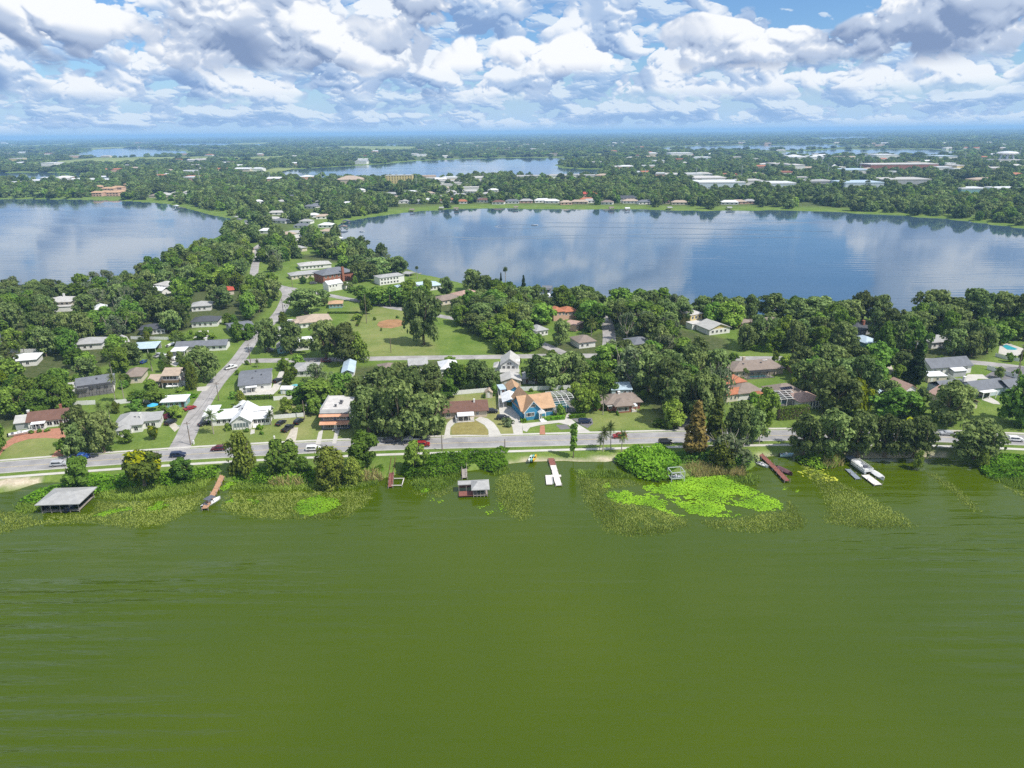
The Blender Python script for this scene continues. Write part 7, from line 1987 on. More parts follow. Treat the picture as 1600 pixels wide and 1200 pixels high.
# ------------------------------------------------------------------ shrubs, hedges, water plants
BUSH = {}
for k, lf in (('bush', 'lush'), ('brightbush', 'bank'), ('palebush', 'moss'), ('olivebush', 'willow')):
    BUSH[k] = [(make_crown('foliage', LEAF[lf], 500 + i * 7 + len(k), dome_clumps(510 + i + len(k), 1.5, 0.2, 1.6, 12, 0.55, .9), 420, .34), MB().bar((0, 0, -.2), (0, 0, .8), .08, 5, .04).mesh('stem', bark)) for i in range(2)]
def bush(kind, x, y, w, hpx, label, group=None):
    p = pix(x, y)
    r_ = w / 2 / scale_at(p)
    H_ = hpx / (scale_at(p) * .92)
    f, s = rng.choice(BUSH[kind])
    t = empty('shrub', p, rng.uniform(0, 6), label, 'shrub', group)
    t.scale = (r_ / 1.5, r_ / 1.5, H_ / 1.9)
    link('foliage', f, t); link('stem', s, t)
for k, x, y, w, hh, lab in (('bush', 49, 677, 10, 5, 'clipped shrub under the porch of the brown roofed ranch'), ('bush', 62, 675, 10, 5, 'clipped shrub under the porch of the brown roofed ranch'), ('bush', 74, 674, 10, 5, 'clipped shrub under the porch of the brown roofed ranch'),
                           ('bush', 356, 672, 14, 12, 'dark round shrub at the bungalow porch corner'), ('brightbush', 407, 671, 12, 9, 'bright shrub by the white bungalow steps'), ('bush', 409, 679, 7, 6, 'small dark shrub on the lawn below the bungalow'), ('bush', 386, 674, 12, 5, 'low shrub along the bungalow front', ),
                           ('bush', 364, 622, 16, 11, 'round green shrub at the corner of the large grey roofed house'), ('palebush', 792, 664, 20, 13, 'pale flowering shrub on the lawn right of the curved driveway'), ('bush', 875, 650, 18, 20, 'tall shrub between blue house and pool cage'), ('brightbush', 964, 649, 8, 7, 'small bright shrub before the brick ranch windows'),
                           ('bush', 757, 622, 5, 10, 'upright dark shrub beside the beige garden shed'), ('bush', 772, 618, 14, 18, 'leafy shrub beside the beige garden shed and fence'), ('brightbush', 268, 622, 16, 7, 'garden shrub below the brown two-storey house', ), ('bush', 250, 624, 18, 10, 'dark garden shrub below the brown two-storey house'), ('brightbush', 296, 622, 18, 9, 'garden shrub by the concrete apron'), ('bush', 282, 612, 16, 7, 'dark shrub by the covered white boat'),
                           ('bush', 585, 500, 7, 5, 'small round shrub on the park lawn left of the bare earth'), ('bush', 621, 497, 6, 4, 'small round shrub on the park lawn above the bare earth'), ('bush', 596, 517, 4, 5, 'small round shrub on the park lawn below the bare earth'), ('bush', 369, 520, 14, 9, 'shrub on the verge by the pool house'), ('bush', 380, 530, 16, 10, 'large shrub on the verge above the cross street'), ('bush', 371, 586, 8, 8, 'small shrub on the verge of the large grey roofed house'),
                           ('bush', 386, 570, 9, 7, 'round shrub at the cross street stop'), ('olivebush', 944, 640, 12, 12, 'shrub by the left end of the brick ranch'), ('bush', 830, 612, 8, 6, 'dark clump on the fence behind the blue house', ), ('bush', 862, 612, 8, 7, 'dark round shrub on the fence line behind the blue house'), ('bush', 878, 612, 9, 8, 'dark round shrub on the fence line by the pool cage'), ('bush', 888, 612, 8, 7, 'dark shrub at the end of the fence by the pool cage')):
    bush(k, x, y, w, hh, lab, 'porch shrubs' if 'porch of the brown' in lab else None)

def hedge(pts, w, h, label, leaf='lush', n_per=26):
    """a clipped hedge: leaves over a box along a line"""
    P = [pix(*p) for p in pts]; o = P[0]
    r = np.random.RandomState(int(abs(o.x) * 10) % 9999)
    C, Nn = [], []
    for a, b_ in zip(P, P[1:]):
        L_ = (b_ - a).length; d = (b_ - a).normalized(); s = Vector((-d.y, d.x, 0))
        n = int(L_ * (w + 2 * h) * n_per)
        u = r.rand(n) * L_; side = r.randint(0, 3, n); q = r.rand(n)
        off = np.where(side == 0, -w / 2, np.where(side == 1, w / 2, (q - .5) * w)) + r.normal(scale=.08, size=n)
        z = np.where(side == 2, h, q * h) + r.normal(scale=.08, size=n)
        base = np.array(a - o)[None, :] + u[:, None] * np.array(d)[None, :] + off[:, None] * np.array(s)[None, :]
        base[:, 2] = z; C.append(base)
        nn = np.where((side == 2)[:, None], np.array([[0, 0, 1.]]), np.where(side[:, None] == 0, -1, 1) * np.array(s)[None, :]) + r.normal(scale=.4, size=(n, 3)); Nn.append(nn)
    C, Nn = np.concatenate(C), np.concatenate(Nn)
    V, Q = quads_from(C, Nn, r.uniform(.2, .42, len(C)), 5)
    t = empty('hedge', o, 0, label, 'hedge')
    link('foliage', np_mesh('foliage', V, Q, LEAF[leaf], {'tone': ('FACE', 'FLOAT', r.rand(len(C)))}), t)
    m = MB()
    for a, b_ in zip(P, P[1:]):
        m.beam(a - o + Vector((0, 0, h * .8)), b_ - o + Vector((0, 0, h * .8)), w * .5, h * .9)
    m.build('twigs', bark, t)
hedge([(851, 657), (882, 653.5)], 1.1, 1.1, 'clipped green hedge in front of the blue house right wing', 'bank')
hedge([(813, 660), (822, 659)], 1.1, 1.1, 'short clipped hedge left of the blue house steps', 'bank')
hedge([(889, 653.5), (915, 651)], 1.1, 1.1, 'clipped green hedge in front of the pool cage', 'bank')
hedge([(1215, 656), (1262, 652)], 2.2, 4.6, 'tall dark hedge in front of the white ribbed pool cage', 'lush', 14)
hedge([(371, 625), (428, 623)], 1.3, 1.5, 'dark hedge between bungalow garden and concrete yard')
hedge([(512, 490), (560, 490)], .9, 1.0, 'low hedge across the lawn below the orange roofed cottage')
hedge([(566, 492), (558, 510)], .9, 1.2, 'dark hedge along the left edge of the park lawn')
hedge([(1160, 545), (1208, 551)], 2.0, 2.2, 'green hedge along the lawn right of the white gable house', 'bank', 14)
hedge([(1440, 652), (1484, 664)], 1.6, 1.6, 'dark hedge across the lawn above the shore road')

def scatter(poly, n, seed):
    r = np.random.RandomState(seed)
    A = np.array(poly); lo, hi = A.min(0), A.max(0)
    out = np.zeros((0, 2))
    while len(out) < n:
        P = lo + r.rand(n * 3, 2) * (hi - lo)
        out = np.concatenate([out, P[inside(poly, P)]])
    return out[:n]
def fbm2(P, s, seed):
    """smooth 2D value noise in numpy"""
    r = np.random.RandomState(seed); g = r.rand(64, 64)
    q = P * s; i = np.floor(q).astype(int); f = q - i; f = f * f * (3 - 2 * f)
    a = lambda dx, dy: g[(i[:, 0] + dx) % 64, (i[:, 1] + dy) % 64]
    return (a(0, 0) * (1 - f[:, 0]) + a(1, 0) * f[:, 0]) * (1 - f[:, 1]) + (a(0, 1) * (1 - f[:, 0]) + a(1, 1) * f[:, 0]) * f[:, 1]
def area(poly):
    return abs(sum(poly[i][0] * poly[(i + 1) % len(poly)][1] - poly[(i + 1) % len(poly)][0] * poly[i][1] for i in range(len(poly)))) / 2

LILY = [wpoly(q, 0) for q in ([(458, 795), (468, 782), (500, 773), (527, 780), (534, 789), (512, 800), (486, 807), (466, 803)], [(342, 763), (364, 749), (371, 757), (350, 768)], [(349, 781), (364, 777), (366, 785), (352, 786)], [(384, 781), (396, 777), (408, 785), (398, 788)],
        [(142, 807), (165, 798), (205, 791), (208, 797), (175, 803), (155, 810)], [(228, 799), (236, 786), (252, 782), (268, 789), (252, 799)], [(655, 771), (664, 762), (673, 765), (668, 770)])]
def blades(name, polys, per_m2, hgt, wid, mat, label, seed, edge=2.0, patchy=.35, z0=-.1, lean=.35):
    """upright grass or reed blades standing in water or along the bank"""
    V, F, T = [], [], []
    r = np.random.RandomState(seed)
    for k, q in enumerate(polys):
        w = wpoly(q, 0); P = scatter(w, int(area(w) * per_m2), seed + k)
        d = dist_poly(w, P)
        keep = (fbm2(P, .35, seed) * .6 + fbm2(P, 1.1, seed + 1) * .4 > patchy) & (r.rand(len(P)) < np.clip(.15 + d / edge, 0, 1))
        for l_ in LILY:                                  # the pads crowd the grass out
            keep &= ~(inside(l_, P) & (r.rand(len(P)) < .9))
        P = P[keep]; n = len(P)
        a = r.rand(n) * math.pi; h = hgt * r.uniform(.6, 1.35, n) * (.6 + .4 * np.clip(d[keep] / edge, 0, 1)); ww = wid * r.uniform(.6, 1.4, n)
        dx, dy = np.cos(a) * ww / 2, np.sin(a) * ww / 2
        lx, ly = r.normal(scale=lean, size=n) * h, r.normal(scale=lean, size=n) * h
        b0 = np.stack([P[:, 0] - dx, P[:, 1] - dy, np.full(n, z0)], 1); b1 = np.stack([P[:, 0] + dx, P[:, 1] + dy, np.full(n, z0)], 1)
        t0 = np.stack([P[:, 0] + lx + dx * .3, P[:, 1] + ly + dy * .3, h], 1); t1 = np.stack([P[:, 0] + lx - dx * .3, P[:, 1] + ly - dy * .3, h], 1)
        V.append(np.stack([b0, b1, t0, t1], 1).reshape(-1, 3)); T.append(np.clip(r.normal(.5, .14, n) + (fbm2(P, .12, seed + 9) - .5) * 1.1, 0, 1))
    V = np.concatenate(V); T = np.concatenate(T)
    Q = np.arange(len(V)).reshape(-1, 4)
    tag(link(name, np_mesh(name, V, Q, mat, {'tone': ('FACE', 'FLOAT', T)})), label, 'plants', kind='stuff')
    return len(Q)

DENSE = [[(150, 778), (155, 765), (250, 757), (300, 748), (332, 746), (322, 762), (285, 774), (235, 780), (190, 783)],
         [(358, 765), (368, 753), (430, 752), (598, 748), (592, 758), (560, 764), (470, 766), (400, 768)],
         [(634, 752), (650, 742), (720, 738), (716, 752), (690, 766), (650, 768)],
         [(762, 742), (778, 730), (792, 728), (800, 736), (780, 744)],
         [(895, 734), (965, 735), (1000, 748), (955, 748), (905, 745)],
         [(1130, 745), (1170, 740), (1190, 745), (1185, 760), (1150, 757)],
         [(1535, 745), (1560, 737), (1610, 742), (1660, 762), (1655, 775), (1600, 768), (1560, 755)],
         [(20, 790), (70, 772), (120, 760), (140, 768), (60, 800), (25, 803)]]
OPEN = [[(-60, 800), (0, 795), (60, 806), (140, 800), (150, 780), (190, 784), (235, 781), (285, 775), (324, 762), (325, 780), (300, 800), (255, 822), (200, 829), (140, 818), (60, 822), (0, 836), (-60, 850)],
        [(342, 790), (358, 766), (400, 769), (470, 767), (560, 765), (594, 758), (580, 785), (548, 811), (505, 814), (430, 814), (378, 809), (348, 800)],
        [(634, 765), (650, 768), (690, 766), (714, 755), (708, 770), (688, 779), (650, 776)],
        [(766, 765), (776, 745), (800, 735), (835, 738), (837, 790), (834, 808), (815, 816), (792, 806), (776, 786)],
        [(893, 738), (905, 745), (960, 748), (1000, 752), (1010, 758), (960, 764), (945, 776), (1000, 790), (1050, 800), (1070, 808), (1083, 822), (1042, 836), (985, 841), (945, 834), (925, 811), (905, 772)],
        [(1085, 812), (1150, 809), (1190, 800), (1226, 797), (1226, 775), (1244, 788), (1264, 812), (1256, 830), (1180, 834), (1120, 831)],
        [(1284, 818), (1290, 795), (1280, 770), (1262, 748), (1247, 724), (1270, 727), (1300, 747), (1336, 762), (1372, 782), (1410, 801), (1438, 827), (1380, 829), (1330, 826)],
        [(1440, 737), (1460, 738), (1500, 761), (1538, 800), (1520, 804), (1480, 766)],
        [(1545, 752), (1600, 768), (1660, 775), (1660, 805), (1610, 792), (1575, 765)]]
blades('reed_bed', DENSE, 15.0, .8, .26, LEAF['reed'], 'yellow-green reeds thick along the water edge', 700, 1.5, .18)
blades('water_grass', OPEN, 19.0, .30, .22, LEAF['deepreed'], 'olive water grass standing thin in the shallow lake', 720, 2.2, .24, lean=.9)
blades('straw_reeds', [[(1055, 735), (1095, 725), (1130, 738), (1165, 735), (1165, 748), (1125, 744), (1090, 748)], [(555, 742), (596, 738), (600, 752), (560, 756)], [(1270, 716), (1310, 712), (1320, 728), (1290, 735)], [(420, 752), (480, 750), (480, 760), (420, 762)]], 9, 2.1, .3, LEAF['straw'], 'dry straw-coloured reeds at the foot of the bank trees', 740, 1.0, .2)

def pads(name, polys, cover, mat, label, seed, size=.40):
    """floating lily pads: eight-sided discs with a notch"""
    V, F, T = [], [], []
    r = np.random.RandomState(seed)
    cs = np.array([(math.cos(t), math.sin(t)) for t in np.linspace(.25, 2 * math.pi - .25, 7)])
    for k, q in enumerate(polys):
        w = wpoly(q, 0); P = scatter(w, int(area(w) * cover / (.78 * size * size)), seed + k)
        d = dist_poly(w, P)
        keep = (fbm2(P, .22, seed + 3) * .55 + fbm2(P, .9, seed + 4) * .45 + np.clip(d / 14, 0, .22) > .40) & (r.rand(len(P)) < .35 + d / 2.2)
        for (x, y) in P[keep]:
            s = size * r.uniform(.6, 1.3) / 2; a = r.rand() * 6.28; c, si = math.cos(a), math.sin(a)
            z = .03 + r.rand() * .10; k0 = len(V); tx, ty = r.normal(scale=.12, size=2)
            V.append((x, y, z))
            for (u, v) in cs:
                px_, py_ = (u * c - v * si) * s, (u * si + v * c) * s
                V.append((x + px_, y + py_, z + px_ * tx + py_ * ty))
            F += [(k0, k0 + i + 1, k0 + i + 2) for i in range(6)]; T += [min(1, max(0, .5 + r.normal() * .22 + .5 * math.sin(x * .35 + y * .2) * math.sin(y * .5 - x * .1)))] * 6
    tag(link(name, np_mesh(name, np.array(V), np.array(F), mat, {'tone': ('FACE', 'FLOAT', np.array(T))})), label, 'plants', kind='stuff')
LEAF['pad'] = leaf_mat('lily_pads', (0.13, 0.28, 0.02), (0.25, 0.47, 0.03), trans=.1)
pads('lily_pads', [[(1015, 768), (1035, 755), (1062, 748), (1085, 743), (1140, 742), (1160, 757), (1188, 768), (1172, 780), (1140, 778), (1090, 784), (1045, 782)],
                   [(1045, 782), (1090, 784), (1140, 778), (1172, 780), (1190, 770), (1224, 786), (1222, 798), (1185, 799), (1150, 791), (1128, 787), (1160, 806), (1140, 809), (1105, 808), (1072, 802)],
                   [(944, 778), (950, 768), (975, 765), (1003, 775), (1015, 768), (1045, 783), (1040, 795), (1070, 806), (1055, 808), (1010, 790), (965, 788)], [(940, 756), (955, 754), (956, 762), (942, 763)],
                   [(1000, 760), (1020, 756), (1030, 764), (1010, 768)]], 2.0, LEAF['pad'], 'brilliant green lily pads massed in front of the bank', 760)
pads('lily_pads', [[(458, 795), (468, 782), (500, 773), (527, 780), (534, 789), (512, 800), (486, 807), (466, 803)], [(342, 763), (364, 749), (371, 757), (350, 768)], [(349, 781), (364, 777), (366, 785), (352, 786)], [(384, 781), (396, 777), (408, 785), (398, 788)],
                   [(142, 807), (165, 798), (205, 791), (208, 797), (175, 803), (155, 810)], [(228, 799), (236, 786), (252, 782), (268, 789), (252, 799)], [(655, 771), (664, 762), (673, 765), (668, 770)], [(134, 776), (148, 772), (150, 778), (138, 781)]], 2.2, LEAF['pad'], 'smaller bright lily pad patches among the left reeds', 780)
pads('lily_pads', [[(671, 783), (676, 776), (681, 780), (676, 785)], [(682, 784), (694, 780), (696, 784), (686, 786)], [(745, 793), (764, 786), (766, 789), (750, 796)], [(758, 800), (774, 795), (776, 800), (760, 807)], [(774, 787), (784, 785), (790, 800), (782, 800)], [(1218, 762), (1230, 760), (1232, 766), (1222, 768)], [(1240, 766), (1250, 764), (1250, 770), (1242, 771)]], .75, LEAF['pad'], 'scattered small lily pads on open water near the docks', 790)
LEAF['lotus'] = leaf_mat('lotus_leaves', (0.16, 0.22, 0.02), (0.42, 0.44, 0.06), trans=.1)
pads('lotus_patch', [[(1246, 738), (1262, 730), (1282, 728), (1300, 742), (1318, 752), (1300, 757), (1272, 750), (1255, 746)]], .55, LEAF['lotus'], 'yellowish lotus leaves right of the red dock', 795, .8)

def mound(name, poly, per_m2, hgt, size, leaf, label, seed, edge=3.0):
    """a thicket: leaves over a bumpy mound"""
    w = wpoly(poly, .5); r = np.random.RandomState(seed)
    P = scatter(w, int(area(w) * per_m2), seed)
    d = dist_poly(w, P)
    top = hgt * np.sqrt(np.clip(d / edge, 0, 1)) * (.45 + .75 * fbm2(P, .28, seed) + .25 * fbm2(P, .9, seed + 1))
    z = .3 + top * (1 - r.rand(len(P)) ** 2.2 * .8)
    e = .25
    gx = fbm2(P + [e, 0], .28, seed) - fbm2(P - [e, 0], .28, seed); gy = fbm2(P + [0, e], .28, seed) - fbm2(P - [0, e], .28, seed)
    Nn = np.stack([-gx * 8, -gy * 8, np.ones(len(P))], 1) + r.normal(scale=.5, size=(len(P), 3))
    V, Q = quads_from(np.column_stack([P, z]), Nn, size * r.uniform(.6, 1.5, len(P)), seed + 2)
    tag(link(name, np_mesh(name, V, Q, LEAF[leaf], {'tone': ('FACE', 'FLOAT', np.clip(r.normal(.5, .25, len(P)) + (fbm2(P, .2, seed + 5) - .5) * .8, 0, 1))})), label, 'plants', kind='stuff')
B1 = 'bank_thicket'
mound(B1, [(25, 786), (55, 768), (100, 756), (112, 745), (160, 741), (235, 739), (262, 742), (240, 752), (180, 765), (130, 773), (60, 787)], 12, 1.7, .42, 'bank', 'green thicket on the bank around the grey boathouse walkway', 800)
mound(B1, [(245, 742), (290, 736), (345, 729), (350, 737), (325, 748), (270, 760), (240, 757)], 12, 2.2, .42, 'bank', 'green thicket left of the long tan dock', 805)
mound(B1, [(357, 737), (420, 730), (500, 735), (560, 733), (600, 726), (604, 740), (560, 751), (480, 756), (400, 756), (362, 750)], 12, 1.8, .42, 'bank', 'green thicket between the long tan dock and the narrow dock', 810)
mound(B1, [(625, 737), (630, 721), (680, 712), (730, 706), (800, 702), (792, 714), (794, 726), (772, 738), (742, 728), (716, 737), (680, 746), (640, 748)], 13, 2.4, .42, 'bank', 'lush thicket between the narrow dock and the small boathouse', 815)
mound(B1, [(958, 718), (980, 706), (1040, 700), (1055, 712), (1068, 726), (1052, 742), (1030, 752), (1000, 747), (972, 731)], 14, 3.4, .45, 'bank', 'deep green mound of bushes left of the weathered boat lift', 820, 3.5)
mound(B1, [(1050, 712), (1100, 706), (1170, 706), (1180, 720), (1165, 734), (1130, 738), (1095, 730), (1065, 728)], 13, 2.6, .42, 'lush', 'dark undergrowth beneath cypress and pale twiggy tree', 825)
mound(B1, [(1240, 716), (1262, 709), (1295, 706), (1322, 714), (1308, 728), (1280, 732), (1252, 724)], 13, 1.8, .42, 'bank', 'green thicket right of the red dock', 830)
mound(B1, [(1530, 727), (1550, 712), (1605, 712), (1670, 728), (1668, 752), (1600, 747), (1555, 748), (1536, 740)], 13, 1.9, .42, 'bank', 'green thicket under the airy oak at the right bank', 835)

# ------------------------------------------------------------------ the far shores, town and woods
FARB = []
def simple_house(a, w, d, hgt, rise, wall, roof, label, group, rz=0.0, kind='hip', name='distant_house', cat='house', win=0):
    p = pix(*a) if len(a) == 2 else Vector(a)
    if name != 'distant_house':
        w = w / scale_at(p)                          # large buildings: width as it shows in the photograph
    t = empty(name, p, rz, label, cat, group)
    MB().box(-w / 2, w / 2, 0, d, -.3, hgt).build('wall', WALL[wall], t)
    m = MB(); o = .6
    if kind == 'hip':
        i = min(w, d) / 2
        r0, r1 = ((-w / 2 - o + i, d / 2), (w / 2 + o - i + .01, d / 2)) if w >= d else ((0, i - o), (0, d + o - i + .01))
        x0, x1, y0, y1 = -w / 2 - o, w / 2 + o, -o, d + o
        m.add([(x0, y0, hgt), (x1, y0, hgt), (x1, y1, hgt), (x0, y1, hgt), (*r0, hgt + rise), (*r1, hgt + rise)], [(3, 2, 1, 0)] + ([(0, 1, 5, 4), (2, 3, 4, 5), (1, 2, 5), (3, 0, 4)] if w >= d else [(0, 1, 4), (2, 3, 5), (1, 2, 5, 4), (3, 0, 4, 5)]))
    elif kind == 'gable':
        m.prism_x([(-o, hgt), (d + o, hgt), (d / 2, hgt + rise)], -w / 2 - o, w / 2 + o)
    else:
        m.box(-w / 2 - .3, w / 2 + .3, -.3, d + .3, hgt, hgt + max(.3, rise))
    m.build('roof', ROOF[roof], t)
    if win:
        n = max(2, int(w / 5))
        wm = MB().box(-1.0, 1.0, -.08, 0, -.7, .7).mesh('window', glass)
        for s in range(win):
            for i in range(n):
                link('window', wm, t, (-w / 2 + w * (i + .5) / n, 0, 1.6 + s * 3.1))
    FARB.append((p.x, p.y, w * .55, d, 80 * max(1, min(5, p.y / 1300))))
    return t
rf = random.Random(21)
# along the far shore of the big lake
xs = [648, 668, 700, 722, 748, 756, 778, 800, 822, 848, 862, 885, 905, 924, 948, 985, 1010, 1038, 1062, 1140, 1155, 1172]
for i, x in enumerate(xs):
    c = rf.choice(['brown', 'grey', 'lightgrey', 'taupe', 'pale', 'beige', 'orange', 'whitemetal'])
    wl = rf.choice(['white', 'cream', 'beige', 'white', 'pink'])
    nm = {'brown': 'brown', 'grey': 'grey', 'lightgrey': 'light grey', 'taupe': 'taupe', 'pale': 'pale', 'beige': 'beige', 'orange': 'orange tiled', 'whitemetal': 'white metal'}[c]
    simple_house((x, 317.5 + rf.uniform(-2, 2.5)), rf.uniform(15, 24), rf.uniform(9, 12), 3.2, 2.6, wl, c, f'{nm} roofed house on the far shore of the big lake', f'{nm} roofed far shore houses', rf.uniform(-.25, .25), win=1)
simple_house((920, 309), 26, 12, 5.5, 3, 'pink', 'red', 'large bright red roofed house behind the far shore lawn', None, 0, win=1)
simple_house((980, 316), 30, 13, 5.5, 3.5, 'white', 'dark', 'big dark roofed white house on the far shore lawn', None, 0, win=2)
simple_house((918, 315), 20, 10, 3.2, 2.4, 'beige', 'orange', 'orange tiled house below the bright red roofed one', None, .1, win=1)
# the neck of land between the two lakes
for x, y in ((432, 336), (424, 346), (436, 349), (446, 345), (470, 357), (476, 350), (484, 326), (494, 324), (506, 342), (508, 356), (509, 366), (447, 371), (461, 369), (480, 385), (404, 318), (468, 298), (474, 296), (500, 318), (545, 321), (406, 344), (395, 350), (415, 365), (440, 318), (455, 310), (520, 312), (488, 340)):
    c = rf.choice(['whitemetal', 'pale', 'lightgrey', 'grey', 'beige'])
    simple_house((x, y), rf.uniform(13, 20), rf.uniform(9, 12), 3, 2.2, 'white', c, {'whitemetal': 'white', 'pale': 'pale', 'lightgrey': 'light grey', 'grey': 'dark grey', 'beige': 'beige'}[c] + ' roofed house among trees on the neck between the lakes', c + ' roofed houses on the neck', rf.uniform(-.5, .5), win=1)
for x, y in ((610, 306), (622, 312), (640, 303), (655, 309), (672, 305), (690, 311), (705, 303), (720, 308), (735, 302), (598, 316), (628, 318), (560, 300), (470, 297), (480, 300), (760, 306), (770, 300), (700, 297), (716, 294), (735, 296)):
    simple_house((x, y), rf.uniform(15, 24), rf.uniform(10, 14), 3.2, 2.4, 'white', rf.choice(['whitemetal', 'pale', 'lightgrey', 'beige']), 'white walled house in the town above the big lake', 'houses of the town above the lake', rf.uniform(-.5, .5), win=1)
for x, y in ((240, 309), (250, 306), (262, 308), (275, 305), (285, 307), (292, 303), (270, 311)):
    simple_house((x, y), rf.uniform(16, 24), rf.uniform(10, 13), 3.2, 2.4, 'cream', rf.choice(['taupe', 'lightgrey', 'pale']), 'pale house in the group right of the orange townhouses', 'houses beyond the left lake', rf.uniform(-.4, .4))
# orange townhouses on the left lake
for i, (x, y, w) in enumerate(((150, 307, 26), (163, 306, 24), (176, 306.5, 26), (186, 305, 22), (152, 297, 28), (168, 300, 30), (182, 298, 28), (198, 293, 16))):
    simple_house((x, y), w * .8, 13, 6, 2.6, 'pink', 'tan', 'orange tiled two-storey townhouse on the far shore of the left lake', 'orange townhouses', rf.uniform(-.15, .15), 'hip', win=2)
for i, (x, y, w) in enumerate(((28, 288.5, 34), (62, 285, 36), (95, 288, 34), (122, 283, 40), (152, 284, 38), (168, 279, 34), (80, 281, 34))):
    simple_house((x, y), w, 26, 4, 2.0, 'paleblue', 'whitemetal', 'long white storage shed behind the left lake', 'white storage sheds', rf.uniform(-.1, .1), 'gable', 'storage_shed', 'shed')
# landmarks across the middle
simple_house((545, 288), 42, 40, 9, 7, 'beige', 'beige', 'broad tan civic hall with stepped roof by the upper lake', None, 0, 'hip', 'civic_hall', 'hall', 1)
simple_house((624, 287), 42, 16, 16, .6, 'yellow', 'flat', 'tall cream apartment block with rows of windows by the upper lake', None, 0, 'flat', 'apartment_block', 'building', 5)
for i, (x, y, w) in enumerate(((694, 288, 30), (716, 291, 32), (700, 294, 24), (735, 299, 26), (686, 300, 22), (676, 283, 20))):
    simple_house((x, y), w, 25, 6, .7, 'white', 'pale', 'white flat roofed commercial building in the town centre', 'white town centre buildings', rf.uniform(-.1, .1), 'flat', 'commercial_building', 'building', 1)
for i, (x, y, w) in enumerate(((850, 280, 90), (890, 278.5, 60), (816, 281, 30), (917, 279.5, 26))):
    simple_house((x, y), w, 30, 7, 1.5, 'white', 'lightgrey', 'long grey roofed hall at the end of the upper lake', 'long halls by the upper lake', 0, 'gable', 'long_hall', 'hall')
for x, y, w, d, hh, wl, rfm, lab in ((1128, 294.5, 72, 60, 9, 'paleblue', 'whitemetal', 'big white roofed warehouse left of the long one'), (1110, 287, 50, 60, 9, 'white', 'flat', 'white warehouse behind the big white one'), (1176, 291, 34, 50, 8, 'white', 'pale', 'pale warehouse between the two largest'),
                         (1222, 295, 42, 50, 8, 'paleblue', 'whitemetal', 'blue-white warehouse left of the long one along the wooded shore'), (1284, 292, 40, 50, 8, 'grey', 'lightgrey', 'pale warehouse in the middle of the warehouse row'), (1350, 295.5, 60, 60, 9, 'paleblue', 'bluemetal', 'long blue-white warehouse right of the very long one'), (1416, 290, 76, 60, 9, 'grey', 'pale', 'pale grey flat warehouse above the wooded shore'),
                         (1412, 267, 105, 60, 14, 'brick', 'flat', 'long red brick factory with white roof'), (1340, 273, 40, 60, 9, 'white', 'bluemetal', 'pale blue roofed hall near the tall poles'), (1520, 303, 38, 30, 7, 'teal', 'whitemetal', 'white roofed teal building at the right wood edge'), (1575, 303, 40, 30, 7, 'teal', 'whitemetal', 'white roofed teal building farther along the right wood edge'),
                         (1246, 251, 26, 70, 12, 'white', 'whitemetal', 'white arched hall left of its twin'), (1281, 251, 28, 70, 12, 'white', 'whitemetal', 'white arched hall between two others'), (1385, 249, 33, 80, 13, 'white', 'whitemetal', 'wide white hall by the far lake'), (1480, 251, 30, 80, 12, 'white', 'bluemetal', 'pale hall right of the wide white one'),
                         (1220, 263, 24, 60, 10, 'white', 'flat', 'white flat building among far trees right of centre'), (1247, 267, 20, 60, 12, 'white', 'flat', 'white block near the tall poles'), (1065, 246, 34, 80, 14, 'white', 'whitemetal', 'large white school building far behind the trees'), (1098, 251, 28, 60, 9, 'paleblue', 'whitemetal', 'low pale school wing far behind the trees'), (1580, 257, 38, 70, 10, 'white', 'flat', 'long pale building under the water tower'), (1500, 268, 12, 50, 12, 'yellow', 'flat', 'yellow block on the right skyline woods'), (22, 254, 13, 60, 14, 'yellow', 'flat', 'yellow block in the far left woods'), (75, 260, 20, 60, 10, 'white', 'whitemetal', 'white hall by the far left field')):
    simple_house((x, y), w, d, hh, 2.0 if 'arched' not in lab else 6, wl, rfm, lab, None, 0, 'flat' if 'arched' not in lab else 'hip', 'warehouse', 'building', 1 if d < 61 and w < 200 else 0)
# small far roofs, farther and farther off
n = 0
while n < 170:
    x, y = rf.uniform(0, 1600), 224 + 62 * rf.random() ** 1.4
    p = pix(x, y)
    P = np.array([[p.x, p.y]])
    if lake_sd(P)[0] < 25 or any(inside(q, P)[0] for q in fields):
        continue
    k = p.length / 2600
    ro = rf.choice(['whitemetal', 'pale', 'beige', 'whitemetal', 'orange', 'flat']); kd = rf.choice(['hip', 'flat', 'gable'])
    hue = {'whitemetal': 'white', 'pale': 'pale grey', 'beige': 'beige', 'orange': 'orange', 'flat': 'gravel'}[ro]
    where = 'close below the horizon' if y < 232 else 'in the far woods beyond the upper lake' if y < 250 else 'in the woods level with the upper lake' if y < 270 else 'in the woods just beyond the big lakes'
    simple_house((x, y), rf.uniform(22, 45) * max(1, k * .7), rf.uniform(18, 30) * max(1, k * .5), rf.uniform(5, 8) * max(1, k * .45), 3 * max(1, k * .4), rf.choice(['white', 'cream', 'white', 'pink']), ro, f'tiny {hue} {kd} roof ' + where, f'{hue} {kd} roofs ' + where, rf.uniform(-.3, .3), kd)
    n += 1
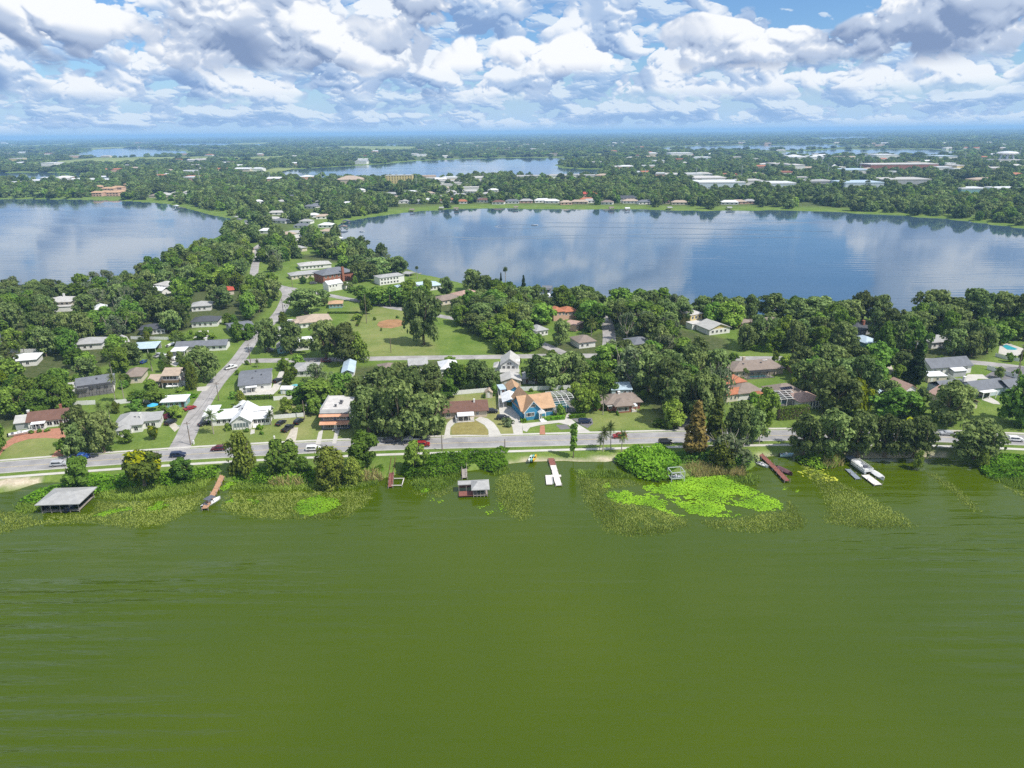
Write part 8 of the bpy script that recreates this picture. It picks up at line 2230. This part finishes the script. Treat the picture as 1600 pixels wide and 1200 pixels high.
# water tower
p = pix(1571, 256)
t = empty('water_tower', p, 0, 'white water tower rising over the far right woods', 'water tower')
H_ = tall(1571, 236, 256)
for i in range(6):
    a = i * math.pi / 3
    MB().bar((22 * math.cos(a), 22 * math.sin(a), 0), (14 * math.cos(a), 14 * math.sin(a), H_ * .72), 2.2, 6).build('leg', metal_pale, t)
MB().bar((0, 0, 0), (0, 0, H_ * .75), 4, 8).build('riser_pipe', metal_pale, t)
vs, fs = [], []
for j, (rr, zz) in enumerate(((4, .68), (22, .74), (27, .84), (22, .94), (6, 1.0))):
    vs += [(rr * math.cos(i * math.pi / 6), rr * math.sin(i * math.pi / 6), H_ * zz) for i in range(12)]
for j in range(4):
    fs += [(j * 12 + i, j * 12 + (i + 1) % 12, j * 12 + 12 + (i + 1) % 12, j * 12 + 12 + i) for i in range(12)]
MB().add(vs, fs + [tuple(range(11, -1, -1)), tuple(range(48, 60))]).build('tank', hull_white, t)
# transmission poles
for x, yb, yt in ((249, 288, 266), (313, 288, 264), (411, 283, 263), (422, 284, 270), (503, 283, 268), (621, 287, 270), (651, 296, 274), (755, 286, 271), (1008, 281, 264), (1087, 283, 262), (1158, 281, 258), (1283, 262, 246), (1292, 280, 255), (1338, 264, 247), (1343, 272, 252), (1393, 282, 266), (1480, 281, 262), (1506, 256, 238), (1592, 248, 230), (247, 287, 279), (130, 217, 213)):
    p = pix(x, yb); H_ = tall(x, yt, yb)
    t = empty('transmission_pole', p, R(rf.uniform(-30, 30)), 'tall pale steel transmission pole above the far trees', 'pole', 'transmission poles')
    s = max(.5, p.length / 2600)
    MB().bar((0, 0, 0), (0, 0, H_), .8 * s, 8, .45 * s).build('mast', metal_pale, t)
    for k in (.82, .9, .97):
        MB().box(-3.2 * s, 3.2 * s, -.25 * s, .25 * s, H_ * k, H_ * k + .4 * s).build('crossarm', metal_pale, t)
# docks and boathouses on the lakes behind
def far_boathouse(x, y, rz, label, group):
    p = pix(x, y, 0)
    t = empty('lake_boathouse', (p.x, p.y, 0), R(rz), label, 'boathouse', group)
    MB().box(-4, 4, -3, 3, 2.8, 3.1).prism([(-4.2, 3.1), (4.2, 3.1), (0, 4.2)], -3.2, 3.2).build('roof', ROOF[rf.choice(['whitemetal', 'lightgrey', 'grey', 'taupe'])], t)
    for sx in (-3.7, 3.7):
        for sy in (-2.7, 2.7):
            MB().box(sx - .15, sx + .15, sy - .15, sy + .15, -1.5, 2.8).build('post', plank['grey'], t)
    MB().box(-4, -2.6, -3, 3, .5, .65).build('deck', plank['grey'], t); MB().box(2.6, 4, -3, 3, .5, .65).build('deck', plank['grey'], t)
    MB().box(4, 14, -.8, .8, .5, .65).build('walkway', plank['grey'], t)
for x, y in ((526, 363), (527, 370), (529, 377), (531, 384), (537, 358), (541, 349)):
    far_boathouse(x, y, 180, 'roofed boathouse in the row along the neck of the big lake', 'boathouses along the neck')
for x, y in ((372, 338), (368, 343), (373, 347), (366, 350), (275, 325), (310, 324)):
    far_boathouse(x, y, 0, 'roofed boathouse at the tip of the left lake', 'boathouses at the left lake tip')
for x, y in ((644, 331), (690, 328), (713, 329), (806, 327), (955, 328), (980, 329), (1046, 328), (1139, 328)):
    far_boathouse(x, y, 90, 'small boathouse on the far shore of the big lake', 'far shore boathouses')
for x, y, rz in ((832, 463, 100), (855, 456, 80), (1118, 478, 95), (640, 433, 60), (1205, 488, 85)):
    far_boathouse(x, y, rz, 'boathouse on the near side of the big lake', 'near side boathouses of the big lake')
boat(pix(836, 352, .1), 10, 7, 2.6, 'white speedboat turning on the big lake')
boat(pix(566, 362, .1), 20, 5, 2, 'small boat drifting near the neck boathouses')
def swell(pts, w, hgt, closed=False):
    """low ridge of water left by the speedboat"""
    L_ = smooth_line([pix(x, y, 0).to_2d() for x, y in pts], 6)
    vs, fs = [], []
    for i, p in enumerate(L_):
        t_ = (L_[min(i + 1, len(L_) - 1)] - L_[max(i - 1, 0)]).normalized(); nn = Vector((-t_.y, t_.x))
        for k, z in ((-1, -.02), (-.5, hgt * .6), (0, hgt), (.5, hgt * .6), (1, -.02)):
            q = p + nn * k * w; vs.append((q.x, q.y, z))
    for i in range(len(L_) - 1):
        fs += [(i * 5 + k, i * 5 + k + 1, i * 5 + k + 6, i * 5 + k + 5) for k in range(4)]
    me = bpy.data.meshes.new('boat_wake'); me.from_pydata(vs, [], fs); me.materials.append(lake_water); me.polygons.foreach_set('use_smooth', [True] * len(fs))
    tag(link('boat_wake', me), kind='structure')
swell([(836, 352.3), (815, 351), (785, 352), (775, 354.5), (800, 357.5), (840, 356.5), (860, 354.5), (920, 355), (1060, 357), (1300, 362)], 2.2, .35)
swell([(720, 374.5), (800, 373), (960, 371.5), (1100, 372), (1250, 371)], 3.0, .3)
swell([(850, 348), (960, 348.5), (1150, 348.5), (1300, 347)], 3.0, .28)
swell([(690, 369), (760, 372), (860, 368.5), (1000, 366.5), (1200, 366)], 2.6, .26)

# the woods beyond the lakes: tens of thousands of trees, repeated from trees that stand in view
def far_woods():
    r = np.random.RandomState(5)
    pts, scs, rzs, pick = [], [], [], []
    src = [c for k, c in CROWN_SRC.values() if k in ('faroak', 'farlush', 'farbright')]
    kinds = [k for k, c in CROWN_SRC.values() if k in ('faroak', 'farlush', 'farbright')]
    wts = np.array([{'faroak': 3.0, 'farlush': 1.6, 'farbright': .9}[k] for k in kinds]); wts /= wts.sum()
    FB = np.array(FARB); W_ = [(UP, 5.0)]
    for (r0, r1, m2, s, sz, amp) in ((600, 1250, 105, .95, .95, .34), (1250, 2600, 190, 1.2, 1.0, .36), (2600, 6000, 800, 2.2, .95, .44), (6000, 14000, 5200, 5.0, 1.1, .50), (14000, 42000, 42000, 12.0, 1.6, .5)):
        A = math.radians(42) * (r1 ** 2 - r0 ** 2)
        n = int(A / m2)
        q = np.sqrt(r.uniform(r0 ** 2, r1 ** 2, n)); a = r.uniform(-math.radians(42), math.radians(42), n)
        P = np.stack([q * np.sin(a), q * np.cos(a)], 1)
        sd = lake_sd(P)
        keep = sd > np.where(q < 2600, 4 + r.rand(n) ** .6 * 9, 8)
        # lawns and streets leave openings
        keep &= fbm2(P, 1 / 120., 3) * .6 + fbm2(P, 1 / 45., 4) * .4 > (.31 if r1 < 2700 else .41)
        lawn = (sd > 0) & (sd < 48) & (P[:, 1] > 900) & (P[:, 0] > -140) & (P[:, 0] < 560) & (P[:, 1] < 1400)
        keep &= ~(lawn & (r.rand(n) < .82))
        for f in fields:
            keep &= ~inside(f, P)
        k = np.where(keep)[0]
        if r1 < 7000:
            bad = np.zeros(len(k), bool)
            for (x, y, rr, dd, fr) in FB:
                # keep the plot itself and the open ground before it clear
                u = P[k] - [x, y]; v = u[:, 0] - u[:, 1] * x / y
                bad |= (np.abs(v) < rr) & (u[:, 1] > -fr) & (u[:, 1] < dd + 6)
            bad &= r.rand(len(k)) < .9
            bad |= (sd[k] < .085 * P[k][:, 1]) & (P[k][:, 1] > 2900) & (r.rand(len(k)) < .8)
            ln = np.array([tuple(p_) for p_ in UP])
            for u in ln[::3]:
                bad |= np.linalg.norm(P[k] - u, axis=1) < 7
            k = k[~bad]
        pts.append(np.column_stack([P[k], np.full(len(k), GZ - .6)])); m = len(k)
        base = r.uniform(1 - amp, 1 + amp, m)
        scs.append(np.stack([s * base, s * base * r.uniform(.85, 1.15, m), sz * base * r.uniform(.8, 1.15, m)], 1))
        rzs.append(r.uniform(0, 6.28, m)); pick.append(r.choice(len(src), m, p=wts))
    pts, scs, rzs, pick = np.concatenate(pts), np.concatenate(scs), np.concatenate(rzs), np.concatenate(pick)
    me = bpy.data.meshes.new('far_woodland')
    me.vertices.add(len(pts)); me.vertices.foreach_set('co', pts.astype(np.float32).ravel())
    a = me.attributes.new('size', 'FLOAT_VECTOR', 'POINT'); a.data.foreach_set('vector', scs.astype(np.float32).ravel())
    a = me.attributes.new('turn', 'FLOAT', 'POINT'); a.data.foreach_set('value', rzs.astype(np.float32))
    a = me.attributes.new('pick', 'INT', 'POINT'); a.data.foreach_set('value', pick.astype(np.int32))
    o = tag(link('far_woodland', me), 'distant dark green woodland around the lakes out to the horizon', 'woodland', kind='stuff')
    g = bpy.data.node_groups.new('far_woodland', 'GeometryNodeTree')
    g.interface.new_socket('Geometry', in_out='INPUT', socket_type='NodeSocketGeometry'); g.interface.new_socket('Geometry', in_out='OUTPUT', socket_type='NodeSocketGeometry')
    N, L = g.nodes, g.links
    gi, go = N.new('NodeGroupInput'), N.new('NodeGroupOutput')
    iop = N.new('GeometryNodeInstanceOnPoints'); iop.inputs['Pick Instance'].default_value = True
    gti = N.new('GeometryNodeGeometryToInstance')
    for c in reversed(src):
        oi = N.new('GeometryNodeObjectInfo'); oi.transform_space = 'ORIGINAL'; oi.inputs['Object'].default_value = c
        L.new(oi.outputs['Geometry'], gti.inputs[0])
    def attr(nm, typ):
        q = N.new('GeometryNodeInputNamedAttribute'); q.data_type = typ; q.inputs['Name'].default_value = nm
        return q.outputs['Attribute']
    cx = N.new('ShaderNodeCombineXYZ'); L.new(attr('turn', 'FLOAT'), cx.inputs[2])
    L.new(gi.outputs[0], iop.inputs['Points']); L.new(gti.outputs[0], iop.inputs['Instance']); L.new(attr('pick', 'INT'), iop.inputs['Instance Index'])
    L.new(cx.outputs[0], iop.inputs['Rotation']); L.new(attr('size', 'FLOAT_VECTOR'), iop.inputs['Scale'])
    L.new(iop.outputs[0], go.inputs[0])
    mod = o.modifiers.new('far_woodland', 'NODES'); mod.node_group = g
    print('FAR', len(pts), len(src))
far_woods()

# haze: one even body of air round the whole place
hz = bpy.data.materials.new('haze'); hz.use_nodes = True
_n = hz.node_tree
_n.nodes.clear()
_o = _n.nodes.new('ShaderNodeOutputMaterial'); _v = _n.nodes.new('ShaderNodeVolumePrincipled')
_v.inputs['Color'].default_value = (0.36, 0.62, 1.0, 1); _v.inputs['Density'].default_value = 0.00009; _v.inputs['Anisotropy'].default_value = 0.0
_n.links.new(_v.outputs[0], _o.inputs['Volume'])
tag(MB().box(-46000, 46000, -600, 60000, -3.0, 130.0).build('haze', hz), kind='stuff')
